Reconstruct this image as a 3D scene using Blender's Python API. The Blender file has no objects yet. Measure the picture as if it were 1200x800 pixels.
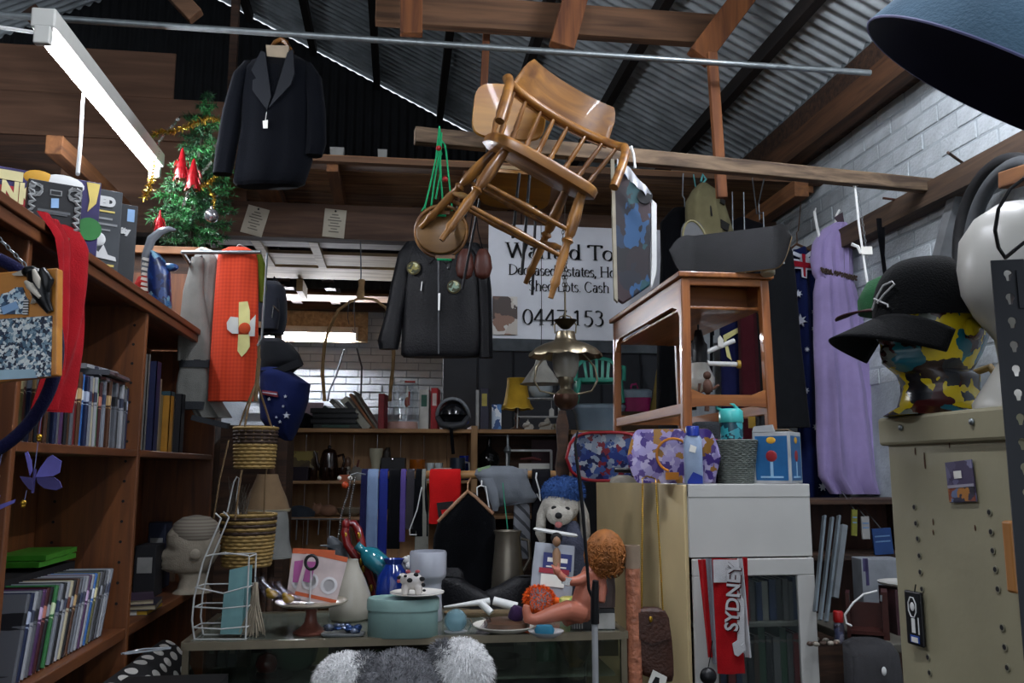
import bpy, math, random
from mathutils import Vector, Matrix, noise
C = bpy.context.scene.collection
sc = bpy.context.scene
R = math.radians
# ------------------------------------------------------------------ camera
PSI = R(7.5); TH = math.atan(.148); FP = 1000.0; EYE = (0.0, 0.0, 1.5)
cam_d = bpy.data.cameras.new('camera'); cam_d.sensor_width = 36; cam_d.lens = FP / 1200 * 36
cam_d.clip_start = .05; cam_d.clip_end = 200
cam = bpy.data.objects.new('camera', cam_d); C.objects.link(cam)
cam.location = EYE; cam.rotation_euler = (R(90) + TH, 0, -PSI)
sc.camera = cam
# ------------------------------------------------------------------ world, lights, exposure
wd = bpy.data.worlds.new('overcast_sky'); sc.world = wd; wd.use_nodes = True
bg = wd.node_tree.nodes['Background']; bg.inputs[0].default_value = (.84, .9, 1, 1); bg.inputs[1].default_value = .7
TUBE_E = 110.0; TUBE_BACK = 520.0; TUBE_R = 220.0; TUBE_FILL = 170.0
sc.view_settings.view_transform = 'Standard'; sc.view_settings.look = 'None'
sc.view_settings.exposure = .93; sc.view_settings.gamma = 1; sc.view_settings.use_curve_mapping = False
try:
    sc.cycles.use_denoising = True; sc.cycles.max_bounces = 6; sc.cycles.transparent_max_bounces = 12
    sc.cycles.diffuse_bounces = 4; sc.cycles.sample_clamp_indirect = 4.0; sc.cycles.caustics_reflective = False
    sc.cycles.caustics_refractive = False
except Exception: pass
# ------------------------------------------------------------------ camera geometry -> places in the room
_sp, _cp, _st, _ct = math.sin(PSI), math.cos(PSI), math.sin(TH), math.cos(TH)
def ray(px, py):
    a = (px - 600) / FP; b = (400 - py) / FP; h = _ct - b * _st
    return Vector((_cp * a + _sp * h, -_sp * a + _cp * h, _st + b * _ct))
def at(px, py, d): return Vector(EYE) + ray(px, py) * d
def on(ax, px, py, val):
    r = ray(px, py); t = (val - EYE[ax]) / r[ax]
    return Vector(EYE) + r * t, t / FP          # point, metres per pixel there
def onz(px, py, z): return on(2, px, py, z)
def ony(px, py, y): return on(1, px, py, y)
def onx(px, py, x): return on(0, px, py, x)
def atz(px, d, z):                              # point at distance d on column px, height z
    lo, hi = -400.0, 1400.0
    for _ in range(40):
        m = (lo + hi) / 2
        if at(px, m, d).z > z: lo = m
        else: hi = m
    return at(px, lo, d), d / FP
FACE = -PSI
# ------------------------------------------------------------------ materials
def lin(c):
    if isinstance(c, str):
        c = c.lstrip('#'); c = [int(c[i:i + 2], 16) / 255 for i in (0, 2, 4)]
        c = [x / 12.92 if x <= .04045 else ((x + .055) / 1.055) ** 2.4 for x in c]
    return (c[0], c[1], c[2], 1)
MC = {}
def _new(n):
    m = bpy.data.materials.new(n); m.use_nodes = True
    nt = m.node_tree; return m, nt, nt.nodes['Principled BSDF']
def mat(name, col, rough=.55, metal=0, var=.18, scale=14, bump=0, bscale=60, sheen=0, stretch=(1, 1, 1), coat=0, spec=.4):
    if name in MC: return MC[name]
    m, nt, b = _new(name); N = nt.nodes; L = nt.links; c = lin(col)
    b.inputs['Roughness'].default_value = rough; b.inputs['Metallic'].default_value = metal
    b.inputs['Specular IOR Level'].default_value = spec
    if sheen: b.inputs['Sheen Weight'].default_value = sheen
    if coat: b.inputs['Coat Weight'].default_value = coat; b.inputs['Coat Roughness'].default_value = .1
    tc = N.new('ShaderNodeTexCoord'); mp = N.new('ShaderNodeMapping'); mp.inputs['Scale'].default_value = stretch
    L.new(tc.outputs['Object'], mp.inputs[0])
    nz = N.new('ShaderNodeTexNoise'); nz.inputs['Scale'].default_value = scale; nz.inputs['Detail'].default_value = 4
    L.new(mp.outputs[0], nz.inputs['Vector'])
    rp = N.new('ShaderNodeValToRGB'); L.new(nz.outputs['Fac'], rp.inputs[0])
    rp.color_ramp.elements[0].position = .3; rp.color_ramp.elements[1].position = .72
    rp.color_ramp.elements[0].color = [x * (1 - var) for x in c[:3]] + [1]
    rp.color_ramp.elements[1].color = [min(1, x * (1 + var)) for x in c[:3]] + [1]
    L.new(rp.outputs[0], b.inputs['Base Color'])
    if bump:
        n2 = N.new('ShaderNodeTexNoise'); n2.inputs['Scale'].default_value = bscale; L.new(mp.outputs[0], n2.inputs['Vector'])
        bm = N.new('ShaderNodeBump'); bm.inputs['Strength'].default_value = bump; bm.inputs['Distance'].default_value = .01
        L.new(n2.outputs['Fac'], bm.inputs['Height']); L.new(bm.outputs[0], b.inputs['Normal'])
    MC[name] = m; return m
def wood(name, c1, c2, axis='Z', scale=5, rough=.5, bump=.15, coat=0):
    """grain drawn out along one object axis"""
    if name in MC: return MC[name]
    m, nt, b = _new(name); N = nt.nodes; L = nt.links
    b.inputs['Roughness'].default_value = rough
    if coat: b.inputs['Coat Weight'].default_value = coat
    tc = N.new('ShaderNodeTexCoord'); mp = N.new('ShaderNodeMapping')
    s = [9, 9, 9]; s['XYZ'.index(axis)] = .7; mp.inputs['Scale'].default_value = s
    L.new(tc.outputs['Object'], mp.inputs[0])
    nz = N.new('ShaderNodeTexNoise'); nz.inputs['Scale'].default_value = scale; nz.inputs['Detail'].default_value = 7
    nz.inputs['Distortion'].default_value = .6; L.new(mp.outputs[0], nz.inputs['Vector'])
    rp = N.new('ShaderNodeValToRGB'); L.new(nz.outputs['Fac'], rp.inputs[0])
    e = rp.color_ramp.elements; e[0].position = .32; e[1].position = .68; e[0].color = lin(c1); e[1].color = lin(c2)
    L.new(rp.outputs[0], b.inputs['Base Color'])
    bm = N.new('ShaderNodeBump'); bm.inputs['Strength'].default_value = bump; bm.inputs['Distance'].default_value = .004
    L.new(nz.outputs['Fac'], bm.inputs['Height']); L.new(bm.outputs[0], b.inputs['Normal'])
    MC[name] = m; return m
def patches(name, cols, scale=8, rough=.5, kind='voronoi', metal=0, rand=1, stretch=(1, 1, 1)):
    """a print of several colours in patches (pictures, paint daubs, floral cloth)"""
    if name in MC: return MC[name]
    m, nt, b = _new(name); N = nt.nodes; L = nt.links
    b.inputs['Roughness'].default_value = rough; b.inputs['Metallic'].default_value = metal
    tc = N.new('ShaderNodeTexCoord'); mp = N.new('ShaderNodeMapping'); mp.inputs['Scale'].default_value = stretch
    L.new(tc.outputs['Object'], mp.inputs[0])
    if kind == 'voronoi':
        t = N.new('ShaderNodeTexVoronoi'); t.inputs['Scale'].default_value = scale; t.inputs['Randomness'].default_value = rand
        q = N.new('ShaderNodeTexNoise'); q.inputs['Scale'].default_value = scale * 1.3; L.new(mp.outputs[0], q.inputs['Vector']); vm = N.new('ShaderNodeVectorMath'); vm.operation = 'MULTIPLY_ADD'; L.new(q.outputs['Color'], vm.inputs[0]); vm.inputs[1].default_value = [1.4 / scale] * 3; L.new(mp.outputs[0], vm.inputs[2]); L.new(vm.outputs[0], t.inputs['Vector']); sp = N.new('ShaderNodeSeparateColor'); L.new(t.outputs['Color'], sp.inputs[0]); out = sp.outputs[0]
        lo, hi = 0, 1
    else:
        t = N.new('ShaderNodeTexNoise'); t.inputs['Scale'].default_value = scale; t.inputs['Detail'].default_value = 3
        t.inputs['Distortion'].default_value = 1.2; L.new(mp.outputs[0], t.inputs['Vector']); out = t.outputs['Fac']; lo, hi = .3, .7
    rp = N.new('ShaderNodeValToRGB'); rp.color_ramp.interpolation = 'CONSTANT'; L.new(out, rp.inputs[0])
    e = rp.color_ramp.elements
    while len(e) < len(cols): e.new(.5)
    for i, c in enumerate(cols): e[i].position = lo + (hi - lo) * i / len(cols) if i else 0; e[i].color = lin(c)
    L.new(rp.outputs[0], b.inputs['Base Color']); MC[name] = m; return m
def bands(name, cols, scale, axis='Z', rough=.6, warp=0):
    """even stripes of two or more colours along an axis"""
    if name in MC: return MC[name]
    m, nt, b = _new(name); N = nt.nodes; L = nt.links; b.inputs['Roughness'].default_value = rough
    tc = N.new('ShaderNodeTexCoord'); w = N.new('ShaderNodeTexWave'); w.wave_type = 'BANDS'; w.wave_profile = 'SAW'
    w.bands_direction = axis; w.inputs['Scale'].default_value = scale; w.inputs['Distortion'].default_value = warp
    L.new(tc.outputs['Object'], w.inputs['Vector'])
    rp = N.new('ShaderNodeValToRGB'); rp.color_ramp.interpolation = 'CONSTANT'; L.new(w.outputs['Fac'], rp.inputs[0])
    e = rp.color_ramp.elements
    while len(e) < len(cols): e.new(.5)
    for i, c in enumerate(cols): e[i].position = i / len(cols); e[i].color = lin(c)
    L.new(rp.outputs[0], b.inputs['Base Color']); MC[name] = m; return m
def glass(name, col='#ffffff', rough=.05, ior=1.3, alpha=.25):
    """thin glass: part clear, part glossy, so that it stays cheap to light through"""
    if name in MC: return MC[name]
    m, nt, b = _new(name); N = nt.nodes; L = nt.links
    b.inputs['Base Color'].default_value = lin(col); b.inputs['Roughness'].default_value = rough; b.inputs['IOR'].default_value = ior
    tr = N.new('ShaderNodeBsdfTransparent'); tr.inputs[0].default_value = [.55 + .45 * x for x in lin(col)[:3]] + [1]
    gl = b
    if alpha < .2: gl = N.new('ShaderNodeBsdfGlossy'); gl.inputs['Roughness'].default_value = rough; gl.inputs[0].default_value = lin(col)
    mx = N.new('ShaderNodeMixShader'); mx.inputs[0].default_value = alpha
    L.new(tr.outputs[0], mx.inputs[1]); L.new(gl.outputs[0], mx.inputs[2]); L.new(mx.outputs[0], N['Material Output'].inputs[0])
    MC[name] = m; return m
def glow(name, col, e):
    if name in MC: return MC[name]
    m, nt, b = _new(name); b.inputs['Base Color'].default_value = (1, 1, 1, 1)
    b.inputs['Emission Color'].default_value = lin(col); b.inputs['Emission Strength'].default_value = e
    MC[name] = m; return m
def fab(name, col, **k):
    k.setdefault('spec', .12); k.setdefault('rough', .9); k.setdefault('bump', .25); k.setdefault('bscale', 300); k.setdefault('var', .14); k.setdefault('sheen', .04)
    return mat(name, col, **k)
# ------------------------------------------------------------------ mesh building
class MB:
    """collects shapes and links them as ONE mesh object. s scales, (ox, oy) let shapes be given in photo pixels at the object's own distance."""
    def __init__(s, u=1.0, ox=0, oy=0): s.v = []; s.f = []; s.m = []; s.sm = []; s.u = u; s.ox = ox; s.oy = oy
    def p(s, px, py, y=0): return (px - s.ox, y, s.oy - py)
    def add(s, vs, fs, mi=0, smooth=False, M=None):
        n = len(s.v)
        for q in vs:
            q = Vector(q)
            if M is not None: q = M @ q
            s.v.append(tuple(q * s.u))
        for f in fs: s.f.append([i + n for i in f]); s.m.append(mi); s.sm.append(smooth)
        return s
    def box(s, c, d, mi=0, M=None, taper=1.0):
        x, y, z = d[0] / 2, d[1] / 2, d[2] / 2; vs = []
        for sz, t in ((-1, 1), (1, taper)):
            for sx, sy in ((-1, -1), (1, -1), (1, 1), (-1, 1)): vs.append((c[0] + sx * x * t, c[1] + sy * y * t, c[2] + sz * z))
        return s.add(vs, [(3, 2, 1, 0), (4, 5, 6, 7), (0, 1, 5, 4), (1, 2, 6, 5), (2, 3, 7, 6), (3, 0, 4, 7)], mi, False, M)
    def bar(s, a, b, w, h, mi=0, up=(0, 0, 1)):
        """a straight bar from a to b: w across, h along up"""
        a = Vector(a); b = Vector(b); d = (b - a).normalized(); up = Vector(up)
        x = d.cross(up)
        if x.length < 1e-4: x = d.cross(Vector((0, 1, 0)))
        x.normalize(); z = x.cross(d); vs = []
        for q in (a, b):
            for i, j in ((-1, -1), (1, -1), (1, 1), (-1, 1)): vs.append(q + x * w / 2 * i + z * h / 2 * j)
        return s.add(vs, [(0, 1, 2, 3), (7, 6, 5, 4), (1, 0, 4, 5), (2, 1, 5, 6), (3, 2, 6, 7), (0, 3, 7, 4)], mi)
    def tube(s, pts, r, n=8, mi=0, caps=True, closed=False, flat=1.0):
        pts = [Vector(q) for q in pts]; k = len(pts)
        rs = r if isinstance(r, (list, tuple)) else [r] * k
        vs = []; fs = []; px = None
        for i in range(k):
            if closed: d = pts[(i + 1) % k] - pts[i - 1]
            else: d = pts[min(i + 1, k - 1)] - pts[max(i - 1, 0)]
            d = d.normalized() if d.length > 1e-9 else Vector((0, 0, 1))
            if px is None:
                px = d.cross(Vector((0, 0, 1)))
                if px.length < .15: px = d.cross(Vector((0, 1, 0)))
            px = (px - d * px.dot(d)).normalized(); pz = d.cross(px)
            for j in range(n):
                t = 2 * math.pi * j / n; vs.append(pts[i] + px * math.cos(t) * rs[i] + pz * math.sin(t) * rs[i] * flat)
        for i in range(k if closed else k - 1):
            for j in range(n):
                a, b = i * n, ((i + 1) % k) * n; fs.append((a + j, b + j, b + (j + 1) % n, a + (j + 1) % n))
        s.add(vs, [f[::-1] for f in fs], mi, True)
        if caps and not closed:
            m = len(s.v) - len(vs)
            s.f.append([m + j for j in range(n)]); s.m.append(mi); s.sm.append(False)
            s.f.append([m + (k - 1) * n + j for j in range(n - 1, -1, -1)]); s.m.append(mi); s.sm.append(False)
        return s
    def lathe(s, prof, c=(0, 0, 0), n=20, mi=0, M=None, smooth=True):
        """prof: (radius, height) from bottom to top, turned about the vertical through c"""
        vs = []; fs = []; k = len(prof)
        for r, z in prof:
            for j in range(n): t = 2 * math.pi * j / n; vs.append((c[0] + r * math.cos(t), c[1] + r * math.sin(t), c[2] + z))
        for i in range(k - 1):
            for j in range(n): a, b = i * n, (i + 1) * n; fs.append((a + j, a + (j + 1) % n, b + (j + 1) % n, b + j))
        if prof[0][0] > 1e-6: fs.append([j for j in range(n - 1, -1, -1)])
        if prof[-1][0] > 1e-6: fs.append([(k - 1) * n + j for j in range(n)])
        return s.add(vs, fs, mi, smooth, M)
    def ball(s, c, r, n=14, m=9, mi=0, M=None):
        if not isinstance(r, (list, tuple)): r = (r, r, r)
        vs = []; fs = []
        for i in range(m + 1):
            ph = -math.pi / 2 + math.pi * i / m; cr = max(math.cos(ph), 1e-4)
            for j in range(n): t = 2 * math.pi * j / n; vs.append((c[0] + r[0] * cr * math.cos(t), c[1] + r[1] * cr * math.sin(t), c[2] + r[2] * math.sin(ph)))
        for i in range(m):
            for j in range(n): a, b = i * n, (i + 1) * n; fs.append((a + j, a + (j + 1) % n, b + (j + 1) % n, b + j))
        return s.add(vs, fs, mi, True, M)
    def loft(s, rows, n=20, e=2.0, mi=0, fold=0, k=7, seed=0, M=None, smooth=True, caps=True):
        """rows: (z, xc, hw, yc, hd) rings of a superellipse from bottom to top; fold adds vertical drape"""
        vs = []; fs = []; kk = len(rows); rnd = random.Random(seed); ph = [rnd.uniform(0, 6.3) for _ in range(4)]
        for i, (z, xc, hw, yc, hd) in enumerate(rows):
            v = i / max(kk - 1, 1)
            for j in range(n):
                t = 2 * math.pi * j / n; ct, st = math.cos(t), math.sin(t)
                q = (abs(ct) ** (2 / e)) * (1 if ct > 0 else -1); w = (abs(st) ** (2 / e)) * (1 if st > 0 else -1)
                fd = fold * (math.sin(k * ct * 2 + ph[0] + v * 1.3) * .6 + math.sin(k * ct * 3.7 + ph[1] - v * 2) * .4) * (1.15 - v) if fold else 0
                vs.append((xc + hw * q, yc + hd * w + fd * (1 if st < 0 else .5), z))
        for i in range(kk - 1):
            for j in range(n): a, b = i * n, (i + 1) * n; fs.append((a + j, a + (j + 1) % n, b + (j + 1) % n, b + j))
        if caps: fs.append([j for j in range(n - 1, -1, -1)]); fs.append([(kk - 1) * n + j for j in range(n)])
        return s.add(vs, fs, mi, smooth, M)
    def rpx(s, rows, dep, yc=0, sub=3):
        """(py, x left, x right[, depth factor]) silhouette rows, top to bottom -> loft rows, smoothed between"""
        rr = [(r + (1,))[:4] for r in rows]; out = []
        for i in range(len(rr) - 1):
            for q in range(sub):
                t = q / sub; t2 = t
                out.append([rr[i][c] * (1 - t2) + rr[i + 1][c] * t2 for c in range(4)])
        out.append(list(rr[-1])); o2 = []
        for py, xl, xr, df in reversed(out): o2.append((s.oy - py, (xl + xr) / 2 - s.ox, max(abs(xr - xl) / 2, .05), yc, dep * df))
        return o2
    def prism(s, poly, y0, y1, mi=0, M=None, smooth=False):
        """a flat outline in the x-z plane given real thickness from y0 (front) to y1 (back)"""
        n = len(poly); a = sum(poly[i][0] * poly[(i + 1) % n][1] - poly[(i + 1) % n][0] * poly[i][1] for i in range(n))
        if a < 0: poly = poly[::-1]
        vs = [(x, y0, z) for x, z in poly] + [(x, y1, z) for x, z in poly]
        fs = [list(range(n)), [n + i for i in range(n - 1, -1, -1)]] + [(i, i + n, (i + 1) % n + n, (i + 1) % n) for i in range(n)]
        return s.add(vs, fs, mi, smooth, M)
    def ppx(s, poly, y0, y1, mi=0): return s.prism([(x - s.ox, s.oy - y) for x, y in poly], y0, y1, mi)
    def sheet(s, fn, nu, nv, mi=0, th=0):
        """a surface fn(u,v); th gives it a second skin that far along y"""
        vs = [fn(i / nu, j / nv) for j in range(nv + 1) for i in range(nu + 1)]; w = nu + 1
        fs = [(j * w + i, j * w + i + 1, (j + 1) * w + i + 1, (j + 1) * w + i) for j in range(nv) for i in range(nu)]
        s.add(vs, fs, mi, True)
        if th:
            s.add([(a, b + th, c) for a, b, c in vs], [f[::-1] for f in fs], mi, True)
            n = len(s.v) - 2 * len(vs); m = n + len(vs)
            edge = [i for i in range(w)] + [j * w + nu for j in range(1, nv + 1)] + [nv * w + i for i in range(nu - 1, -1, -1)] + [j * w for j in range(nv - 1, 0, -1)]
            for q in range(len(edge)):
                a, b = edge[q], edge[(q + 1) % len(edge)]; s.f.append((n + b, n + a, m + a, m + b)); s.m.append(mi); s.sm.append(False)
        return s
    def build(s, name, mats, parent=None, loc=None, rz=None, bevel=0, remesh=0, sub=0, smooth=None):
        me = bpy.data.meshes.new(name); me.from_pydata(s.v, [], s.f)
        for m in (mats if isinstance(mats, (list, tuple)) else [mats]): me.materials.append(m)
        me.polygons.foreach_set('material_index', s.m); me.polygons.foreach_set('use_smooth', s.sm if smooth is None else [smooth] * len(s.f))
        if any(s.sm) and smooth is None: me.set_sharp_from_angle(angle=R(48))
        o = bpy.data.objects.new(name, me); C.objects.link(o)
        if parent is not None: o.parent = parent
        if loc is not None: o.location = loc
        if rz is not None: o.rotation_euler = (0, 0, rz) if not isinstance(rz, (tuple, list)) else rz
        if remesh:
            md = o.modifiers.new('merge', 'REMESH'); md.mode = 'VOXEL'; md.voxel_size = remesh; md.use_smooth_shade = True
            sm = o.modifiers.new('smooth', 'SMOOTH'); sm.iterations = 4
        if bevel:
            md = o.modifiers.new('bevel', 'BEVEL'); md.width = bevel; md.segments = 2; md.limit_method = 'ANGLE'; md.angle_limit = R(40)
        if sub:
            md = o.modifiers.new('sub', 'SUBSURF'); md.levels = sub; md.render_levels = sub
        return o
def tag(o, label, cat, group=None):
    o['label'] = label; o['category'] = cat
    if group: o['group'] = group
    return o
def thing(name, label, cat, loc, rz=FACE, group=None):
    o = bpy.data.objects.new(name, None); C.objects.link(o); o.empty_display_size = .05
    o.location = loc; o.rotation_euler = rz if isinstance(rz, (tuple, list)) else (0, 0, rz)
    return tag(o, label, cat, group)
def struct(o): o['kind'] = 'structure'; return o
def stuff(o): o['kind'] = 'stuff'; return o
def dup(root, loc=None, rz=None, label=None, group=None):
    r = root.copy(); C.objects.link(r)
    if loc is not None: r.location = loc
    if rz is not None: r.rotation_euler = rz if isinstance(rz, (tuple, list)) else (0, 0, rz)
    if label: r['label'] = label
    if group: r['group'] = group
    for ch in list(root.children):
        c = ch.copy(); C.objects.link(c); c.parent = r
        for g in list(ch.children):
            d = g.copy(); C.objects.link(d); d.parent = c
    return r
def text(body, size, m, parent, loc, rot=(R(90), 0, 0), name='lettering', bold=0, sx=1, align='LEFT'):
    cu = bpy.data.curves.new(name, 'FONT'); cu.body = body; cu.size = size; cu.offset = bold; cu.extrude = .0004; cu.align_x = align
    cu.resolution_u = 3; cu.materials.append(m); f = bpy.data.objects.new(name, cu)
    me = bpy.data.meshes.new_from_object(f); bpy.data.objects.remove(f); bpy.data.curves.remove(cu); me.name = name
    o = bpy.data.objects.new(name, me); C.objects.link(o); o.parent = parent; o.location = loc
    o.rotation_euler = rot; o.scale = (sx, 1, 1); return stuff(o)
def fur(mb, pts, ln, w, mi=0, seed=1, droop=.3, jit=.5):
    """thin tapering hairs standing on given (point, normal) pairs"""
    rd = random.Random(seed)
    for q, n in pts:
        n = Vector(n); t = Vector((rd.uniform(-1, 1), rd.uniform(-1, 1), rd.uniform(-1, 1)))
        d = (n + t * jit).normalized(); sd = d.cross(t)
        if sd.length < 1e-4: continue
        sd.normalize(); l = ln * rd.uniform(.6, 1.2); q = Vector(q); m1 = q + d * l * .55; e = q + d * l + Vector((0, 0, -droop * l))
        mb.add([q - sd * w, q + sd * w, m1 + sd * w * .7, m1 - sd * w * .7, e], [(0, 1, 2, 3), (3, 2, 4)], mi, True)
def ball_pts(c, r, n, seed=0, keep=None):
    rd = random.Random(seed); out = []
    if not isinstance(r, (list, tuple)): r = (r, r, r)
    while len(out) < n:
        d = Vector((rd.gauss(0, 1), rd.gauss(0, 1), rd.gauss(0, 1))).normalized()
        if keep and not keep(d): continue
        out.append((Vector((c[0] + d.x * r[0], c[1] + d.y * r[1], c[2] + d.z * r[2])), Vector((d.x / r[0], d.y / r[1], d.z / r[2])).normalized()))
    return out
# ------------------------------------------------------------------ shared materials
STEEL = mat('galvanised_steel', '#8d9496', .4, .85, .15, 30); CHROME = mat('chrome', '#c8c8c4', .22, 1, .05)
BLACKP = mat('black_plastic', '#101114', .4, 0, .2); BLACKF = fab('black_cloth', '#0a0b0e', spec=.04); CHARF = fab('charcoal_cloth', '#24262b')
WHITEP = mat('white_plastic', '#d8dad8', .4, 0, .06); WHITEC = mat('white_ceramic', '#d5d2c8', .2, 0, .05, coat=.4); PAPER = mat('white_card', '#d9d8d0', .8, 0, .06)
GOLD = mat('gold_metal', '#a8842e', .3, .9, .15); BRASS = mat('aged_brass', '#6a5c44', .32, .9, .25); INK = mat('black_ink', '#101012', .8, 0, .02)
ROUGHT = wood('rough_sawn_timber', '#3a2c20', '#7a6650', 'X', 4, .85, .5); DARKT = wood('dark_timber', '#24170f', '#4a3120', 'X', 4, .8, .4)
OAK = wood('oiled_brown_shelf', '#4a2814', '#6e4020', 'Y', 4, .5); OAKZ = wood('oiled_brown_upright', '#4d2a14', '#74431f', 'Z', 4, .5)
PINE = wood('pale_pine', '#8d7048', '#b0905f', 'X', 4, .6); CLEAR = glass('clear_plastic', '#e8eef0', .08, 1.4, .22)
WHITEF = fab('white_cloth', '#c9cac8'); GREYF = fab('heather_grey_cloth', '#7d8084'); NAVYF = fab('navy_cloth', '#101a44')
LEATHER = mat('black_leather', '#0c0d11', .5, 0, .2, 20, .3, 120, spec=.25); BROWNL = mat('brown_leather', '#3c2218', .45, 0, .2, 20, .3, 120)
# ================================================================== the shed
def zat(px, py, Y): return ony(px, py, Y)[0].z
def xat(px, py, Y): return ony(px, py, Y)[0].x
CONC = mat('stained_concrete', '#4a4642', .85, 0, .3, 3, .3, 40)
struct(MB().box((0, 2, -.1), (9, 15, .2)).build('floor', CONC))
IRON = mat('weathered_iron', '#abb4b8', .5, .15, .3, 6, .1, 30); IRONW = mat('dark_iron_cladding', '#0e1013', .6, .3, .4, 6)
FASC = mat('grey_fascia_board', '#6d777b', .7, 0, .1, 6); RAFT = wood('brown_rafter', '#46301f', '#6f4f36', 'X', 3, .8, .4)
RAFTZ = wood('brown_post', '#522c15', '#855027', 'Z', 3, .8, .4); RAFTY = wood('brown_joist', '#56341c', '#835630', 'Y', 3, .8, .4); PURL = wood('black_purlin', '#0f0c0b', '#241a15', 'Y', 3, .85, .3)
PLY = wood('stained_plywood', '#583e2d', '#735440', 'X', 2, .8, .2); BOARD = wood('loft_floorboard', '#5f4128', '#97704a', 'X', 3, .8, .3); PALE = wood('pale_batten', '#8f7c60', '#c3ae8a', 'X', 3, .8, .3)
WBR = mat('painted_brick', '#b4bcc0', .75, 0, .12, 12, .5, 70); WJT = mat('painted_mortar', '#9fa8ad', .85, 0, .15, 12, .3, 70)
# painted brick walls: every brick that shows is a piece of its own, proud of the joint
def brick_wall(name, core_c, core_d, along, face, a0, a1, z0, z1, ln, ht, sign, m, jm):
    w = struct(MB().box(core_c, core_d).build(name, jm))
    g = .010; mb = MB(); s = (ln - g, .03, ht - g) if along == 'x' else (.03, ln - g, ht - g)
    mb.box((0, 0, 0), s); first = None; k = 0; z = z0; rd = random.Random(4)
    while z < z1:
        a = a0 + (ln / 2 if k % 2 else 0)
        while a < a1:
            if first is None: o = first = mb.build('brick', m, w, bevel=.004)
            else: o = first.copy(); C.objects.link(o)
            j = rd.uniform(-.003, .003)
            o.location = (a, face + sign * .012 + j, z) if along == 'x' else (face + sign * .012 + j, a, z)
            a += ln
        z += ht; k += 1
    return w
wr_ = brick_wall('wall_right', (2.46, 3, 1.75), (.2, 13, 3.5), 'y', 2.36, 1.9, 5.3, 1.95, 3.32, .24, .086, 1, WBR, WJT)
WBK = mat('white_painted_brick', '#ced5da', .75, 0, .08, 12, .5, 70)
WJB = mat('white_joint', '#aab3bb', .85, 0, .1, 12, .3, 70)
brick_wall('wall_back', (0, 8.6, 1.8), (9, .2, 3.6), 'x', 8.49, -1.35, .75, 2.05, 3.35, .235, .074, 1, WBK, WJB)
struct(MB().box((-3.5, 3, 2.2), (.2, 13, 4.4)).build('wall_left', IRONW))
# corrugated iron roof, ridge to the left, its eave on the right wall
def roof_z(x): return 4.75 - .5 * x
ceil = bpy.data.objects.new('ceiling', None); C.objects.link(ceil); struct(ceil)
def iron_sheet(width, n, fn):
    mb = MB(); w = n * 6
    mb.sheet(lambda u, v: fn(u * width, v, (.013) * math.sin(u * n * 2 * math.pi)), w, 2)
    return mb
sh = iron_sheet(.8382, 11, lambda a, v, h: (2.72 - v * 4.75, a, roof_z(2.72 - v * 4.75) + h)).build('roof_sheet', IRON, ceil)
sl = iron_sheet(.8382, 11, lambda a, v, h: (-2.0 - v * 2, a, roof_z(-2.0) - .5 * 2 * v + h)).build('roof_sheet', IRON, ceil)
for i in range(13):
    for o in ((sh, sl) if i == 0 else (sh.copy(), sl.copy())):
        if i: C.objects.link(o)
        o.location = (0, -2.74 + i * .762, .004 * (i % 2))
for x in (2.5, 1.93, 1.38, .84, .3, -.25, -.8, -1.35): MB().box((x, 2.3, roof_z(x) - .065), (.055, 9.7, .085)).build('purlin', PURL, ceil)
# timbers of the roof: tie beam, struts, posts, wall plate (each read off at its own depth)
def bx(par, name, px0, px1, pt, pb, Y, th, m, ref=None):
    ref = ref if ref is not None else px0
    x0, x1 = xat(px0, (pt + pb) / 2, Y), xat(px1, (pt + pb) / 2, Y); z1, z0 = zat(ref, pt, Y), zat(ref, pb, Y)
    return MB().box(((x0 + x1) / 2, Y + th / 2, (z0 + z1) / 2), (abs(x1 - x0), th, z1 - z0)).build(name, m, par, bevel=.004)
def by(par, name, px, py, Y0, Y1, w, h, m):
    """a timber along the shed whose near end's lower middle sits on this pixel at depth Y0"""
    q = ony(px, py, Y0)[0]
    return MB().box((q.x, (Y0 + Y1) / 2, q.z + h / 2), (w, Y1 - Y0, h)).build(name, m, par, bevel=.004)
bx(ceil, 'tie_beam', 440, 842, -8, 28, 3.75, .06, RAFT, 500)
def pl(par, name, a, b, Y, w, th, m):
    """a straight timber in the plane Y between two pixels"""
    return MB().bar(ony(*a, Y)[0], ony(*b, Y)[0], th, w, 0, Vector((ony(*b, Y)[0] - ony(*a, Y)[0])).cross(Vector((0, 1, 0)))).build(name, m, par, bevel=.004)
pl(ceil, 'strut', (905, -48), (818, 68), 3.6, .11, .07, RAFTZ)
pl(ceil, 'post', (482, -30), (482, 41), 3.62, .10, .05, RAFTZ); pl(ceil, 'post', (690, -60), (658, 56), 3.62, .115, .06, RAFTZ)
pl(ceil, 'hanger_post', (834, 62), (846, 232), 3.42, .045, .03, RAFTZ); pl(ceil, 'hanger_post', (570, 40), (567, 104), 3.9, .035, .03, RAFTZ)
pl(ceil, 'hanger_post', (198, -14), (230, 20), 3.5, .07, .05, RAFT); pl(ceil, 'hanger_post', (277, -10), (270, 140), 4.8, .045, .04, DARKT)
pl(ceil, 'strut', (35, 12), (125, 120), 4.6, .09, .05, DARKT)
MB().box((2.42, 3, 3.42), (.3, 13, .30)).build('wall_plate', DARKT, ceil); MB().box((2.22, 3, 3.30), (.09, 13, .14)).build('wall_plate', wood('brown_plate', '#35200f', '#5a3a22', 'Y', 3, .8, .4), ceil)
MB().box((2.30, 3, 3.585), (.02, 13, .20)).build('fascia', FASC, ceil)
MB().box((2.30, 3.4, 2.68), (.09, 4.6, .10)).build('wall_rail', wood('grey_wall_rail', '#2c211a', '#4d3b2c', 'Y', 4, .8, .4), wr_)
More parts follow.
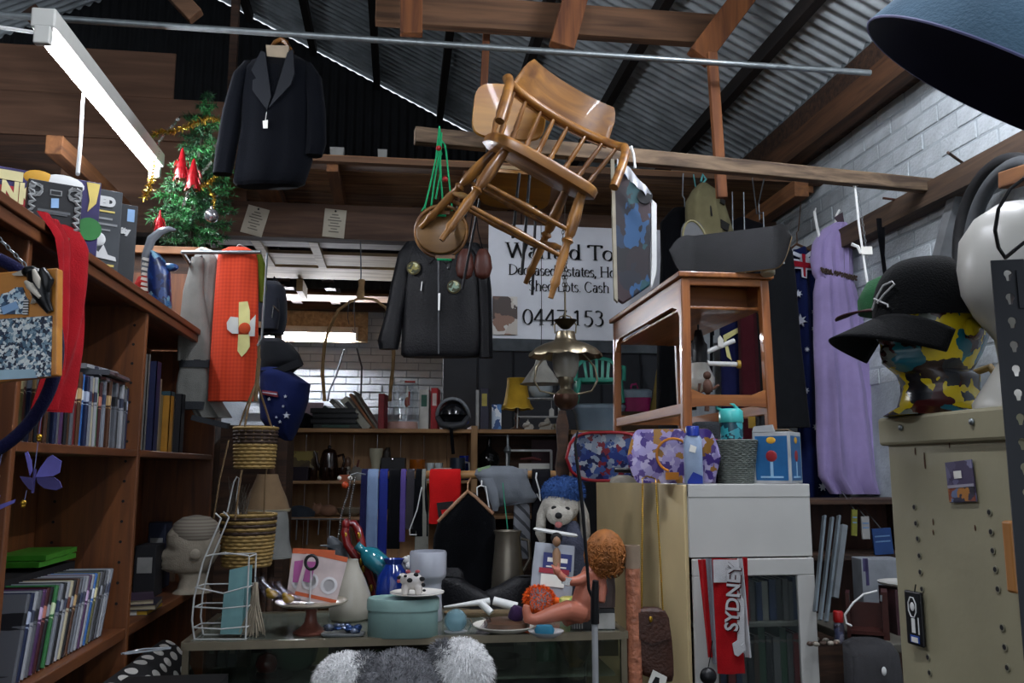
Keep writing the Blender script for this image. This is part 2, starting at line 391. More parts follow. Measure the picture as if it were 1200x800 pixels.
MB().bar((2.33, 3.65, 1.9), (2.33, 3.2, 2.66), .06, .05).build('wall_brace', mat('grey_brace', '#6b6e70', .7), wr_)
# gable: dark corrugated wall above the loft, a strip of daylight left between it and the roof
gw = MB()
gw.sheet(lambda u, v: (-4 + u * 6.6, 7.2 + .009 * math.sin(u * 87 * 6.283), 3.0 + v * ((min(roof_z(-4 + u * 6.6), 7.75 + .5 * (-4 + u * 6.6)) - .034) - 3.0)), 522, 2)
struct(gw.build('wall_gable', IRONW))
# loft: header beam, joists, boards with gaps, front edge
loft = bpy.data.objects.new('floor_loft', None); C.objects.link(loft); struct(loft)
zh = zat(400, 240, 5.0); zb = zat(400, 280, 5.0)
MB().box((.9, 5.05, (zh + zb) / 2), (5.6, .10, zh - zb)).build('header_beam', wood('brown_header', '#3d2a1f', '#5d4535', 'X', 3, .8, .3), loft)
zf = zat(400, 187, 4.42)
MB().box((1.18, 4.4, zf - .012), (4.62, .05, .03)).build('front_edge_board', RAFT, loft)
for i, y in enumerate((4.5, 4.7, 4.9, 5.1, 5.3)): MB().box((1.18, y, zf + .01), (4.62, .192, .018)).build('floor_board', BOARD, loft)
for px in (300, 313, 392, 548, 650, 930, 1010, 1040):
    q = ony(px, 222, 4.6)[0]; MB().box((q.x, 4.87, (zf + zh) / 2), (.06, .9, zf - zh - .002)).build('joist', RAFTY, loft)
for px, py in ((940, 222), (1043, 236)): by(loft, 'joist', px, py + 8, 4.1, 5.0, .08, .09, RAFTY)
zc = 3.02
for y0, y1, m, x0 in ((5.6, 5.93, wood('grey_loft_board', '#5b534b', '#8b8175', 'X', 3, .8, .3), -1.6), (6.12, 6.46, PALE, -1.5), (6.55, 6.95, PALE, -1.25), (7.6, 7.9, BOARD, -1.5)):
    MB().box(((x0 + 2.2) / 2, (y0 + y1) / 2, zc + .012), (2.2 - x0, y1 - y0, .024)).build('floor_board', m, loft)
for x in (-1.42, -.98, -.62, .1, .7, 1.4): MB().box((x, 6.7, zc + .085), (.09, 3.0, .12)).build('joist', DARKT, loft)
for x in (-.98, -.6): MB().box((x, 6.1, zc + .004), (.06, .75, .045)).build('cross_batten', PALE, loft)
MB().box((-.82, 7.1, zc - .06), (.05, .35, .10)).build('cross_batten', PALE, loft)
MB().box((0, 7.0, zc + .2), (6, 3.2, .03)).build('loft_deck', PURL, loft)
MB().box((0, 8.3, 3.14), (5, .1, .26)).build('trimmer_beam', DARKT, loft)
# plywood lining at the left end of the loft
lin_ = bpy.data.objects.new('wall_lining', None); C.objects.link(lin_); struct(lin_)
def sheetp(px0, px1, pt, pb, Y, m=PLY): bx(lin_, 'plywood_sheet', px0, px1, pt, pb, Y, .015, m, 130)
sheetp(-60, 205, 58, 112, 5.0); sheetp(-60, 262, 112, 162, 5.0); sheetp(-60, 70, 162, 262, 5.02, DARKT); sheetp(70, 290, 162, 262, 5.015)
by(lin_, 'stud', 62, 180, 4.0, 5.0, .075, .09, RAFTY)
# grey steel partition behind the shop, pale strip along its top
part = struct(bx(None, 'wall_partition', 518, 800, 398, 700, 6.3, .04, mat('grey_partition', '#50545a', .7, 0, .1, 5), 650))
for px in (558, 600, 652, 705, 752): bx(part, 'seam_cover', px, px + 2.5, 412, 640, 6.29, .012, mat('dark_seam', '#33363b', .7), 650)
bx(part, 'top_channel', 545, 775, 396, 412, 6.26, .04, mat('pale_steel', '#7d868c', .5, .3), 650)
# ------------------------------------------------------------------ fluorescent battens (their light is their own tube)
BATW = mat('white_batten_enamel', '#c9cac4', .4, 0, .05)
def batten(label, loc, length, e, rz=0, cord=None, deep=.085, face=None):
    t = thing('fluorescent_batten', label, 'lamp', loc, rz)
    MB().box((0, 0, .045), (.075, length, .065)).build('housing', BATW, t, bevel=.006)
    for s in (-1, 1):
        MB().box((0, s * (length / 2 - .014), -.012), (.05, .028, .06)).build('lamp_holder', BATW, t, bevel=.004)
    MB().tube([(0, -length / 2 + .03, -.02), (0, length / 2 - .03, -.02)], .013, 10).build('tube', glow('tube_light_%g' % e, '#f2f5ff', e), t)
    if cord:
        MB().tube(cord, .006, 6).build('cord', WHITEP, t)
    return t
batten('bare white fluorescent batten hanging over the left bookcase with a lit tube', (-1.15, 3.36, 2.875), 1.3, TUBE_E, 0,
       [(.02, -.62, .0), (-.15, -.7, -.02), (-.4, -.78, -.07), (-.9, -.9, -.16)])
tag(MB().tube([at(98, 66, 3.05), at(102, 78, 3.02), at(100, 95, 3.0), at(97, 120, 2.95), at(95, 160, 2.7), at(91, 204, 2.45)], .006, 6).build('power_cord', WHITEP),
    'white flex dropping from the left fluorescent batten to the board game boxes', 'cord')
bb = ony(374, 392, 8.36)[0]
bt = batten('lit fluorescent batten on a wooden board on the far white brick wall', (bb.x - .08, 8.36, bb.z), .9, TUBE_BACK, R(90))
MB().box((.02, -.02, .1), (.02, 1.05, .34)).build('backboard', PALE, bt)
batten('lit fluorescent batten under the roof on the wall side', (1.55, 2.1, 3.45), 1.2, TUBE_R)
batten('unseen fluorescent batten added above the aisle for fill light', (.1, 1.3, 3.5), 1.2, TUBE_FILL)  # added lamp out of view, brightens the middle of the shop
# galvanised pipe across the shed, and the rough beam that goods hang from
p0, p1 = onz(-40, 2, 3.2)[0], onz(1012, 92, 3.2)[0]
tag(MB().tube([(p0.x, 3.25, 3.2), (p1.x, 3.27, 3.2)], .013, 12).build('galvanised_pipe', STEEL), 'long galvanised pipe running across under the roof timbers', 'pipe')
b0, b1 = onz(486, 150, 2.75)[0], onz(1126, 214, 2.75)[0]
hb = tag(MB().bar((b0.x, b0.y, 2.72), (b1.x, b1.y, 2.72), .045, .06).build('hanging_beam', ROUGHT, bevel=.004), 'rough grey timber beam from which the wooden chairs hang', 'beam')
def onbeam(px): 
    lo, hi = 0, 1
    for _ in range(40):
        m = (lo + hi) / 2; w = b0.lerp(b1, m); v = w - Vector(EYE)
        f = v.x * _sp * _ct + v.y * _cp * _ct + v.z * _st; X = 600 + FP * (v.x * _cp - v.y * _sp) / f
        if X < px: lo = m
        else: hi = m
    return b0.lerp(b1, lo)
# ================================================================== left side: bookcase and what is on it
XL = -.79; BD = .28; BT = 2.03; SH = 1.555; SB = 1.03
bc = thing('bookcase', 'tall brown wooden bookcase along the left side, filled with DVD cases', 'bookcase', (XL - BD / 2, 2.5, 0), 0)
def bcp(name, x0, x1, y0, y1, z0, z1, m, bev=.003):
    cx, cy, cz = XL - BD / 2, 2.5, 0
    return MB().box(((x0 + x1) / 2 - cx, (y0 + y1) / 2 - cy, (z0 + z1) / 2), (x1 - x0, y1 - y0, z1 - z0)).build(name, m, bc, bevel=bev)
bcp('top_board', XL - BD - .02, XL + .02, 1.2, 3.86, BT - .022, BT, OAK); bcp('cornice', XL - .01, XL + .012, 1.2, 3.85, BT - .05, BT - .022, OAK)
for y in (1.22, 1.90, 2.77, 3.84): bcp('upright', XL - BD, XL, y - .011, y + .011, .06, BT - .03, OAKZ)
for y0, y1 in ((1.24, 1.885), (1.915, 2.755), (2.785, 3.825)):
    bcp('shelf', XL - BD + .01, XL - .002, y0, y1, SH - .022, SH, OAK); bcp('shelf', XL - BD + .01, XL - .002, y0, y1, SB - .03, SB, OAK)
    bcp('shelf', XL - BD + .01, XL - .002, y0, y1, .45, .475, OAK)
bcp('shelf', XL - BD + .01, XL - .03, 1.24, 1.885, 1.262, 1.278, OAK)
bcp('back_panel', XL - BD - .012, XL - BD, 1.22, 3.84, .06, BT - .025, OAKZ); bcp('plinth', XL - BD + .02, XL - .02, 1.22, 3.84, 0, .07, OAK)
ph = MB()
for z in [1.1 + .06 * i for i in range(15)]:
    for x in (XL - .035, XL - BD + .05): ph.lathe([(.0045, 0), (.0045, .001)], (0, 0, 0), 8, 0, Matrix.Translation((x - XL + BD / 2, 2.759 - 2.5, z)) @ Matrix.Rotation(R(90), 4, 'X'))
stuff(ph.build('peg_holes', INK, bc))
# DVD cases: one object each
SPC = [('black', '#15161a', '#8b8f96'), ('white', '#94979b', '#33384a'), ('dark red', '#5a1418', '#c9b9a0'), ('navy blue', '#16203f', '#a9b4c8'), ('brown', '#4a2e1d', '#b99a6a'),
       ('grey', '#55585e', '#1d1e22'), ('blue', '#2a5fa0', '#d0d8e0'), ('green', '#2f6a3a', '#c8d8b0'), ('purple', '#46284f', '#c0a8c8'), ('silver', '#767b83', '#2a3550'), ('olive', '#5e5c34', '#d8d0a0'), ('maroon', '#3a1216', '#b07060'), ('cream', '#b0a88c', '#5a2a1a')]
def spine(nm, c1, c2):
    k = 'case_print_' + nm.replace(' ', '_')
    if k in MC: return MC[k]
    return patches(k, [c1, c1, c2, c1, c1, c1], 70, .35, 'voronoi', stretch=(.1, .5, 1))
DV = {}
def dvd_mesh(nm, c1, c2, kind=0):
    if nm in DV: return DV[nm]
    mb = MB(); T, D, H = .0142, .135, .19
    pr = [(-D, -T / 2), (-.004, -T / 2), (0, -T / 4), (0, T / 4), (-.004, T / 2), (-D, T / 2)]
    vs = [(x, y, 0) for x, y in pr] + [(x, y, H) for x, y in pr]; n = 6
    mb.add(vs, [list(range(n))[::-1], [n + i for i in range(n)]], 0)
    for i in range(n): mb.add([vs[i], vs[(i + 1) % n], vs[(i + 1) % n + n], vs[i + n]], [(0, 1, 2, 3)], 1 if i in (0, 1, 2, 3, 4) else 0)
    DV[nm] = mb.build('dvd_case', [mat('case_' + nm.replace(' ', '_'), c1, .35), spine(nm, c1, c2)]); return DV[nm]
def dvd(nm, loc, rot, label, group, sc_=1):
    e = [s for s in SPC if s[0] == nm][0]; fresh = nm not in DV; o = dvd_mesh(*e)
    if not fresh: o = o.copy(); C.objects.link(o)
    o.location = loc; o.rotation_euler = rot; o.scale = (sc_, 1, sc_) if not isinstance(sc_, tuple) else sc_; return tag(o, label, 'dvd', group)
def nth(n): return '%d%s' % (n, 'th' if 10 <= n % 100 <= 20 else {1: 'st', 2: 'nd', 3: 'rd'}.get(n % 10, 'th'))
rd = random.Random(11); y = 2.742; n = 0
seq = ['navy blue', 'olive', 'grey', 'black', 'white', 'black', 'maroon', 'black', 'grey', 'white', 'black', 'brown', 'black', 'silver', 'white', 'maroon', 'dark red', 'green', 'white', 'cream', 'silver', 'purple', 'navy blue', 'blue', 'brown', 'olive', 'brown', 'dark red', 'grey', 'maroon', 'brown', 'black', 'dark red', 'purple', 'brown', 'grey', 'navy blue', 'black', 'maroon', 'brown', 'olive', 'dark red', 'black', 'grey', 'brown', 'navy blue', 'black', 'dark red', 'olive', 'black', 'maroon']
for c in seq:
    n += 1
    if y < 1.925: break
    dvd(c, (XL - .025 - rd.uniform(0, .02), y, SH), (R(rd.uniform(-1, 2)), 0, 0), '%s DVD case, %s from the divider with peg holes, on the eye-level shelf' % (c, nth(n)), 'DVD cases on the eye-level shelf', (1, 1, rd.choice([1, 1, 1, .98, .95])))
    y -= .0157
y = 1.875
for i, c in enumerate(['black', 'brown', 'purple', 'maroon', 'olive', 'dark red', 'grey', 'brown', 'black', 'navy blue']):
    dvd(c, (XL - .03, y, SH), (0, 0, 0), '%s DVD case, %s from the near divider, behind the hanging wooden plaque' % (c, nth(i + 1)), 'DVD cases in the near bay')
    dvd(['black', 'grey', 'black', 'white', 'navy blue', 'black', 'dark red', 'dark red', 'silver', 'purple'][i], (XL - .04, y - .004, 1.279), (R(-3), 0, 0),
        '%s DVD case, %s from the near divider, behind the purple butterflies' % (['black', 'grey', 'black', 'white', 'navy blue', 'black', 'dark red', 'dark red', 'silver', 'purple'][i], nth(i + 1)), 'DVD cases behind the butterflies')
    if i < 8: dvd(['green', 'silver', 'white', 'grey', 'white', 'black', 'blue', 'white'][i], (XL - .04, y, SB), (0, 0, 0), '%s DVD case, %s from the near divider, on the bottom shelf' % (['green', 'silver', 'white', 'grey', 'white', 'black', 'blue', 'white'][i], nth(i + 1)), 'DVD cases low in the near bay')
    y -= .0165
for i, (c, dx) in enumerate((('black', 0), ('grey', .01), ('white', -.015))):
    o = dvd(c, (XL - .03 + dx, 2.60 + dx, SH + .193 + i * .0146), (R(90), 0, R(dx * 300)), '%s DVD case lying flat on the eye-level row, %s of three' % (c, ['lowest', 'middle', 'topmost'][i]), 'DVD cases lying flat', (1.1, 1, 1.15))
    o.location.y += .09
lean = ['silver', 'white', 'grey', 'black', 'grey', 'olive', 'blue', 'white', 'purple', 'white', 'silver', 'grey', 'brown', 'black', 'cream', 'white', 'black', 'silver', 'green', 'black', 'maroon', 'purple', 'grey', 'white', 'navy blue', 'grey']
y = 2.62
for i, c in enumerate(lean):
    dvd(c, (XL - .03, y, SB + .003), (R(-23 + i * .35), 0, 0), 'leaning %s DVD case, %s from the divider on the bottom shelf' % (c, nth(i + 1)), 'leaning DVD cases on the bottom shelf')
    y -= .0212 if i not in (17, 18) else .03
GC = mat('green_game_case', '#3f8a2a', .35, 0, .2)
for i, (z, dy) in enumerate(((SB + .2, 0), (SB + .2155, .02))):
    o = tag(MB().box((0, 0, .007), (.13, .26, .0135)).build('game_case', [GC, GC], loc=(XL - .2, 2.56 + dy, z + .012), rz=.05 * i), 'bright green game case lying behind the leaning DVD cases, %s of the pair' % ['lower', 'upper'][i], 'game case', 'green game cases')
tag(MB().box((0, 0, .1), (.1, .5, .2)).build('shoe_box', mat('dark_box', '#151417', .8), loc=(XL - .2, 2.48, SB), rz=0), 'dark box behind the leaning DVD cases', 'box')
# second bay: tall books, cloths
y = 2.80
for i, (nm, c, t, h, d) in enumerate([('purple grey', '#5d5a72', .02, .31, .24), ('yellow', '#b08a2a', .016, .31, .25), ('brown', '#4a3524', .03, .29, .22), ('grey', '#6b6a66', .022, .31, .2), ('cream', '#a79d86', .02, .3, .21), ('dark brown', '#33241a', .05, .24, .2), ('navy', '#141c40', .05, .3, .2), ('beige', '#8d8069', .06, .25, .2), ('khaki', '#7a6a48', .07, .2, .2), ('mustard', '#a0701e', .05, .2, .22), ('dark teal', '#23404a', .05, .22, .22), ('tan', '#8b7452', .05, .2, .2), ('black', '#17181c', .05, .22, .2)]):
    b = thing('tall_book', '%s spined tall book, %s beyond the divider on the eye-level shelf' % (nm, nth(i + 1)), 'book', (XL - .02 - (i % 3) * .012, y + t / 2, SH), 0, 'tall books in the second bay')
    cm = mat('cover_' + nm.replace(' ', '_'), c, .6)
    MB().box((-d / 2, -t / 2 + .0015, h / 2), (d, .003, h)).box((-d / 2, t / 2 - .0015, h / 2), (d, .003, h)).box((-.0015, 0, h / 2), (.003, t, h)).build('cover', cm, b)
    MB().box((-d / 2 - .002, 0, h / 2), (d - .008, t - .006, h - .01)).build('pages', PAPER, b); y += t + .004
# second bay, lower: cream head, boxes, books lying
def head_rows(h, w, d, neck=.30, nx=0):
    """profile of a display head facing -y: (height, half width, front, back)"""
    return [(0, .40 * w, .34 * d, .40 * d), (.06, .30 * w, .25 * d, .33 * d), (.18, .25 * w, .22 * d, .27 * d), (.27, .26 * w, .26 * d, .27 * d), (.30, .32 * w, .45 * d, .30 * d), (.34, .36 * w, .52 * d, .33 * d), (.42, .42 * w, .52 * d, .40 * d), (.52, .47 * w, .50 * d, .47 * d), (.62, .5 * w, .48 * d, .51 * d), (.72, .5 * w, .5 * d, .52 * d), (.82, .47 * w, .49 * d, .50 * d), (.90, .39 * w, .41 * d, .42 * d), (.96, .26 * w, .27 * d, .29 * d), (1.0, .05 * w, .06 * d, .08 * d)]
def head(mb, h, w, d, mi=0, n=36, nose=.13, nk=1):
    rows = [(z, a * (nk if z < .29 else 1), b * (nk if z < .29 else 1), c * (nk if z < .29 else 1)) for z, a, b, c in head_rows(h, w, d)]; fine = []
    for i in range(len(rows) - 1):
        for q in range(3): t = q / 3; fine.append([rows[i][c] * (1 - t) + rows[i + 1][c] * t for c in range(4)])
    fine.append(list(rows[-1])); vs = []; fs = []
    g = lambda x, m, s: math.exp(-((x - m) / s) ** 2)
    for z, hw, fr, ba in fine:
        for j in range(n):
            a = 2 * math.pi * j / n; s_, c_ = math.sin(a), math.cos(a); y = -fr * c_ if c_ > 0 else -ba * c_; x = hw * s_
            if c_ > 0:
                y -= d * nose * g(a if a < math.pi else a - 6.283, 0, .22) * (g(z, .50, .035) + .55 * g(z, .56, .05))
                y -= d * .05 * g(a if a < math.pi else a - 6.283, 0, .35) * (g(z, .425, .018) + g(z, .395, .016)); y -= d * .04 * g(a if a < math.pi else a - 6.283, 0, .4) * g(z, .34, .03)
                for e in (.55, -.55): y += d * .06 * g(a if a < math.pi else a - 6.283, e, .24) * g(z, .60, .035)
            vs.append((x, y, z * h))
    k = len(fine)
    for i in range(k - 1):
        for j in range(n): p, q = i * n, (i + 1) * n; fs.append((p + j, p + (j + 1) % n, q + (j + 1) % n, q + j))
    fs.append(list(range(n))[::-1]); fs.append([(k - 1) * n + j for j in range(n)]); mb.add(vs, fs, mi, True)
    for sx in (-1, 1): mb.ball((sx * w * .5, .02 * d, h * .55), (w * .05, d * .1, h * .075), 10, 6, mi)
    return mb
p, u = onz(224, 694, SB)
hd = thing('display_mannequin', 'cream foam display head with a knitted hat low in the bookcase', 'head', p, R(-75))
head(MB(), .27, .16, .2).build('bust', mat('cream_foam', '#9b9282', .85, 0, .1, 40, .2, 200), hd)
MB().lathe([(.082, .2), (.088, .215), (.088, .235), (.08, .26), (.05, .282), (.01, .29)], (0, .005, 0), 24).build('knitted_hat', bands('rib_knit', ['#8f877a', '#7a7266'], 26, 'Z', .95), hd)
for i, (px, py, w, h, dp, c, lb) in enumerate([(168, 700, 24, 60, .12, '#17181d', 'black upright box with white labels beside the divider'), (180, 690, 20, 76, .1, '#1b2236', 'tall dark blue box behind the black box in the bookcase'), (196, 682, 14, 40, .08, '#5d4a3a', 'small brown carton near the cream foam head')]):
    p, u = onz(px, py, SB); t = thing('carton', lb, 'box', p, 0)
    MB().box((0, .05, h * u / 2), (w * u, dp, h * u)).build('body', mat('carton_%d' % i, c, .7), t, bevel=.003)
    MB().box((0, .05 - dp / 2 - .001, h * u * .62), (w * u * .7, .002, h * u * .3)).build('label', mat('dull_label', '#8b8c8a', .8), t)
for i, (z, c, dx) in enumerate(((0, '#1b1f3a', 0), (.016, '#26232e', .01), (.032, '#3a2c3e', -.01))):
    p, u = onz(172, 720, SB)
    t = thing('paperback', ['navy paperback with a white and yellow spine, lowest of the flat stack', 'dark paperback in the middle of the flat stack', 'plum paperback on top of the flat stack'][i], 'book', (p.x - .06 + dx, p.y + .08, SB + z), R(8 * i), 'paperbacks lying in the second bay')
    MB().box((0, 0, .0148), (.13, .19, .0012)).box((0, 0, .0006), (.13, .19, .0012)).build('cover', mat('pb_cover_%d' % i, c, .5), t); MB().box((0, .001, .0077), (.125, .184, .013)).build('pages', mat('aged_pages', '#a59a80', .9) if i else bands('spine_wy', ['#c9c8c0', '#b08a20'], 5, 'X'), t)
# the cloth with white spots below the bookcase
def dots(name, bgc, fgc, scale, r):
    m, nt, b = _new(name); N = nt.nodes; L = nt.links; b.inputs['Roughness'].default_value = .9
    tc = N.new('ShaderNodeTexCoord'); v = N.new('ShaderNodeTexVoronoi'); v.inputs['Scale'].default_value = scale; v.inputs['Randomness'].default_value = .25; v.voronoi_dimensions = '2D'
    L.new(tc.outputs['UV'], v.inputs['Vector']); c = N.new('ShaderNodeMath'); c.operation = 'LESS_THAN'; c.inputs[1].default_value = r; L.new(v.outputs['Distance'], c.inputs[0])
    mx = N.new('ShaderNodeMix'); mx.data_type = 'RGBA'; L.new(c.outputs[0], mx.inputs[0]); mx.inputs[6].default_value = lin(bgc); mx.inputs[7].default_value = lin(fgc); L.new(mx.outputs[2], b.inputs['Base Color']); return m
pd = MB()
def drape(u, v):
    y = 2.0 + u * 1.1; x = -.775 + v * (.31 if u < .5 else .165)
    z = .93 - .25 * v ** 2.2 + .02 * math.sin(u * 9 + v * 3) * v + .012 * math.sin(u * 21) * v
    return (x, y, z)
pd.sheet(lambda a, b: drape(b, a), 30, 24, 0); pdo = pd.build('spotted_cloth', dots('spotted_cotton', '#08080b', '#b4b2ac', 13, .32))
uv = pdo.data.uv_layers.new(name='UVMap')
for lp in pdo.data.loops: v_ = pdo.data.vertices[lp.vertex_index].co; uv.data[lp.index].uv = (v_.y * .95, v_.x * 1.1 - v_.z * 1.1)
tag(pdo, 'black cloth with white spots draped below the bookcase', 'cloth')
tag(MB().box((0, 0, .46), (.3, .7, .92)).build('low_chest', mat('black_chest', '#0c0b0c', .7), loc=(-.62, 2.28, 0), rz=0), 'dark chest standing under the spotted cloth', 'chest')
tag(MB().tube([(-.07, 0, 0), (0, .03, 0), (.07, 0, 0), (.065, -.01, 0), (-.065, -.01, 0)], .003, 6, closed=True).build('clear_hanger', glass('clear_hanger_plastic', '#cfd6dc', .1, 1.4, .4), loc=onz(172, 762, .965)[0], rz=R(30)), 'clear plastic clothes hanger lying on the spotted cloth', 'hanger')
# ------------------------------------------------------------------ boxes on top of the bookcase (faces to the aisle)
def facebox(label, px0, px1, ptop, d, thick, m):
    o, u = atz(px0, d, BT); h = at(px0, ptop, d).z - BT; w = .01; dv = Vector((math.cos(R(27.5)), math.sin(R(27.5)), 0))
    while True:
        v = o + dv * w - Vector(EYE)
        if 600 + FP * (v.x * _cp - v.y * _sp) / (v.x * _sp * _ct + v.y * _cp * _ct + v.z * _st) > px1: break
        w += .004
    o += dv * w / 2
    t = thing('game_box', label, 'box', o, R(27.5)); MB().box((0, thick / 2, h / 2), (w, thick, h)).build('carton', m, t, bevel=.002); return t, w, h
YEL = mat('yellow_print', '#d8c26a', .6); CRM = mat('cream_print', '#d9cf9a', .6); REDP = mat('red_print', '#a01f2c', .55); CHALK = mat('chalk_print', '#8d9090', .8); GRNP = mat('green_print', '#2f7a3a', .6)
t, w, h = facebox('large purple and red party game box at the near end of the bookcase top', -60, 112, 180, 2.02, .07, mat('purple_box', '#2c2458', .5, 0, .25))
MB().box((-w * .24, -.001, h * .56), (w * .5, .003, h * .42)).build('red_panel', REDP, t); MB().box((-w * .26, -.002, h * .90), (w * .40, .003, h * .12)).build('yellow_strip', CRM, t)
text('NK', h * .34, CRM, t, (-w * .20, -.004, h * .58), bold=.004, sx=.7); text('AM', h * .24, WHITEP, t, (-w * .2, -.004, h * .37), bold=.003)
MB().lathe([(.03, 0), (.03, .003)], (0, 0, 0), 20, 0, Matrix.Translation((w * .43, 0, h * .38)) @ Matrix.Rotation(R(90), 4, 'X')).build('green_badge', GRNP, t)
MB().prism([(w * .39, h * .98), (w * .49, h * .98), (w * .47, h * .72), (w * .41, h * .6), (w * .42, h * .75)], -.003, 0).build('yellow_emblem', YEL, t)
MB().ball((w * .05, 0, h * .93), (.035, .004, .02)).ball((w * .22, 0, h * .9), (.05, .004, .025), mi=1).build('cartoon_cloud', [mat('orange_print', '#c9962a', .6), WHITEP], t)
t, w, h = facebox('black game box with a chalk scroll border and a blue price sticker', 28, 92, 205, 1.96, .045, mat('blackboard_box', '#17191c', .5))
fr = MB()
for sx in (-1, 1):
    pts = [(sx * w * .42 + .006 * math.sin(i * 1.9), -.002, h * (.06 + .88 * i / 22)) for i in range(23)]; fr.tube(pts, [.003 + .002 * abs(math.sin(i * 1.3)) for i in range(23)], 6)
    for k in range(5): fr.tube([(sx * w * .36 + .014 * math.cos(a * .8 + k), -.002, h * (.80 + .03 * (k % 3)) + .014 * math.sin(a * .8 + k)) for a in range(7)], .0018, 5)
fr.build('scroll_border', CHALK, t)
MB().prism([(-w * .1, h * .86), (w * .12, h * .86), (w * .12, h * .76), (-w * .1, h * .76)], -.002, 0, 0).prism([(-w * .08, h * .84), (w * .1, h * .84), (w * .1, h * .78), (-w * .08, h * .78)], -.003, 0, 1).build('title_box', [CHALK, mat('blackboard_box', '#17191c')], t)
MB().prism([(-w * .07, h * .70), (w * .07, h * .72), (w * .08, h * .55), (-w * .06, h * .53)], -.002, 0).build('price_sticker', mat('pale_blue_sticker', '#8fb4dd', .5), t)
MB().box((0, -.001, h * .47), (w * .6, .002, .006)).box((0, -.001, h * .43), (w * .5, .002, .003)).box((0, -.001, h * .14), (w * .22, .002, .05)).build('text_lines', mat('grey_print', '#5a5d60', .8), t)
t, w, h = facebox('grey game box with white capital letters and a white line drawing', 103, 137, 215, 2.3, .06, mat('slate_box', '#3a3f43', .5))
text('SED', w * .46, WHITEP, t, (-w * .46, -.003, h * .80), bold=.003, sx=.9)
MB().box((-.01, -.001, h * .73), (w * .8, .002, .005)).box((0, -.001, h * .07), (w * .7, .002, .006)).build('yellow_rule', YEL, t); MB().box((-w * .1, -.001, h * .64), (w * .6, .002, .006)).box((0, -.001, h * .57), (w * .75, .002, .006)).box((-w * .1, -.001, h * .50), (w * .5, .002, .005)).build('text_lines', CHALK, t)
MB().prism([(-w * .42, h * .16), (w * .42, h * .13), (w * .38, h * .18), (w * .12, h * .2), (-w * .05, h * .32), (-w * .2, h * .22), (-w * .4, h * .26)], -.003, 0).ball((-w * .25, 0, h * .38), (.02, .004, .02)).build('shoe_drawing', WHITEP, t)
t, w, h = facebox('dark game box with the letters ity beside the grey game box', 136, 156, 234, 2.45, .06, mat('dark_box2', '#24282c', .5))
text('ity', w * .5, WHITEP, t, (-w * .42, -.003, h * .62), bold=.002); MB().box((w * .1, -.001, h * .86), (w * .42, .002, h * .16)).build('price_sticker', mat('pale_blue_sticker', '#8fb4dd', .5), t)
# red cloth over the edge of the bookcase
rc = MB(1, 0, 0)
def redc(u, v):
    y = 1.90 + .22 * u * (1 - .42 * v ** .7) + .01; z = BT + .012 - v * .42 + .02 * u * (1 - v); x = XL + .03 + .02 * math.sin(u * 9) * (.3 + v) + .02 * math.sin(v * 3.1) + .012 * math.sin(u * 17 + v * 4)
    if v < .1: x -= (.1 - v) * .3; z += (.1 - v) * .1
    return (x, y, z)
tag(rc.sheet(redc, 26, 26, 0).build('red_cloth', fab('red_cotton', '#8e1019', var=.2)), 'bright red cloth hanging over the edge of the bookcase', 'cloth')
# wooden magpie plaque on a chain, close to the camera
d = 1.12; o = at(38, 378, d); u = d / FP
pq = thing('wooden_plaque', 'wooden plaque with a magpie and a team photograph hanging on a chain', 'plaque', o)
MB(u, 38, 378).ppx([(-60, 322), (62, 312), (71, 440), (-60, 455)], 0, 14).build('board', wood('varnished_pine', '#a8651f', '#cf8f3c', 'X', 2, .4, .1), pq, bevel=.002)
MB(u, 38, 378).ppx([(-60, 378), (61, 370), (65, 441), (-60, 449)], -2, 0).build('team_photo', patches('team_print', ['#16243a', '#7d98a8', '#cdd6d8', '#22324a', '#dfe4e2', '#4a6a80'], 260, .35), pq)
MB(u, 38, 378).ppx([(-60, 436), (45, 433), (50, 443), (-60, 449)], -3, -1).build('caption_strip', mat('sky_blue_print', '#9fbccb', .4), pq)
for k, (x0, x1) in enumerate(((0, 29),)):
    MB(u, 38, 378).ppx([(-10, 368), (0, 344), (8, 342), (16, 336), (24, 336), (28, 346), (32, 352), (29, 368)], -2, 0).build('player_photo', patches('player_print', ['#3a5a78', '#a9c4d4', '#dfe6e8', '#27405c'], 190, .35), pq)
MB(u, 38, 378).ppx([(1, 360), (18, 353), (22, 361), (5, 369)], -3, -1).build('price_sticker', mat('pale_blue_sticker', '#8fb4dd', .5), pq); MB(u, 38, 378).ppx([(27, 351), (33, 351), (33, 369), (27, 369)], -3, -1).build('barcode_label', bands('barcode', ['#dedede', '#222222'], 90, 'Z'), pq)
b = MB(u, 38, 378); BW = [mat('magpie_black', '#0b0b0d', .3), mat('magpie_white', '#cbc3b4', .4), mat('magpie_beak', '#a8a093', .4)]
P = b.p
b.ball(P(33, 318, -5), (10, 5, 7)); b.ppx([(24, 316), (12, 321), (15, 323), (26, 323)], -6, -2, 2)
b.tube([P(38, 319, -5), P(46, 332, -6), P(50, 346, -6), P(54, 356, -5), P(60, 366, -4)], [9, 13, 11, 7, 4], 10, 0)
b.tube([P(50, 316, -10), P(57, 330, -10), P(57, 344, -9)], [4, 8, 3], 8, 0); b.tube([P(43, 318, -15), P(49, 330, -17), P(52, 341, -15)], [2, 4.5, 1.5], 8, 1); b.tube([P(34, 332, -14), P(42, 338, -17), P(53, 351, -15)], [2, 5, 2], 8, 1); b.tube([P(39, 345, -10), P(46, 353, -9)], [1, 2], 6, 1)
b.tube([P(40, 350, -4), P(38, 355, -4), P(43, 353, -4)], 2.5, 6, 2); b.build('magpie', BW, pq)
ch = MB(u, 38, 378)
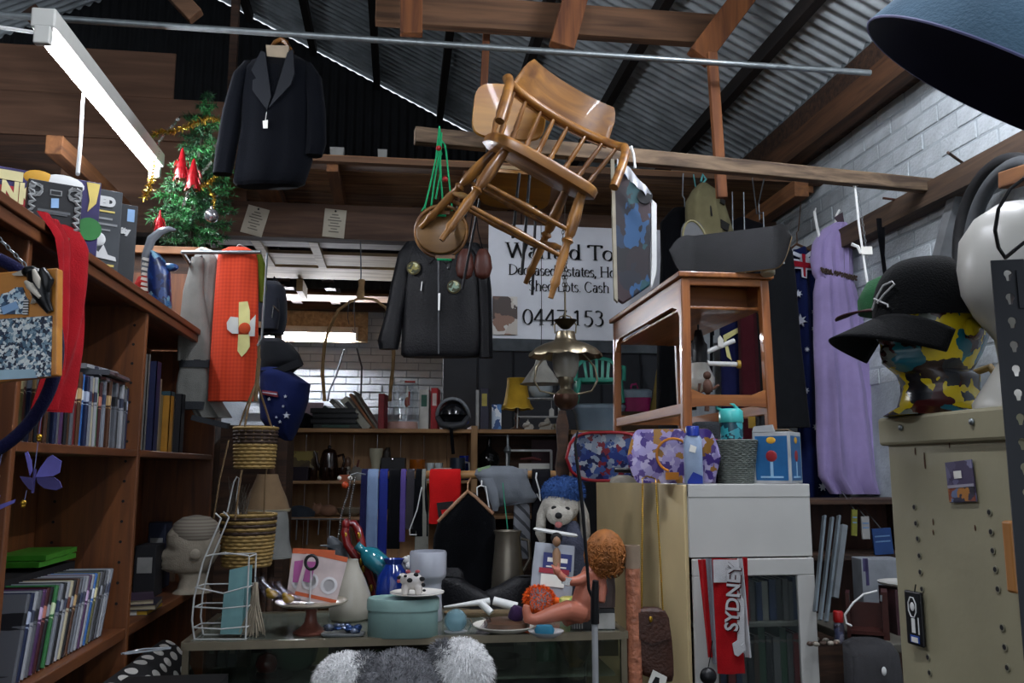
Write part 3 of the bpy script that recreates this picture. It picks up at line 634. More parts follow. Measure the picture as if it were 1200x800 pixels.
for i in range(9):
    cx, cy = -18 + i * 5.2, 268 + i * 5.0; a = i % 2
    ch.tube([ch.p(cx + 4 * math.cos(q * .785) * .7 + 4 * math.sin(q * .785) * .2, cy + 4 * math.cos(q * .785) * .7 - 2 * math.sin(q * .785) * (1 - a), -2 + 2 * a * math.sin(q * .785)) for q in range(8)], .8, 5, closed=True)
ch.build('chain', STEEL, pq)
MB(u, 38, 378).tube([(0 - 38 - 30, 0, 378 - 252), (0 - 38 - 16, 0, 378 - 268)], 1.2, 6).build('hook', STEEL, pq)
# blue ring with purple butterflies
d = 1.27; u = d / FP; o = at(-60, 418, d)
rg = thing('ring_mobile', 'dark blue ring mobile with purple butterflies and gold bells', 'mobile', o)
mb = MB(u, -60, 418); mb.tube([mb.p(-60 + 127 * math.cos(a * math.pi / 32), 418 - 127 * math.sin(a * math.pi / 32)) for a in range(64)], 7.5, 10, closed=True).build('ring', fab('wrapped_blue_ribbon', '#141536'), rg)
LIL = mat('lilac_wing', '#5f5aa8', .6, 0, .2, 30); LILD = mat('dark_lilac_wing', '#3d3670', .6)
def wing(mb, pts, y, mi): mb.ppx(pts, y, y + 1.5, mi)
mb = MB(u, -60, 418); wing(mb, [(54, 557), (58, 547), (66, 535), (71, 532), (82, 539), (81, 552), (74, 556), (60, 557)], -2, 0); wing(mb, [(54, 557), (74, 557), (81, 562), (84, 569), (78, 572), (64, 570), (56, 564)], 0, 1); wing(mb, [(48, 556), (40, 530), (43, 528), (48, 538), (50, 550)], -3, 0); wing(mb, [(48, 558), (34, 556), (38, 562), (46, 571), (50, 572)], 1, 1)
mb.tube([mb.p(52, 548), mb.p(51, 575)], 1.8, 6, 1).build('butterfly', [LIL, LILD], rg)
mb = MB(u, -60, 418); wing(mb, [(-8, 594), (-5, 572), (8, 571), (15, 578), (13, 586), (4, 592)], -2, 0); wing(mb, [(-8, 598), (12, 590), (34, 582), (33, 586), (16, 594), (2, 600)], -4, 0); mb.tube([mb.p(-10, 590), mb.p(-4, 604)], 1.8, 6, 1); mb.build('butterfly', [LIL, LILD], rg)
mb = MB(u, -60, 418)
for x0, y0, x1, y1 in ((55, 470, 51, 550), (13, 522, 6, 585), (44, 572, 42, 590)): mb.tube([mb.p(x0, y0), mb.p(x1, y1)], .5, 4)
mb.build('strings', mat('lilac_thread', '#6f76a0', .7), rg)
for x, y in ((53.5, 511), (8.5, 556), (41.5, 586)):
    mb = MB(u, -60, 418); mb.ball(mb.p(x, y), 3.4); mb.ball(mb.p(x, y + 3.5), 2.6).build('bell', GOLD, rg)
# blue patterned vase with a curved grey horn handle
d = 2.62; o, u = onx(186, 372, XL - .05); o.z = BT + .001
vs_ = thing('pottery_fish', 'blue patterned pottery fish with white spiny edge and curved grey tail', 'ornament', o)
BLP = patches('blue_floral_glaze', ['#12234f', '#1d3f7a', '#6f97ad', '#16285c', '#2b5b86', '#101d44'], 34, .3)
mb = MB(u, 172, 346); mb.loft(mb.rpx([(272, 160, 166), (280, 158, 174, 1), (296, 156, 182), (318, 158, 184), (336, 164, 186), (346, 168, 184)], 12), 20, 2, 0); mb.ball(mb.p(182, 290), (10, 5, 5)).build('body', BLP, vs_)
mb = MB(u, 172, 346)
for i in range(11): mb.ppx([(160 + i * .6, 280 + i * 6), (150, 278 + i * 6), (149, 281 + i * 6), (162 + i * .6, 285 + i * 6)], -3 + (i % 2), 2 + (i % 2))
mb.build('spines', WHITEC, vs_)
mb = MB(u, 172, 346); mb.tube([mb.p(151, 300), mb.p(152, 275), mb.p(158, 255), mb.p(168, 246), mb.p(178, 243), mb.p(186, 244)], [3, 5, 6, 5, 3.5, 1], 8, flat=.5).build('tail', mat('grey_glaze', '#6b7076', .25), vs_)
# tall cupboard behind the bookcase, Christmas tree on it
q0 = at(252, 302, 4.05); TC = q0.z
cu = thing('tall_cupboard', 'tall brown cupboard behind the far end of the bookcase', 'cupboard', (q0.x - .3, 4.2, 0), 0)
MB().box((0, 0, TC - .02), (.62, .62, .035)).build('top_board', wood('cupboard_top', '#6a4526', '#946339', 'X', 4, .6), cu, bevel=.003); MB().box((0, 0, (TC - .04) / 2), (.58, .56, TC - .04)).build('carcass', DARKT, cu)
MB().box((.12, -.285, TC * .55), (.3, .015, TC * .8)).build('door', OAKZ, cu)
u = 3.95 / FP; o = Vector((at(222, 300, 3.95).x, 4.0, TC))
tr = thing('christmas_tree', 'small green artificial Christmas tree with gold tinsel on the tall cupboard', 'tree', o)
rd = random.Random(5); GRN = mat('green_needles', '#357a40', .55, 0, .35, 40); GRD = mat('dark_green_needles', '#1b4628', .55, 0, .3, 40)
mb = MB(u, 222, 300); tk = MB(u, 222, 300)
tk.tube([(0, 0, 0), (2, 0, 60), (6, 0, 120), (12, 0, 196)], [3, 2.5, 2, 1], 6)
br = []
for z, r, n_ in ((14, 32, 13), (28, 41, 18), (44, 45, 19), (60, 43, 18), (76, 36, 15), (92, 34, 14), (108, 32, 12), (124, 26, 11), (140, 26, 10), (154, 24, 9), (168, 22, 8), (180, 10, 5), (192, 6, 4)):
    for k in range(n_):
        a = 6.283 * k / n_ + rd.uniform(-.3, .3); rr = r * rd.uniform(.8, 1.22); cx = 12 * z / 196
        if z == 168 and math.cos(a) > 0: rr *= 1.2
        b0_ = Vector((cx, 0, z)); b1_ = Vector((cx + rr * math.cos(a), rr * math.sin(a), z + rr * rd.uniform(-.28, .12))); br.append((b0_, b1_))
        tk.tube([b0_, b1_], .5, 4, caps=False); pts = []
        for q in range(int(20 + rr * 1.5)):
            f = rd.uniform(.12, 1); pts.append((b0_.lerp(b1_, f), Vector((rd.gauss(0, 1), rd.gauss(0, 1), rd.gauss(0, 1))) + (b1_ - b0_).normalized() * .8))
        fur(mb, pts, 7.5, .55, 0 if rd.random() < .55 else 1, rd.randint(0, 9999), .1, .4)
stuff(mb.build('needles', [GRN, GRD], tr)); tk.build('branches', mat('twig_wire', '#2b2a1c', .8), tr)
TIN = mat('gold_tinsel', '#b8963a', .25, .8, .3, 80); TIS = mat('silver_tinsel', '#c8c8c0', .2, .9, .2)
def garland(px, m, name, ln=3.2, seed=0):
    g = MB(u, 222, 300); pts = []; k = len(px); r2 = random.Random(seed)
    for i in range(k - 1):
        a, b = Vector(g.p(*px[i])), Vector(g.p(*px[i + 1])); nn = int((b - a).length * 5)
        for q in range(nn): pts.append((a.lerp(b, q / nn), Vector((r2.gauss(0, 1), r2.gauss(0, 1), r2.gauss(0, 1))).normalized()))
    fur(g, pts, ln * 1.25, .6, 0, seed, .1, .2); return stuff(g.build(name, m, tr))
garland([(180, 172, -30), (196, 168, -38), (214, 168, -40), (232, 158, -36), (246, 148, -30), (256, 146, -20)], TIN, 'tinsel_garland', 5, 1)
garland([(184, 176, -26), (188, 196, -32), (190, 216, -36), (186, 236, -36), (178, 244, -30)], TIN, 'tinsel_garland', 5.5, 2); garland([(252, 200, -26), (246, 216, -36), (236, 232, -40), (228, 258, -42)], TIS, 'tinsel_garland', 2.4, 3); garland([(262, 208, -18), (254, 226, -32), (244, 236, -38), (234, 238, -40)], TIN, 'tinsel_garland', 3.6, 4)
garland([(258, 190, -20), (254, 178, -22), (262, 170, -16)], TIS, 'tinsel_garland', 3, 5); garland([(190, 186, -34), (200, 170, -36), (214, 146, -28)], TIS, 'tinsel_garland', 2.2, 6)
garland([(252, 232, -32), (258, 244, -28), (257, 262, -26)], TIN, 'tinsel_garland', 2.6, 7)
RT = mat('red_foil', '#8e1018', .3, .2, .25, 60)
for i, (x, y, l, w_) in enumerate(((210, 192, 34, 6.5), (223, 204, 34, 7.5), (188, 264, 20, 4))):
    mb = MB(u, x, y); mb.lathe([(w_, -l), (w_ * .9, -l * .6), (w_ * .45, -l * .2), (w_ * .25, 0), (.6, 3)], (0, 0, 0), 12)
    fur(mb, [((w_ * math.cos(a) * .9, w_ * math.sin(a) * .9, -l * f), (math.cos(a), math.sin(a), -2.5)) for a in [k * .35 for k in range(18)] for f in (.35, .6, .85)], 9, .6, 0, i, .1, .1)
    tag(mb.build('foil_tassel', RT, loc=o + Vector(((x - 213) * u, -42 * u if i < 2 else -36 * u, (300 - y) * u)), rz=FACE), ['red foil tassel hanging on the tree, nearest its gold tinsel', 'red foil tassel hanging on the tree, lower of the paired two', 'small red foil tassel low on the tree by the blue pottery fish'][i], 'ornament')
mb = MB(u); mb.ball((0, 0, 0), 8.2, 20, 12); mb.lathe([(2, 7.5), (2, 10), (.5, 12)], (0, 0, 0), 10); tag(mb.build('tree_bauble', mat('silver_bauble', '#a9a9ad', .18, .85, .05), loc=o + Vector(((246 - 214) * u, -40 * u, (300 - 267) * u)), rz=FACE), 'round silver bauble hanging low on the Christmas tree', 'ornament')
# red bag and dark basket on the bookcase end
o, u = onz(203, 372, BT); o.x = min(o.x, XL - .1)
mb = MB(u, 203, 372); mb.loft(mb.rpx([(324, 188, 212, .5), (334, 184, 216), (352, 185, 217), (372, 190, 216)], 9), 20, 2.6, 0, 1.2, 5)
tag(mb.build('red_bag', fab('red_felt', '#8c1a14'), loc=o, rz=FACE), 'small red felt bag behind the blue pottery fish', 'bag')
# clothes hanging at the end of the bookcase
d = 3.3; u = d / FP
zr = at(260, 292, d).z - .012
ra, rb = at(214, 292, d), at(306, 292, d)
cr = tag(MB().tube([(ra.x, ra.y, zr), (rb.x, rb.y, zr)], .008, 8).tube([(ra.x, ra.y, zr), (ra.x - .05, 3.95, zr)], .008, 8).build('clothes_rail', STEEL), 'short steel clothes rail fixed to the tall cupboard', 'rail')
o = at(275, 380, d); og = thing('orange_shirt', 'bright orange checked shirt with a cream flower, hanging by the bookcase', 'shirt', o)
mb = MB(u, 275, 380); mb.loft(mb.rpx([(288, 262, 286, .6), (293, 252, 296, .9), (305, 251, 299), (340, 250, 301), (390, 249, 303), (440, 248, 304), (470, 248, 302, .8)], 11, 0), 40, 2.3, 0, 2.2, 4, 3)
def check(name, c1, c2, sx, sz):
    m, nt, b = _new(name); N = nt.nodes; L = nt.links; b.inputs['Roughness'].default_value = .9; tc = N.new('ShaderNodeTexCoord'); last = None
    for ax, s in (('X', sx), ('Z', sz)):
        w = N.new('ShaderNodeTexWave'); w.bands_direction = ax; w.inputs['Scale'].default_value = s; w.inputs['Distortion'].default_value = .5; L.new(tc.outputs['Object'], w.inputs['Vector'])
        if last is None: last = w.outputs['Fac']
        else:
            a = N.new('ShaderNodeMath'); a.operation = 'ADD'; L.new(last, a.inputs[0]); L.new(w.outputs['Fac'], a.inputs[1]); last = a.outputs[0]
    rp = N.new('ShaderNodeValToRGB'); mm = N.new('ShaderNodeMath'); mm.operation = 'MULTIPLY'; mm.inputs[1].default_value = .5; L.new(last, mm.inputs[0]); L.new(mm.outputs[0], rp.inputs[0])
    rp.color_ramp.elements[0].color = lin(c1); rp.color_ramp.elements[1].color = lin(c2); L.new(rp.outputs[0], b.inputs['Base Color']); return m
mb.build('body', check('orange_check', '#bf3415', '#d6451f', 22, 22), og)
mb = MB(u, 275, 380); fy = -13.2
def petal(px, y, mi): mb.ppx(px, y, y + .9, mi)
petal([(283, 356), (293, 355), (296, 366), (297, 384), (284, 386)], fy, 0); petal([(283, 374), (274, 373), (270, 380), (271, 388), (277, 393), (284, 393)], fy, 1); petal([(297, 378), (303, 371), (303, 396), (296, 396)], fy, 1); petal([(284, 394), (297, 394), (298, 408), (294, 415), (289, 420), (284, 413)], fy, 0)
mb.ball(mb.p(291, 387, fy), (7, 1.4, 7), mi=2).build('flower_motif', [mat('pale_yellow_cloth', '#d5cf8c', .9), mat('dull_white_cloth', '#c5c6c0', .9), mat('orange_cloth', '#b8431a', .9)], og)
mb = MB(u, 275, 380); mb.loft(mb.rpx([(292, 292, 300, .7), (308, 296, 306), (335, 299, 308), (352, 300, 306, .6)], 8, 8), 16, 2).build('olive_lining', fab('olive_cloth', '#5e6a22'), og)
mb = MB(u, 275, 380); mb.tube([mb.p(270, 290), mb.p(276, 284), mb.p(284, 288)], 1.2, 6).build('hanger_hook', STEEL, og)
o = at(232, 400, d + .04); gc = thing('grey_cardigan', 'light grey knitted cardigan with dark cuffs hanging beside the orange shirt', 'cardigan', o)
mb = MB(u, 232, 400); mb.loft(mb.rpx([(291, 222, 250, .6), (300, 220, 251), (330, 217, 251), (380, 213, 249), (424, 213, 250), (470, 222, 262), (490, 234, 276, .8)], 9, 3), 36, 2.2, 0, 2, 4, 8).build('body', fab('grey_knit', '#83847f'), gc)
mb = MB(u, 232, 400); mb.loft(mb.rpx([(300, 222, 236), (340, 214, 238), (400, 211, 250), (424, 212, 250)], 6, -7), 24, 2.2, 0, 1.4, 4, 2).build('sleeve', fab('grey_knit', '#83847f'), gc)
mb = MB(u, 232, 400); mb.loft(mb.rpx([(432, 214, 246), (452, 211, 247), (473, 212, 245)], 6, -5), 24, 2.2, 0, 1.2, 4, 5).build('sleeve', fab('grey_knit', '#83847f'), gc)
for px in ([(423, 213, 251), (432, 214, 252)], [(472, 209, 246), (481, 210, 245)]):
    mb = MB(u, 232, 400); mb.loft(mb.rpx(px, 7, -6), 24, 2.2).build('cuff', fab('slate_rib', '#3b3e42'), gc)
MB(u, 232, 400).ppx([(232, 487), (274, 497), (272, 503), (230, 493)], -6, 4).build('hem', fab('slate_rib', '#3b3e42'), gc); MB(u, 232, 400).ppx([(225, 303), (235, 298), (231, 330), (224, 348)], -11, -8).build('lapel', fab('slate_rib', '#3b3e42'), gc)
mb = MB(u, 232, 400); mb.tube([mb.p(222, 292), mb.p(230, 287), mb.p(246, 292), mb.p(252, 300)], 2.4, 8).build('hanger', WHITEP, gc)
tag(bx(None, 'dark_gap_filler', 236, 332, 498, 800, 4.75, .3, DARKT, 290), 'plain dark block added to darken the gap behind the cane baskets', 'cabinet')  # added dark block, hides the pale wall in this gap
# dark stand with bags and caps
d = 3.95; u = d / FP; o = at(322, 400, d)
st = thing('hat_stand', 'dark pole stand behind the orange shirt, carrying a backpack and caps', 'stand', (o.x, o.y + .12, 0))
MB().lathe([(.16, 0), (.16, .02), (.03, .05), (.017, .08), (.017, at(320, 325, d).z)], (0, 0, 0), 12).build('pole', DARKT, st)
hk = MB()
for z_ in (at(320, 332, d).z, at(320, 398, d).z, at(320, 440, d).z): hk.tube([(0, 0, z_), (.01, -.1, z_ + .02)], .007, 6)
hk.build('pegs', DARKT, st)
oo = at(318, 362, d); bp = thing('backpack', 'small black backpack hanging behind the orange shirt', 'bag', oo)
mb = MB(u, 318, 362); mb.loft(mb.rpx([(330, 308, 326, .6), (336, 303, 332), (350, 301, 335), (375, 301, 336), (392, 303, 333, .8)], 16), 24, 2.6).build('body', fab('black_nylon', '#171a22', sheen=.1), bp); mb = MB(u, 318, 362); mb.loft(mb.rpx([(352, 312, 330), (372, 311, 332), (388, 313, 330)], 6, -14), 20, 3).build('pocket', fab('black_nylon', '#171a22'), bp)
mb = MB(u, 318, 362); mb.tube([mb.p(326, 362, -21), mb.p(332, 368, -19)], .8, 5).tube([mb.p(326, 362, -21), mb.p(325, 376, -21)], .6, 5).build('zip_pull', CHROME, bp); mb = MB(u, 318, 362); mb.tube([mb.p(316, 331), mb.p(320, 324), mb.p(325, 331)], 1.5, 6).build('loop', BLACKF, bp); MB(u, 318, 362).ppx([(301, 378), (312, 380), (312, 387), (301, 385)], -18, -15).build('tan_label', mat('tan_patch', '#6d5a44', .8), bp)
oo = at(330, 420, d - .1); cp = thing('peaked_cap', 'black peaked cap hanging above the navy flag cap', 'cap', oo)
mb = MB(u, 330, 420); mb.loft(mb.rpx([(396, 305, 326, .5), (402, 304, 338), (414, 304, 348), (425, 304, 353), (436, 304, 340, .7)], 22, 8), 24, 2).build('crown', fab('matt_black_felt', '#15171b'), cp); MB(u, 330, 420).ppx([(310, 436), (338, 437), (357, 430), (353, 422), (330, 432)], -16, -10).build('peak', fab('matt_black_felt', '#15171b'), cp)
oo = at(332, 470, d - .14); nf = thing('navy_flag_cap', 'navy blue cap printed with white stars and a small red and white flag', 'cap', oo)
mb = MB(u, 332, 470); mb.loft(mb.rpx([(432, 304, 332, .7), (440, 304, 345), (450, 304, 360), (470, 304, 358), (490, 306, 352), (506, 318, 346, .7), (514, 334, 342, .3)], 24, 6), 30, 2.2, 0, 1.5, 3, 4).build('body', NAVYF, nf)
mb = MB(u, 332, 470); WS = mat('white_star_print', '#b9c0cc', .8)
for x, y, r_ in ((341, 487, 4), (339, 466, 2), (337, 477, 1.6), (334, 494, 2), (330, 489, 1.6), (327, 500, 1.6), (321, 469, 2)):
    mb.ppx([(x + r_ * (1 if k % 2 == 0 else .42) * math.sin(k * .628), y - r_ * (1 if k % 2 == 0 else .42) * math.cos(k * .628)) for k in range(10)], -19.5, -15)
stuff(mb.build('stars', WS, nf)); MB(u, 332, 470).ppx([(313, 459), (330, 461), (331, 467), (314, 464)], -20, -16, 0).ppx([(314, 461), (330, 463), (330, 464.5), (314, 462)], -20.6, -17, 1).build('flag_print', [mat('faded_red', '#7a2530', .8), WS], nf)
# ================================================================== things hanging under the roof
HONEY = wood('honey_varnished_timber', '#5a3513', '#926428', 'X', 3, .42, .05, .1); HONEYZ = wood('honey_varnished_turning', '#5c3814', '#94652a', 'Z', 3, .35, .05, .3)
def Ry(a): return Matrix.Rotation(R(a), 4, 'Y')
def Rx(a): return Matrix.Rotation(R(a), 4, 'X')
def Rz(a): return Matrix.Rotation(R(a), 4, 'Z')
def pose(face_px, *ms):
    m = Matrix.Rotation(FACE - math.atan((face_px - 600) / FP), 4, 'Z')
    for x in ms: m = m @ x
    return tuple(m.to_euler())
# captain's chair
o = at(632, 196, 2.81)
ch = thing('captains_chair', 'varnished wooden captain\'s chair with turned spindles hanging tilted from the beam', 'chair', o, pose(632, Ry(29), Rx(11), Rz(20)))
SWd, SDp = .40, .36
MB().loft([(-.02, 0, SWd * .46, 0, SDp * .46), (-.012, 0, SWd / 2, 0, SDp / 2), (.012, 0, SWd / 2, 0, SDp / 2), (.02, 0, SWd * .48, 0, SDp * .48)], 32, 3.2).build('seat', HONEY, ch)
legs = {}
for nm, top, bot in (('a', (-.14, -.11), (-.20, -.20)), ('b', (.14, -.11), (.19, -.20)), ('c', (-.14, .11), (-.235, .20)), ('e', (.14, .11), (.19, .20))):
    a, b = Vector((top[0], top[1], -.01)), Vector((bot[0], bot[1], -.36)); legs[nm] = (a, b)
    prof = [(0, .014), (.1, .017), (.25, .021), (.4, .018), (.44, .012), (.47, .020), (.5, .012), (.6, .017), (.8, .013), (.86, .017), (.9, .011), (1, .009)]
    MB().tube([a.lerp(b, t) for t, r_ in prof], [r_ for t, r_ in prof], 10).build('leg', HONEYZ, ch)
def legp(n_, t): return legs[n_][0].lerp(legs[n_][1], t)
for p_, q_, t in (('a', 'c', .55), ('b', 'e', .55), ('a', 'b', .62), ('c', 'e', .62), ('a', 'b', .38), ('c', 'e', .38)):
    a, b = legp(p_, t), legp(q_, t); MB().tube([a, a.lerp(b, .3), a.lerp(b, .5), a.lerp(b, .7), b], [.007, .009, .012, .009, .007], 8).build('stretcher', HONEYZ, ch)
AH = .20; bow = []
for i in range(41):
    t = -1 + 2 * i / 40; an = t * math.pi / 2 * 1.0
    x = .235 * math.sin(an); y = .20 * math.cos(an) - .02; z = AH
    if abs(t) > .82: k = (abs(t) - .82) / .18; y -= .16 * k; z -= .16 * k ** 2.2; x *= 1 - .12 * k
    bow.append(Vector((x, y, z)))
MB().tube(bow, [.015] * 41, 10).build('arm_bow', HONEY, ch)
def crest(u, v):
    an = (-1 + 2 * u) * 1.02; x = .225 * math.sin(an); y = .205 * math.cos(an) - .018; top = .115 * min(1, (1 - abs(2 * u - 1)) * 5) ** .5
    return (x, y + .02 * v, AH - .02 + (top + .028) * v)
MB().sheet(crest, 28, 6, 0, .026).build('crest_rail', HONEY, ch)
for i in (5, 9, 13, 17, 20, 23, 27, 31, 35):
    b = bow[i]; sx, sy = b.x * .82, b.y * .80
    MB().tube([(sx, sy, .015), Vector((sx, sy, .015)).lerp(b, .3), Vector((sx, sy, .015)).lerp(b, .36), Vector((sx, sy, .015)).lerp(b, .42), b], [.006, .011, .007, .010, .006], 8).build('spindle', HONEYZ, ch)
# school chair behind it
YPLY = wood('yellow_moulded_ply', '#8f5c16', '#b8832c', 'X', 2, .45, .05, .05); PPLY = wood('pale_ply_underside', '#a48a63', '#c4ab80', 'X', 2, .6, .1)
o = at(597, 132, 3.07); s2 = thing('school_chair', 'yellow moulded plywood school chair with black steel legs behind the captain\'s chair', 'chair', o, pose(597, Ry(5)))
u = 3.07 / FP
mb = MB(u, 597, 132)
mb.loft([(-4, 0, 40, 0, 31), (0, 0, 43, 0, 34), (4, 0, 42, 0, 33)], 36, 4.5, M=Matrix.Rotation(R(90), 4, 'X')).build('backrest', YPLY, s2)
MB(u, 597, 132).loft([(-2, 10, 45, 62, 52), (2, 10, 45, 62, 52)], 32, 4, M=Matrix.Translation((0, 0, -62)) @ Rx(-6)).build('seat', PPLY, s2)
MB(u, 597, 132).loft([(-2, 10, 45, 62, 52), (2, 10, 45, 62, 52)], 32, 4, M=Matrix.Translation((2, -1, -67)) @ Rx(-6)).build('seat_ply', YPLY, s2)
for pts in ([(-32, 8, -66), (-34, 0, -100), (-52, -10, -195)], [(18, 8, -70), (17, 0, -150)], [(30, 10, -66), (31, 6, -190)], [(-30, 95, -66), (-44, 120, -190)], [(40, 95, -66), (46, 120, -190)]):
    MB(u).tube(pts, 1.9, 8).build('leg', BLACKP, s2)
for sx in (-22, 22): MB(u).tube([(sx, 5, 12), (sx, 9, -20), (sx, 14, -50), (sx, 40, -66)], 2, 8).build('back_tube', BLACKP, s2)
# wooden swing disc on green rope
o = at(517, 270, 2.98); u = 2.98 / FP; sw = thing('wooden_swing', 'round wooden swing seat hung on green rope from the beam', 'swing', o)
MB(u, 517, 270).lathe([(28, -3), (29, -2), (29, 2), (28, 3)], (0, 0, 0), 40, 0, Matrix.Rotation(R(78), 4, 'X') @ Matrix.Scale(1.06, 4, (0, 1, 0))).build('seat_disc', wood('swing_board', '#5c3f1c', '#77562a', 'X', 2, .5), sw)
mb = MB(u, 517, 270); mb.tube([mb.p(517 + 30 * math.cos(a * .1963), 271 - 31 * math.sin(a * .1963), 0) for a in range(32)], 2.2, 8, closed=True).build('rim_band', HONEY, sw)
GRO = fab('green_rope', '#23a268', bump=.5, bscale=500)
for y_, x0, x1 in ((250, 503, 527), (303, 511, 534)):
    mb = MB(u, 517, 270); mb.bar(mb.p(x0, y_, -4), mb.p(x1, y_, -4), 3, 4); mb.build('cleat', HONEY, sw)
    mb = MB(u, 517, 270); mb.tube([mb.p(x0 + 2, y_ + 3, -5), mb.p(x1 - 4, y_ + 3.5, -5)], 1.4, 6).build('rope_loop', GRO, sw)
mb = MB(u, 517, 270)
for pts in ([(497, 244), (503, 215), (510, 182), (513, 145)], [(505, 240), (508, 210), (513, 180), (514, 146)], [(519, 240), (516, 210), (515, 185), (516, 150)], [(530, 246), (525, 205), (522, 175), (520, 165), (515, 158)], [(510, 232), (515, 200), (512, 178)], [(500, 246), (497, 240), (494, 247)]):
    mb.tube([mb.p(x, y, 2 * math.sin(i * 2)) for i, (x, y) in enumerate(pts)], 1.1, 6)
mb.tube([mb.p(512, 176), mb.p(514, 170), mb.p(516, 176), mb.p(514, 181), mb.p(511, 175)], 1.8, 6); mb.tube([mb.p(513, 146, 0), mb.p(513, 141, 4), mb.p(513, 143, 14), mb.p(514, 150, 12)], 1.1, 6)
stuff(mb.build('rope', GRO, sw))
for x, y in ((513, 170), (521, 208)): mb = MB(u, 517, 270); mb.ball(mb.p(x, y, -1), 3.6, 10, 7).build('red_bead', mat('red_bead_paint', '#9a1c1c', .4), sw)
# ---------------------------------------------------------------- garments
def hanger_hook(t, u, x, y, top, m=STEEL, y0=0):
    mb = MB(u, x, y); k = [mb.p(x, top + 9, y0), mb.p(x, top + 4, y0), mb.p(x - 2.5, top + 2, y0), mb.p(x - 2, top - 1, y0), mb.p(x + 1, top - 2, y0), mb.p(x + 3, top, y0)]
    mb.tube(k, .7, 6); return mb.build('hanger_hook', m, t)
# dark dinner jacket on a wooden hanger, from the pipe
d = 3.42; u = d / FP; o = at(318, 135, d); SUIT = fab('midnight_suit_cloth', '#080a0f', spec=.03)
jk = thing('dinner_jacket', 'midnight blue dinner jacket on a wooden hanger under the galvanised pipe', 'jacket', o)
mb = MB(u, 318, 135); mb.loft(mb.rpx([(62, 306, 346, .5), (70, 290, 360, .8), (80, 282, 366), (110, 282, 366), (150, 284, 366), (190, 280, 368), (218, 278, 360, .9), (222, 282, 352, .7)], 16), 40, 2.3, 0, 1.8, 4, 2).build('body', SUIT, jk)
for rows, sd in (([(70, 284, 300, .5), (86, 272, 292, 1), (130, 262, 286, 1), (180, 256, 280, 1), (208, 254, 276, .9)], 1), ([(72, 350, 364, .5), (90, 356, 376, 1), (130, 360, 382, 1), (170, 360, 384), (186, 358, 380, .9)], 2)):
    mb = MB(u, 318, 135); mb.loft(mb.rpx(rows, 9, -3), 22, 2.2, 0, 1, 3, sd).build('sleeve', SUIT, jk)
for poly in ([(308, 64), (313, 66), (322, 120), (318, 136), (300, 112), (300, 100), (304, 98), (298, 88)], [(345, 62), (339, 66), (326, 118), (320, 134), (344, 106), (348, 92)]):
    MB(u, 318, 135).ppx(poly, -18.5, -14.5).build('lapel', mat('satin_lapel', '#101319', .45, 0, .1), jk)
MB(u, 318, 135).ppx([(314, 66), (338, 66), (324, 118), (320, 118)], -15.5, -13.5).build('lining', BLACKF, jk)
mb = MB(u, 318, 135); mb.tube([mb.p(312, 58, -3), mb.p(320, 46, -3), mb.p(327, 42, -3), mb.p(333, 46, -3), mb.p(341, 58, -3)], [3, 4.5, 5, 4.5, 3], 10, flat=.6).build('hanger', HONEY, jk)
MB(u, 318, 135).ppx([(313, 56), (340, 57), (339, 72), (315, 70)], -17, -15).build('cloth_label', mat('tan_label', '#837764', .8), jk); hanger_hook(jk, u, 318, 135, 33, y0=-3).location.x = 9 * u
mb = MB(u, 318, 135); mb.tube([mb.p(317, 150, -19), mb.p(318, 139, -19)], .35, 4).ppx([(314, 150), (320, 149), (320, 159), (315, 159)], -19.6, -19).build('price_tag', PAPER, jk)
# black leather jacket
o = at(514, 350, 4.42); u = 4.42 / FP; lj = thing('leather_jacket', 'black zip leather jacket with two round badges hanging below the loft edge', 'jacket', o)
mb = MB(u, 514, 350); mb.loft(mb.rpx([(280, 492, 545, .5), (288, 478, 556, .8), (300, 474, 562), (340, 472, 564), (380, 472, 566), (404, 471, 567), (416, 471, 564, .9), (419, 474, 560, .8)], 15), 44, 2.4, 0, 1.6, 4, 6).build('body', LEATHER, lj)
for rows, sd in (([(282, 476, 494, .5), (296, 466, 488, 1), (330, 459, 480, 1), (370, 452, 474, 1), (400, 444, 470, 1), (410, 446, 468, .9)], 3), ([(284, 546, 560, .5), (300, 556, 572, 1), (340, 560, 576, 1), (380, 562, 577, 1), (420, 562, 578, .9)], 4)):
    mb = MB(u, 514, 350); mb.loft(mb.rpx(rows, 9, -3), 22, 2.2, 0, 1, 3, sd).build('sleeve', LEATHER, lj)
MB(u, 514, 350).ppx([(492, 282), (500, 278), (512, 304), (504, 312)], -17, -13).build('collar', LEATHER, lj); MB(u, 514, 350).ppx([(546, 282), (538, 278), (516, 304), (524, 312)], -17, -13).build('collar', LEATHER, lj)
MB(u, 514, 350).ppx([(513.5, 305), (515.5, 305), (517, 417), (515.4, 417)], -16.5, -15).build('zip', mat('gunmetal_zip', '#4a4c4e', .4, .5), lj); MB(u, 514, 350).ppx([(515, 347), (517.5, 347), (517, 367), (515, 367)], -18, -16.6).build('zip_pull', CHROME, lj); mb = MB(u, 514, 350); mb.tube([mb.p(496, 333, -16), mb.p(495, 344, -16)], 1, 6).build('zip_pull', CHROME, lj)
for x, y, c in ((486, 317, '#8d8546'), (533, 339, '#86a08d')):
    mb = MB(u, x, y); mb.lathe([(8, 0), (8, 1.2), (7, 1.6), (7, 1.2)], (0, 0, 0), 24, 0, Matrix.Rotation(R(90), 4, 'X')); mb.lathe([(6.6, .5), (6.4, 2)], (0, 0, 0), 24, 1, Matrix.Rotation(R(90), 4, 'X'))
    mb.build('round_badge', [mat('badge_rim', '#4c4526', .6), patches('badge_%d' % x, [c, '#3a3d24', c, '#c8c8a0'], 60, .6)], lj, loc=((x - 514) * u, -15.5 * u, (350 - y) * u))
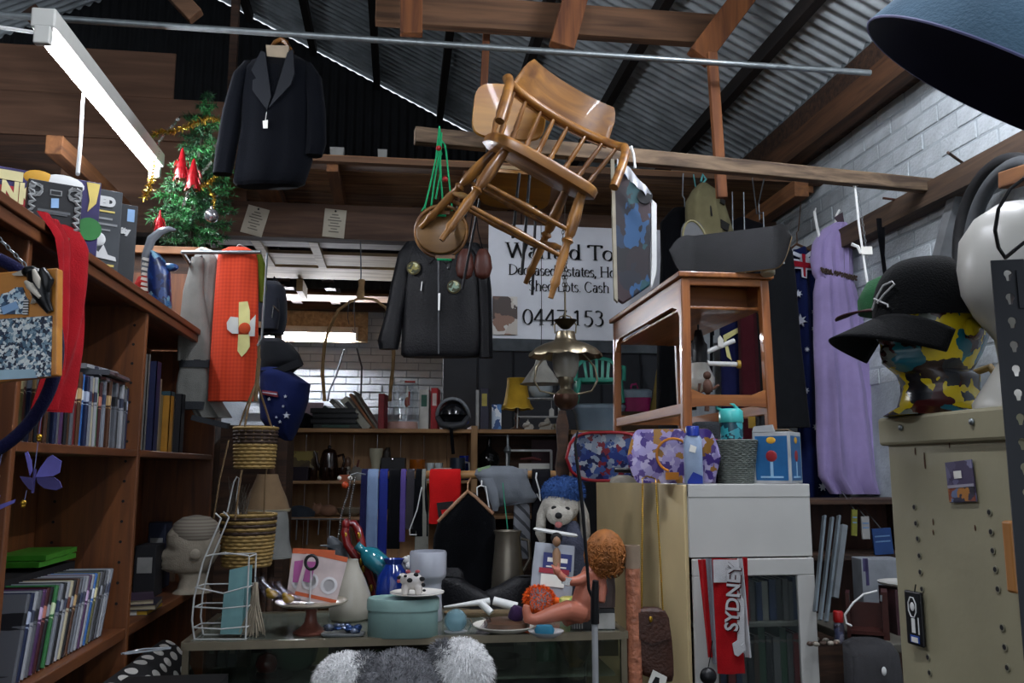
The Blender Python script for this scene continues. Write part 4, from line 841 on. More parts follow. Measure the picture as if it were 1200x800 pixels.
hanger_hook(lj, u, 514, 350, 262); mb = MB(u, 514, 350); mb.tube([mb.p(486, 287), mb.p(502, 277), mb.p(514, 271), mb.p(528, 277), mb.p(548, 287)], 2, 8).build('hanger', BLACKP, lj)
mb = MB(u, 514, 350); mb.tube([mb.p(514, 262), mb.p(514, 225), mb.p(516, 200), mb.p(516, 196, 8)], .7, 5).build('hanging_cord', BLACKF, lj)
mb = MB(); o = at(553, 308, 4.1); u = 4.1 / FP; gl = thing('leather_mitts', 'pair of small reddish brown leather mitts hanging in front of the leather jacket', 'mitts', o)
for x in (545, 566): mb = MB(u, 553, 308); mb.loft(mb.rpx([(292, x - 5, x + 5, .6), (300, x - 9, x + 9), (314, x - 11, x + 11), (324, x - 9, x + 8, .8), (327, x - 4, x + 4, .4)], 8), 18, 2).build('mitt', mat('russet_leather', '#4a241a', .5, 0, .2), gl)
mb = MB(u, 553, 308); mb.tube([mb.p(545, 293), mb.p(550, 275), mb.p(556, 230), (4, (4.373 - o.y) / u, (zf - .012 - o.z) / u)], .7, 5).tube([mb.p(566, 293), mb.p(560, 270), mb.p(556, 230)], .7, 5).build('cord', BLACKF, gl)
# painted deck wrapped in white plastic
o = at(743, 272, 3.12); u = 3.12 / FP; dk = thing('painted_board', 'blue and black painted board with white edge, wrapped in torn white plastic under the beam', 'board', o)
DKP = patches('galaxy_paint', ['#0a0b12', '#101522', '#132a44', '#1a1018', '#1f4a74', '#0c0d14', '#2c1a20', '#17454c'], 16, .45, stretch=(1.3, 1.3, .7))
mb = MB(u, 743, 272); pl_ = [(720, 190), (728, 186), (742, 200), (752, 214), (762, 228), (764, 250), (761, 300), (760, 336), (740, 350), (728, 358), (720, 352), (719, 300)]
mb.ppx(pl_, -3, 4).build('deck', DKP, dk, bevel=.006)
MB(u, 743, 272).ppx([(717, 184), (721, 184), (722, 356), (718, 352)], -4.5, 5, 0).ppx([(764, 232), (770, 238), (768, 320), (762, 338), (761, 335), (763, 300)], -2, 6, 1).build('edge_strip', [mat('cream_edge', '#9a9482', .7), WHITEP], dk)
mb = MB(u, 743, 272)
def wrap(uu, v): x = 724 + 40 * uu; y = 184 + 44 * uu ** 1.25 + (16 - 6 * uu) * v; return mb.p(x, y, -6 + 2.5 * math.sin(uu * 13 + v * 2) + 3 * v * math.sin(uu * 23))
mb.sheet(wrap, 24, 8, 0, .8); mb.build('plastic_wrap', mat('torn_white_plastic', '#c9ccd2', .35, 0, .08), dk)
mb = MB(u, 743, 272); mb.lathe([(9, 0), (9, 2)], (0, 0, 0), 20, 0, Matrix.Translation(mb.p(756, 230, -3.4)) @ Matrix.Rotation(R(90), 4, 'X')).build('black_dot', BLACKP, dk)
mb = MB(u, 743, 272); mb.tube([mb.p(735, 188), mb.p(736, 178), mb.p(739, 171), mb.p(741, 168), mb.p(741, 163, 12)], 1, 6).tube([mb.p(745, 196, -6), mb.p(744, 178, -4), mb.p(742, 167)], 1.6, 6).build('hook', WHITEP, dk)
# ------------------------------------------------------------------ the WANTED banner: serif letters drawn as pen strokes
def L_(x0, y0, x1, y1): return [(x0 + (x1 - x0) * i / 6, y0 + (y1 - y0) * i / 6) for i in range(7)]
def A_(cx, cy, rx, ry, a0, a1): return [(cx + rx * math.cos(R(a0 + (a1 - a0) * i / 18)), cy + ry * math.sin(R(a0 + (a1 - a0) * i / 18))) for i in range(19)]
def O_(cx, cy, rx, ry): return A_(cx, cy, rx, ry, 0, 360)
GL = {'W': (.92, [L_(.05, .7, .25, 0), L_(.25, 0, .45, .62), L_(.43, .7, .65, 0), L_(.65, 0, .86, .7)], [(.05, .7), (.43, .7), (.86, .7)]), 'a': (.44, [O_(.17, .14, .13, .14), L_(.32, .36, .34, 0), A_(.2, .34, .13, .13, 0, 150)], []),
      'n': (.52, [L_(.1, .46, .1, 0), A_(.25, .3, .15, .17, 0, 180), L_(.4, .3, .4, 0)], [(.1, 0), (.4, 0)]), 't': (.30, [L_(.13, .6, .13, .1), A_(.22, .1, .09, .1, 180, 310), L_(.02, .45, .27, .45)], []), 'e': (.44, [A_(.21, .23, .18, .23, 0, 320), L_(.04, .25, .39, .25)], []),
      'd': (.52, [O_(.2, .23, .17, .23), L_(.38, .72, .38, 0)], [(.40, 0)]), 'T': (.62, [L_(.31, .7, .31, 0), L_(.02, .69, .6, .69), L_(.03, .69, .03, .58), L_(.59, .69, .59, .58)], [(.31, 0)]), 'o': (.48, [O_(.23, .23, .19, .23)], []), ' ': (.24, [], []),
      'D': (.72, [L_(.1, .7, .1, 0), A_(.12, .35, .52, .35, -90, 90)], [(.08, 0), (.08, .7)]), 'c': (.42, [A_(.22, .23, .18, .23, 40, 325)], []), 's': (.36, [A_(.17, .35, .12, .11, 30, 265), A_(.17, .115, .13, .115, -150, 90)], []),
      'E': (.56, [L_(.1, .7, .1, 0), L_(.1, .69, .5, .69), L_(.1, .36, .42, .36), L_(.1, .01, .52, .01), L_(.5, .69, .5, .6), L_(.52, .01, .52, .1)], []), ',': (.2, [L_(.09, .06, .03, -.12)], []), 'H': (.78, [L_(.12, .7, .12, 0), L_(.64, .7, .64, 0), L_(.12, .36, .64, .36)], [(.12, 0), (.12, .7), (.64, 0), (.64, .7)]),
      'S': (.52, [A_(.25, .53, .18, .16, 35, 265), A_(.25, .18, .2, .18, -150, 90)], []), 'h': (.54, [L_(.1, .72, .1, 0), A_(.26, .3, .16, .17, 0, 180), L_(.42, .3, .42, 0)], [(.1, 0), (.42, 0)]), 'L': (.54, [L_(.1, .7, .1, 0), L_(.1, .01, .5, .01), L_(.5, .01, .5, .12)], [(.1, .7)]), '.': (.2, [L_(.07, .05, .11, 0)], []),
      'C': (.66, [A_(.34, .35, .28, .35, 40, 320)], []), '0': (.52, [O_(.25, .34, .2, .34)], []), '4': (.52, [L_(.36, .7, .36, 0), L_(.35, .7, .03, .2), L_(.03, .2, .5, .2)], [(.36, 0)]), '7': (.50, [L_(.05, .68, .46, .68), L_(.46, .68, .2, 0)], []), '1': (.52, [L_(.26, .68, .26, 0), L_(.12, .58, .26, .68)], [(.26, 0)]),
      '5': (.5, [L_(.15, .68, .42, .68), L_(.14, .68, .12, .4), A_(.22, .2, .21, .22, -140, 110)], []), '3': (.5, [A_(.22, .52, .16, .16, -70, 140), A_(.22, .19, .2, .2, -140, 85)], [])}
def serif_text(body, h, x, z, parent, y, width=None, wt=.105):
    total = sum(GL[c][0] for c in body); k = h if width is None else None; sx = (width / total) if width else h; mb = MB()
    for c in body:
        adv, st_, sf = GL[c]
        for pl_ in st_:
            for i in range(len(pl_) - 1):
                (x0, y0), (x1, y1) = pl_[i], pl_[i + 1]; dx, dy = (x1 - x0) * sx, (y1 - y0) * h; l = math.hypot(dx, dy) or 1e-6
                an = math.atan2(dy, dx); w_ = h * (.026 + (wt - .026) * abs(math.sin(an + .35)) ** 1.5) / 2; nx, nz = -dy / l * w_, dx / l * w_; e = .004 * h
                a, b = (x + x0 * sx - dx / l * e, z + y0 * h - dy / l * e), (x + x1 * sx + dx / l * e, z + y1 * h + dy / l * e)
                mb.prism([(a[0] + nx, a[1] + nz), (b[0] + nx, b[1] + nz), (b[0] - nx, b[1] - nz), (a[0] - nx, a[1] - nz)], y - .0015, y)
        for qx, qy in sf: mb.box((x + qx * sx, y - .0008, z + qy * h), (.2 * sx, .0015, .028 * h))
        x += adv * sx
    return stuff(mb.build('lettering', INK, parent))
YS = 4.88; c0, c1 = ony(572, 262, YS)[0], ony(780, 272, YS)[0]; zb0 = ony(575, 396, YS)[0].z
sg = thing('wanted_banner', 'white printed banner with black serif lettering and a small photo on the partition', 'banner', (c0.x, YS, zb0), 0)
W_ = c1.x - c0.x; H_ = c0.z - zb0
MB().sheet(lambda u_, v: (W_ * u_ + .004 * v, .006 * math.sin(v * 9 + u_ * 2) * (1 - v), H_ * v), 24, 14, 0, .004).build('banner_sheet', mat('banner_vinyl', '#dfe3ea', .45, 0, .03), sg)
def sgline(body, xa, ya, xb, hpx, wt=.105):
    a, b = ony(xa, ya, YS)[0], ony(xb, ya, YS)[0]; serif_text(body, hpx * YS / FP * 1.02, a.x - c0.x, a.z - zb0 - .02, sg, -.008, b.x - a.x, wt)
sgline('Wanted To', 593, 298, 719, 26, .13); sgline('Deceased Estates, Ho', 596, 318, 721, 18, .1); sgline('Shed Lots. Cash', 619, 337, 714, 18, .09); sgline('0447 153', 612, 376, 708, 26, .1)
a, b = ony(577, 392, YS)[0], ony(606, 348, YS)[0]
ph_ = MB(); ph_.box(((a.x + b.x) / 2 - c0.x, -.009, (a.z + b.z) / 2 - zb0), (b.x - a.x, .004, b.z - a.z)).build('photo_print', patches('hands_photo', ['#5d4030', '#a07a60', '#c8c0b4', '#d8d4cc', '#8a6550', '#3c2a20'], 11, .5), sg)
tag(MB().tube([(c0.x + .2, YS + .004, zb0 + H_), (c0.x + .2, YS + .004, 3.0)], .003, 5).tube([(c0.x + 1.0, YS + .004, zb0 + H_), (c0.x + 1.0, YS + .004, 3.02)], .003, 5).build('banner_cord', BLACKF), 'cords holding the white printed banner up to the loft', 'cord')
# paper cards on the header beam
for i, (x, y, w_, h_, r_, lb) in enumerate(((299, 259, 25, 34, -14, 'tilted cream printed card pinned on the loft beam beside the Christmas tree'), (392, 262, 25, 34, -4, 'straighter cream printed card pinned on the loft beam above the vine arch'))):
    o, u = ony(x, y, 5.0); t = thing('paper_card', lb, 'card', (o.x, 4.996, o.z), (0, R(-r_), 0))
    MB(u).box((0, 0, 0), (w_, 1, h_)).build('card', mat('cream_card', '#b3ad9c', .8, 0, .08), t); mb = MB(u)
    for k in range(7): mb.box((0, -.9, h_ * (.3 - k * .1)), (w_ * (.3 + .4 * ((k * 7) % 5) / 5), .6, 1.1))
    stuff(mb.build('printed_lines', mat('grey_ink', '#6e6b62', .9), t)); MB(u).ball((0, -1, h_ * .43), 1.3, 8, 6).build('pin', BLACKP, t)
for x, w_, lb in ((395, 15, 'wider of two small pale blocks on the loft edge'), (448, 10, 'narrower of two small pale blocks on the loft edge')):
    o = at(x, 180, 4.55); tag(MB(.0045).box((0, 0, 0), (w_, 12, 11), taper=1.1).build('small_block', mat('dusty_white', '#6f706c', .8), loc=(o.x, 4.45, zf + .044), rz=0), lb, 'block')
# ------------------------------------------------------------------ clothes on the loft edge at the right
def edge(px, py, Y=4.34): return ony(px, py, Y)
def garment(name, label, cat, px, py, Y, rows, m, dep, fold=2, k=4, seed=1, hook=None, hm=STEEL, n=40):
    o, u = edge(px, py, Y); t = thing(name, label, cat, o)
    mb = MB(u, px, py); mb.loft(mb.rpx(rows, dep), n, 2.3, 0, fold, k, seed).build('body', m, t)
    if hook: mb = MB(u, px, py); x, y = hook; k = ((4.373 - o.y) / u, (zf - .01 - o.z) / u); mb.tube([mb.p(x, y + 30, 0), mb.p(x, y + 10, 0), mb.p(x - 2, y + 6, k[0] * .5), (x - px, k[0], k[1])], .8, 6).build('hanger_hook', hm, t)
    return t, u
garment('black_dress', 'long black dress on a hanger beside the painted board', 'dress', 790, 360, 4.36, [(240, 792, 812, .4), (248, 784, 824, .8), (258, 776, 828), (300, 776, 816), (380, 770, 812), (480, 766, 812)], BLACKF, 14, 2, 5, 3, (806, 218))
t, u = garment('khaki_jacket', 'khaki jacket with dark patches on an aqua hanger behind the skateboard', 'jacket', 826, 260, 4.20, [(214, 820, 830, .4), (222, 812, 840, .7), (236, 804, 849, 1), (270, 803, 858), (312, 802, 864)], fab('khaki_drill', '#6f6a4e'), 16, 2.5, 4, 7, (823, 206), mat('aqua_hanger', '#5aa8a8', .4))
mb = MB(u, 826, 260); mb.tube([mb.p(829, 222, -9), mb.p(830, 258, -18)], 1, 6).build('zip', INK, t); MB(u, 826, 260).ppx([(840, 262), (850, 268), (848, 276), (840, 272)], -19, -15).ppx([(842, 236), (847, 240), (846, 244), (841, 241)], -17, -12).build('dark_patches', mat('faded_black', '#1c1c1a', .9), t); mb = MB(u, 826, 260); mb.tube([mb.p(823, 211, 0), mb.p(826, 201, 2), mb.p(829, 208, 0), mb.p(823, 216, 0)], 1.4, 6).build('hanger_clip', mat('aqua_hanger', '#5aa8a8'), t)
t, u = garment('sleeveless_blouse', 'black sleeveless top with a white braid edge hanging beside the flag', 'top', 908, 330, 4.2, [(276, 906, 914, .4), (284, 896, 926, .7), (296, 886, 930), (330, 884, 932), (400, 886, 934), (500, 886, 940)], fab('soft_black_jersey', '#15171a'), 14, 1.5, 4, 5, (898, 236))
mb = MB(u, 908, 330); mb.tube([mb.p(897, 282, -13), mb.p(904, 290, -15), mb.p(913, 299, -15), mb.p(915, 312, -15)], .9, 5).build('white_braid', WHITEF, t)
garment('dark_coat', 'dark coat on a black hanger hanging behind the skateboard', 'coat', 868, 300, 4.5, [(254, 866, 874, .4), (262, 852, 896, .7), (276, 846, 902), (330, 846, 900), (400, 848, 900), (520, 848, 900)], fab('dark_wool', '#0f0f14'), 14, 1.5, 4, 6, (892, 226))
t, u = edge(944, 420, 4.3)
fl = thing('australian_flag', 'navy Australian flag hanging as a long cloth beside the lilac dress', 'flag', t)
mb = MB(u, 944, 420)
def flagf(a, v): x0 = 930 + 6 * (1 - v); x1 = 960 + 14 * v; return mb.p(x0 + (x1 - x0) * a, 286 + 314 * v + 6 * (abs(a - .5) if v < .1 else 0), 3.5 * math.sin(a * 10 + v * 2) - 2)
mb.sheet(flagf, 24, 30, 0, 3); mb.build('cloth', NAVYF, fl)
FR, FW = fab('flag_red', '#8c1626'), fab('flag_white', '#b9bec8')
mb = MB(u, 944, 420)
for poly, k in (([(930, 296), (934, 293), (958, 304), (958, 308)], 1), ([(957, 290), (960, 293), (932, 316), (929, 312)], 1), ([(929, 301), (956, 306), (956, 316), (930, 313)], 1), ([(930, 304), (955, 308), (955, 314), (931, 311)], 0), ([(941, 296), (949, 297), (948, 326), (942, 324)], 1), ([(943, 296), (947, 297), (946, 324), (944, 323)], 0)): mb.ppx(poly, -8 - (1 - k), -6, k)
mb.build('union_jack', [FR, FW], fl); mb = MB(u, 944, 420)
for x, y, r_ in ((937, 344, 5), (955, 366, 3.4), (938, 376, 8), (954, 386, 3.6), (940, 458, 4), (950, 500, 4), (953, 526, 3), (954, 568, 5), (944, 410, 3)):
    mb.ppx([(x + r_ * (1 if k % 2 == 0 else .42) * math.sin(k * .4488), y - r_ * (1 if k % 2 == 0 else .42) * math.cos(k * .4488)) for k in range(14)], -8, -5)
stuff(mb.build('stars', FW, fl)); mb = MB(u, 944, 420); mb.tube([mb.p(930, 290), mb.p(940, 282), mb.p(957, 290)], 1.6, 6).tube([mb.p(941, 283), mb.p(941, 268), mb.p(943, 266), mb.p(946, 246), mb.p(950, 228, 6)], .7, 5).build('hanger', mat('brown_hanger', '#4a3322', .5), fl)
LILC = fab('lilac_chiffon', '#9486b4', sheen=.2, var=.08)
o, u = ony(996, 420, 4.1); ld = thing('lilac_dress', 'long lilac chiffon bridesmaid dress with a beaded waistband', 'dress', o)
mb = MB(u, 996, 420); mb.loft(mb.rpx([(256, 986, 1002, .3), (264, 972, 1005, .6), (280, 960, 1006, .9), (300, 956, 1006), (318, 958, 1005, .9), (326, 962, 1004, .8)], 15), 60, 2.2, 0, 3, 7, 3).build('bodice', LILC, ld)
mb = MB(u, 996, 420); mb.loft(mb.rpx([(322, 962, 1004, .8), (340, 958, 1008, .9), (400, 955, 1018, 1), (460, 954, 1030), (520, 952, 1036), (556, 952, 1040), (576, 964, 1042)], 17), 96, 2.2, 0, 6.5, 5, 9).build('skirt', LILC, ld)
mb = MB(u, 996, 420)
for i in range(46): a = i / 45; mb.ball(mb.p(963 + 41 * a, 317 + 10 * a + (i % 3 - 1) * 2, -14 + (i % 2)), 1.6, 6, 4)
stuff(mb.build('beaded_waistband', mat('bronze_beads', '#5e5048', .3, .6), ld)); mb = MB(u, 996, 420); mb.tube([mb.p(967, 278, -4), mb.p(966, 262, 0), mb.p(965, 248, 2), mb.p(966, 240, 6)], 1.8, 6).tube([mb.p(988, 258), mb.p(990, 246), mb.p(994, 240)], 1.5, 6).tube([mb.p(966, 241, 5), mb.p(970, 234, 12)], .8, 5).build('hanger', WHITEP, ld)
mb = MB(u, 996, 420)
for i in range(5): mb.ppx([(986 + i * 1.5, 250), (992 + i * 1.5, 246 - i), (1000, 262), (994, 262)], -3 + i, -2 + i)
mb.build('shoulder_ruffle', mat('dark_ruffle', '#3c3038', .9), ld)
# white hanging cord with clips, black straps
o = onbeam(1003); o.z = 2.70; dd = (o - Vector(EYE)).length; u = 3.7 / FP
hc = thing('hanging_string', 'white cord and thin chain with clips hanging from the right end of the beam', 'cord', o)
mb = MB(u, 1003, 209); mb.tube([mb.p(1001, 212), mb.p(1003, 260), mb.p(1006, 300), mb.p(1010, 345)], 1.4, 6).tube([mb.p(999, 214), mb.p(1001, 205), mb.p(1004, 212)], .9, 6).build('cord', WHITEP, hc); mb = MB(u, 1003, 209)
for i in range(26): mb.tube([mb.p(1004 + i * .36 + 1.2 * math.cos(a), 222 + i * 4.6 + 2.4 * math.sin(a), -1 + (i % 2) * 1.5 * math.cos(a)) for a in (0, 1.05, 2.1, 3.14, 4.2, 5.2)], .35, 4, closed=True)
stuff(mb.build('chain', STEEL, hc)); mb = MB(u, 1003, 209); mb.box(mb.p(1009, 289, -2), (12, 2, 9)).build('tag', PAPER, hc); mb = MB(u, 1003, 209); mb.tube([mb.p(993, 281), mb.p(1000, 284), mb.p(1003, 292)], 2, 6).build('bow', WHITEF, hc)
o, u = onx(1031, 262, 2.25); tag(MB(u, 1031, 262).loft(MB(u, 1031, 262).rpx([(256, 1027, 1037), (282, 1028, 1036), (300, 1030, 1034), (345, 1033, 1037)], 2.5), 10, 2.5).build('black_strap', BLACKF, loc=o), 'black strap hanging from the wall rail behind the cap', 'strap')
# ================================================================== back shelf unit
YB = 5.5; YF = 5.34
BRW = wood('mid_brown_shelf', '#775536', '#9c774d', 'X', 3, .6); BRZ = wood('mid_brown_upright', '#6d4c30', '#906a48', 'Z', 3, .6)
zT = ony(450, 502, YF)[0].z; z1 = ony(370, 563, YF)[0].z; z2 = ony(370, 606, YF)[0].z
xa, xb, xc = xat(326, 540, YB), xat(553, 540, YB), xat(666, 540, YB)
bs = thing('shelf_unit', 'brown wooden shelf unit along the back of the shop', 'shelf', (xb, YB, 0), 0)
def bsp(name, x0, x1, y0, y1, za, zb_, m): return MB().box(((x0 + x1) / 2 - xb, (y0 + y1) / 2 - YB, (za + zb_) / 2), (x1 - x0, y1 - y0, zb_ - za)).build(name, m, bs, bevel=.003)
bsp('top_board', xa - .02, xc + .02, YF, 5.66, zT - .025, zT, wood('worn_shelf_edge', '#7d5a36', '#a67c4c', 'X', 3, .6))
for x in (xa, xc): bsp('upright', x - .012, x + .012, YF + .005, 5.65, 0, zT - .025, BRZ)
bsp('upright', xb - .02, xb + .02, YF - .012, 5.65, 0, zT + .02, wood('pale_post', '#80603c', '#a37c4e', 'Z', 3, .6))
for z in (z1, z2, .75, .35): bsp('shelf', xa, xb - .02, YF + .01, 5.65, z - .02, z, BRW)
for z in (ony(600, 552, YF)[0].z, z2, .75): bsp('shelf', xb + .02, xc, YF + .01, 5.65, z - .02, z, BRW)
zR = ony(600, 552, YF)[0].z
n_ = 8
for i in range(n_): bsp('back_board', xa + (xb - xa) * i / n_ + .0006, xa + (xb - xa) * (i + 1) / n_ - .0006, 5.65, 5.662, .05, zT - .024, wood('brown_lining', '#83603f', '#a8825a', 'Z', 2, .7))
bsp('back_panel', xb, xc, 5.65, 5.662, .05, zT - .03, DARKT)
def book(label, o, u, w, h, dp, col, lean=0, rz=FACE, flat=False, lab=None, name='book', cat='book', group=None):
    t = thing(name, label, cat, o, (0, R(lean), rz) if not flat else (0, 0, rz), group)
    cm = mat('cover_' + col.strip('#'), col, .55)
    if flat: MB(u).box((0, 0, .6), (w, dp, 1.2)).box((0, 0, h - .6), (w, dp, 1.2)).box((0, -dp / 2 + .4, h / 2), (w, .8, h)).build('cover', cm, t); MB(u).box((0, .5, h / 2), (w - 1.5, dp - 1.5, h - 2.6)).build('pages', PAPER, t)
    else: MB(u).box((-w / 2 + .4, 0, h / 2), (.8, dp, h)).box((w / 2 - .4, 0, h / 2), (.8, dp, h)).box((0, -dp / 2 + .4, h / 2), (w, .8, h)).build('cover', cm, t); MB(u).box((0, .5, h / 2), (max(w - 1.8, .6), dp - 1.5, h - 2)).build('pages', PAPER, t)
    if lab: MB(u).box((0, -dp / 2 - .1, h * .72 if not flat else h / 2), (w * .6, .3, h * .3 if not flat else h * .5)).build('spine_label', mat('lab_' + lab.strip('#'), lab, .6), t)
    return t
def bt_(px, z=None, Y=YB): return atz_y(px, Y, zT if z is None else z)
def atz_y(px, Y, z):
    lo, hi = -400., 1400.
    for _ in range(40):
        m = (lo + hi) / 2
        if ony(px, m, Y)[0].z > z: lo = m
        else: hi = m
    return ony(px, lo, Y)
for i, (dx, c) in enumerate(((2, '#1b2420'), (-1, '#121416'), (1, '#15181b'), (-2, '#0f1113'))):
    o, u = bt_(395); book('black folder lying flat on the back shelf, %s of the four' % ['lowest', 'second', 'third', 'topmost'][i], o + Vector((dx * u, 0, i * 6 * u)), u, 52, 5.8, 36, c, flat=True, lab='#2f4a40' if i == 0 else None, group='black folders on the back shelf')
for i, (px, ln, w, h, c, lb, lab) in enumerate([(417.5, -54, 4, 44, '#2c3833', 'dark green folder leaning furthest over on the black folders', None), (424.5, -46, 5, 48, '#4a4b46', 'grey ring binder leaning against the dark green folder', '#8a8a84'), (434, -40, 9, 46, '#8f8d80', 'thick cream lever arch file with finger holes leaning on the shelf', '#26262a'), (441.3, -36, 3, 50, '#7a4a22', 'thin orange brown book leaning beside the cream file', None), (444.6, -33, 2, 52, '#6f6c60', 'thin grey book leaning closest to the red book', None)]):
    o, u = bt_(px); book(lb, o, u, w, h, 34, c, lean=ln, lab=lab)
for px, w, h, c, lb, lab in ((448.5, 7, 41, '#7d1d22', 'red book standing left of the clear drink dispenser', None), (498, 11, 46, '#b9b8b0', 'white book with a small green mark standing right of the drink dispenser', '#2f5a4a'), (510, 8, 48, '#a51c22', 'bright red book standing beside the helmet', '#c9b8b0'), (560, 4, 46, '#9c9c98', 'thin white book at the left of the yellow lamp', None), (568, 10, 48, '#2a2a3a', 'dark book with a yellow label near the yellow lamp', '#a89a4a')):
    o, u = bt_(px); book(lb, o, u, w, h, 30, c, lab=lab)
o, u = bt_(582); bx_ = thing('small_box', 'small blue and white box beside the yellow lamp', 'box', o); MB(u).box((0, 0, 15), (11, 14, 30)).build('carton', patches('blue_white_print', ['#4a7ab0', '#b9cadc', '#2a4f86', '#dfe6ec'], 18, .5), bx_)
o, u = bt_(353); MBx = tag(MB(u).loft([(0, 0, 16, 0, 12), (8, 0, 17, 0, 13), (15, 2, 12, 0, 10), (19, 3, 3, 0, 3)], 20, 2.2, 0, 1, 5).build('dark_cloth', BLACKF, loc=o, rz=FACE), 'bundle of black cloth at the left end of the back shelf', 'cloth')
# clear drink dispenser
o, u = bt_(472); dd_ = thing('drink_dispenser', 'clear plastic drink dispenser with a red tap standing on the back shelf', 'dispenser', o)
MB(u).lathe([(17, 9), (18, 12), (18, 48), (19, 50), (18, 51), (17, 49), (17, 12)], (0, 0, 0), 28).build('jar', glass('dispenser_plastic', '#f0f4f6', .06, 1.4, .13), dd_)
MB(u).lathe([(17, 0), (18, 1), (17.5, 9), (16, 9)], (0, 0, 0), 28).build('base', mat('pink_clear_base', '#b08d84', .3), dd_); MB(u).lathe([(18, 51), (19, 53), (15, 55), (5, 56), (4, 58), (0, 58)], (0, 0, 0), 28).build('lid', glass('dispenser_plastic', '#f0f4f6'), dd_)
mb = MB(u); mb.box((8, -4, 56), (12, 4, 2)).ball((5, -6, 32), (3, 2, 6)).box((8, -10, 36), (2, 2, 16)); mb.build('red_trim', mat('red_plastic', '#a02a22', .4), dd_); MB(u).tube([(0, -18, 16), (0, -24, 16), (0, -24, 11)], 1.6, 8).build('tap', CHROME, dd_)
# helmet
o, u = bt_(531, None, 5.42); hl = thing('bike_helmet', 'black full bike helmet with its chin strap hanging over the shelf edge', 'helmet', o)
mb = MB(u)
vs = []; 
def hel(a, v):
    th = a * 6.283; ph = .12 + v * 1.45; r_ = 20; return (r_ * .92 * math.cos(th) * math.cos(ph * 1.0 - .05) , r_ * 1.05 * math.sin(th) * math.cos(ph - .05) + 3, 14 + (r_ * 1.15) * math.sin(ph))
mb.sheet(hel, 30, 10, 0); mb.build('shell', mat('gloss_black_shell', '#15161a', .2, 0, .1, coat=.5), hl)
MB(u).ball((0, 0, 18), (16, 14, 17), 20, 10).build('lining', BLACKF, hl)
MB(u).tube([(19 * math.cos(a), -4 - 17 * abs(math.sin(a)) ** .7 + 4, 14 + 21 * math.sin(a)) for a in [i * 3.1416 / 14 for i in range(15)]], 2.0, 8).build('rim', mat('silver_trim', '#888d92', .4), hl)
MB(u).tube([(-18, -8, 14), (-12, -16, 5), (0, -19, 3), (12, -16, 5), (18, -8, 14)], [3, 4, 5, 4, 3], 8).build('chin_guard', mat('helmet_grey', '#3b3d40', .5), hl)
MB(u).tube([(17, -10, 9), (12, -14, 5)], 3, 8).build('blue_panel', mat('blue_shell', '#2a3a7a', .35), hl); MB(u).bar((-1, -22, 2), (2, -22.5, -29), 4, 1, 0, (0, 1, 0)).build('chin_strap', BLACKF, hl)
# yellow lamp
o, u = bt_(606); yl = thing('table_lamp', 'table lamp with a yellow fabric shade on a dark turned base', 'lamp', o)
MB(u).lathe([(8, 0), (8, 2), (3, 5), (2, 9), (3.5, 14), (2, 18), (3, 24), (1.5, 28), (1.5, 34)], (0, 0, 0), 16).build('base', DARKT, yl)
mb = MB(u); nn = 36; vs = []; fs = []
for (r_, z) in ((18, 26), (15.5, 32), (13.5, 42), (12, 52), (11.5, 61)):
    for j in range(nn): t_ = 6.283 * j / nn; k = 1 + (.05 if z == 26 else .015) * math.cos(t_ * 8); vs.append((r_ * k * math.cos(t_), r_ * k * math.sin(t_), z - (1.5 * abs(math.sin(t_ * 4)) if z == 26 else 0)))
for i in range(4):
    for j in range(nn): fs.append((i * nn + j, i * nn + (j + 1) % nn, (i + 1) * nn + (j + 1) % nn, (i + 1) * nn + j))
mb.add(vs, fs, 0, True); mb.build('shade', fab('yellow_shade', '#b8922c', rough=.8), yl)
MB(u).tube([(18.2 * math.cos(a * .1745) * (1 + .05 * math.cos(a * .1745 * 8)), 18.2 * math.sin(a * .1745) * (1 + .05 * math.cos(a * .1745 * 8)), 26 - 1.5 * abs(math.sin(a * .1745 * 4))) for a in range(36)], .6, 5, closed=True).tube([(11.6 * math.cos(a * .262), 11.6 * math.sin(a * .262), 61) for a in range(24)], .5, 5, closed=True).build('braid_trim', fab('yellow_braid', '#cfae55'), yl)
# white wire stand with shells, white shade, glass bowl
o, u = bt_(632); ws = thing('wire_stand', 'small white wire display table on the back shelf', 'stand', o); WW = mat('white_wire', '#b4b6b4', .5)
mb = MB(u)
for x in (-26, 24):
    for y in (-10, 10): mb.tube([(x, y, 0), (x * .96, y, 37)], .7, 6)
for z in (16, 37):
    mb.tube([(-26, -10, z), (24, -10, z), (24, 10, z), (-26, 10, z)], .7, 6, closed=True)
mb.build('frame', WW, ws); mb = MB(u)
for i in range(9): mb.tube([(-22 + i * 5.4, -10, 37), (-22 + i * 5.4, 10, 37)], .35, 4)
stuff(mb.build('top_wires', WW, ws))
t = thing('glass_vase', 'round clear glass vase on the white wire display table', 'vase', o + Vector((2 * u, 0, 37.6 * u))); MB(u).lathe([(5, 0), (11, 3), (15, 10), (14, 18), (9, 27), (6, 32), (7, 36), (6, 36), (5, 32), (8, 27), (13, 18), (14, 10), (10, 4), (0, 2)], (0, 0, 0), 24).build('bowl', glass('vase_glass', '#dfe8ea', .05, 1.45, .45), t)
t = thing('glass_lamp_shade', 'white glass lampshade hanging behind the oil lamp', 'lampshade', at(634, 436, 4.7)); u2 = 4.7 / FP
MB(u2).lathe([(25, -14), (22, -12), (14, 0), (8, 8), (6, 14), (6, 18), (5, 18), (7, 6), (13, -2), (21, -12.5)], (0, 0, 0), 26).build('shade', mat('opal_glass', '#a9a89e', .3), t); MB(u2).tube([(0, 0, 18), (1, 0, 60), (1, 0, (zf + .002 - t.location.z) / u2)], .5, 5).build('cord', BLACKP, t)
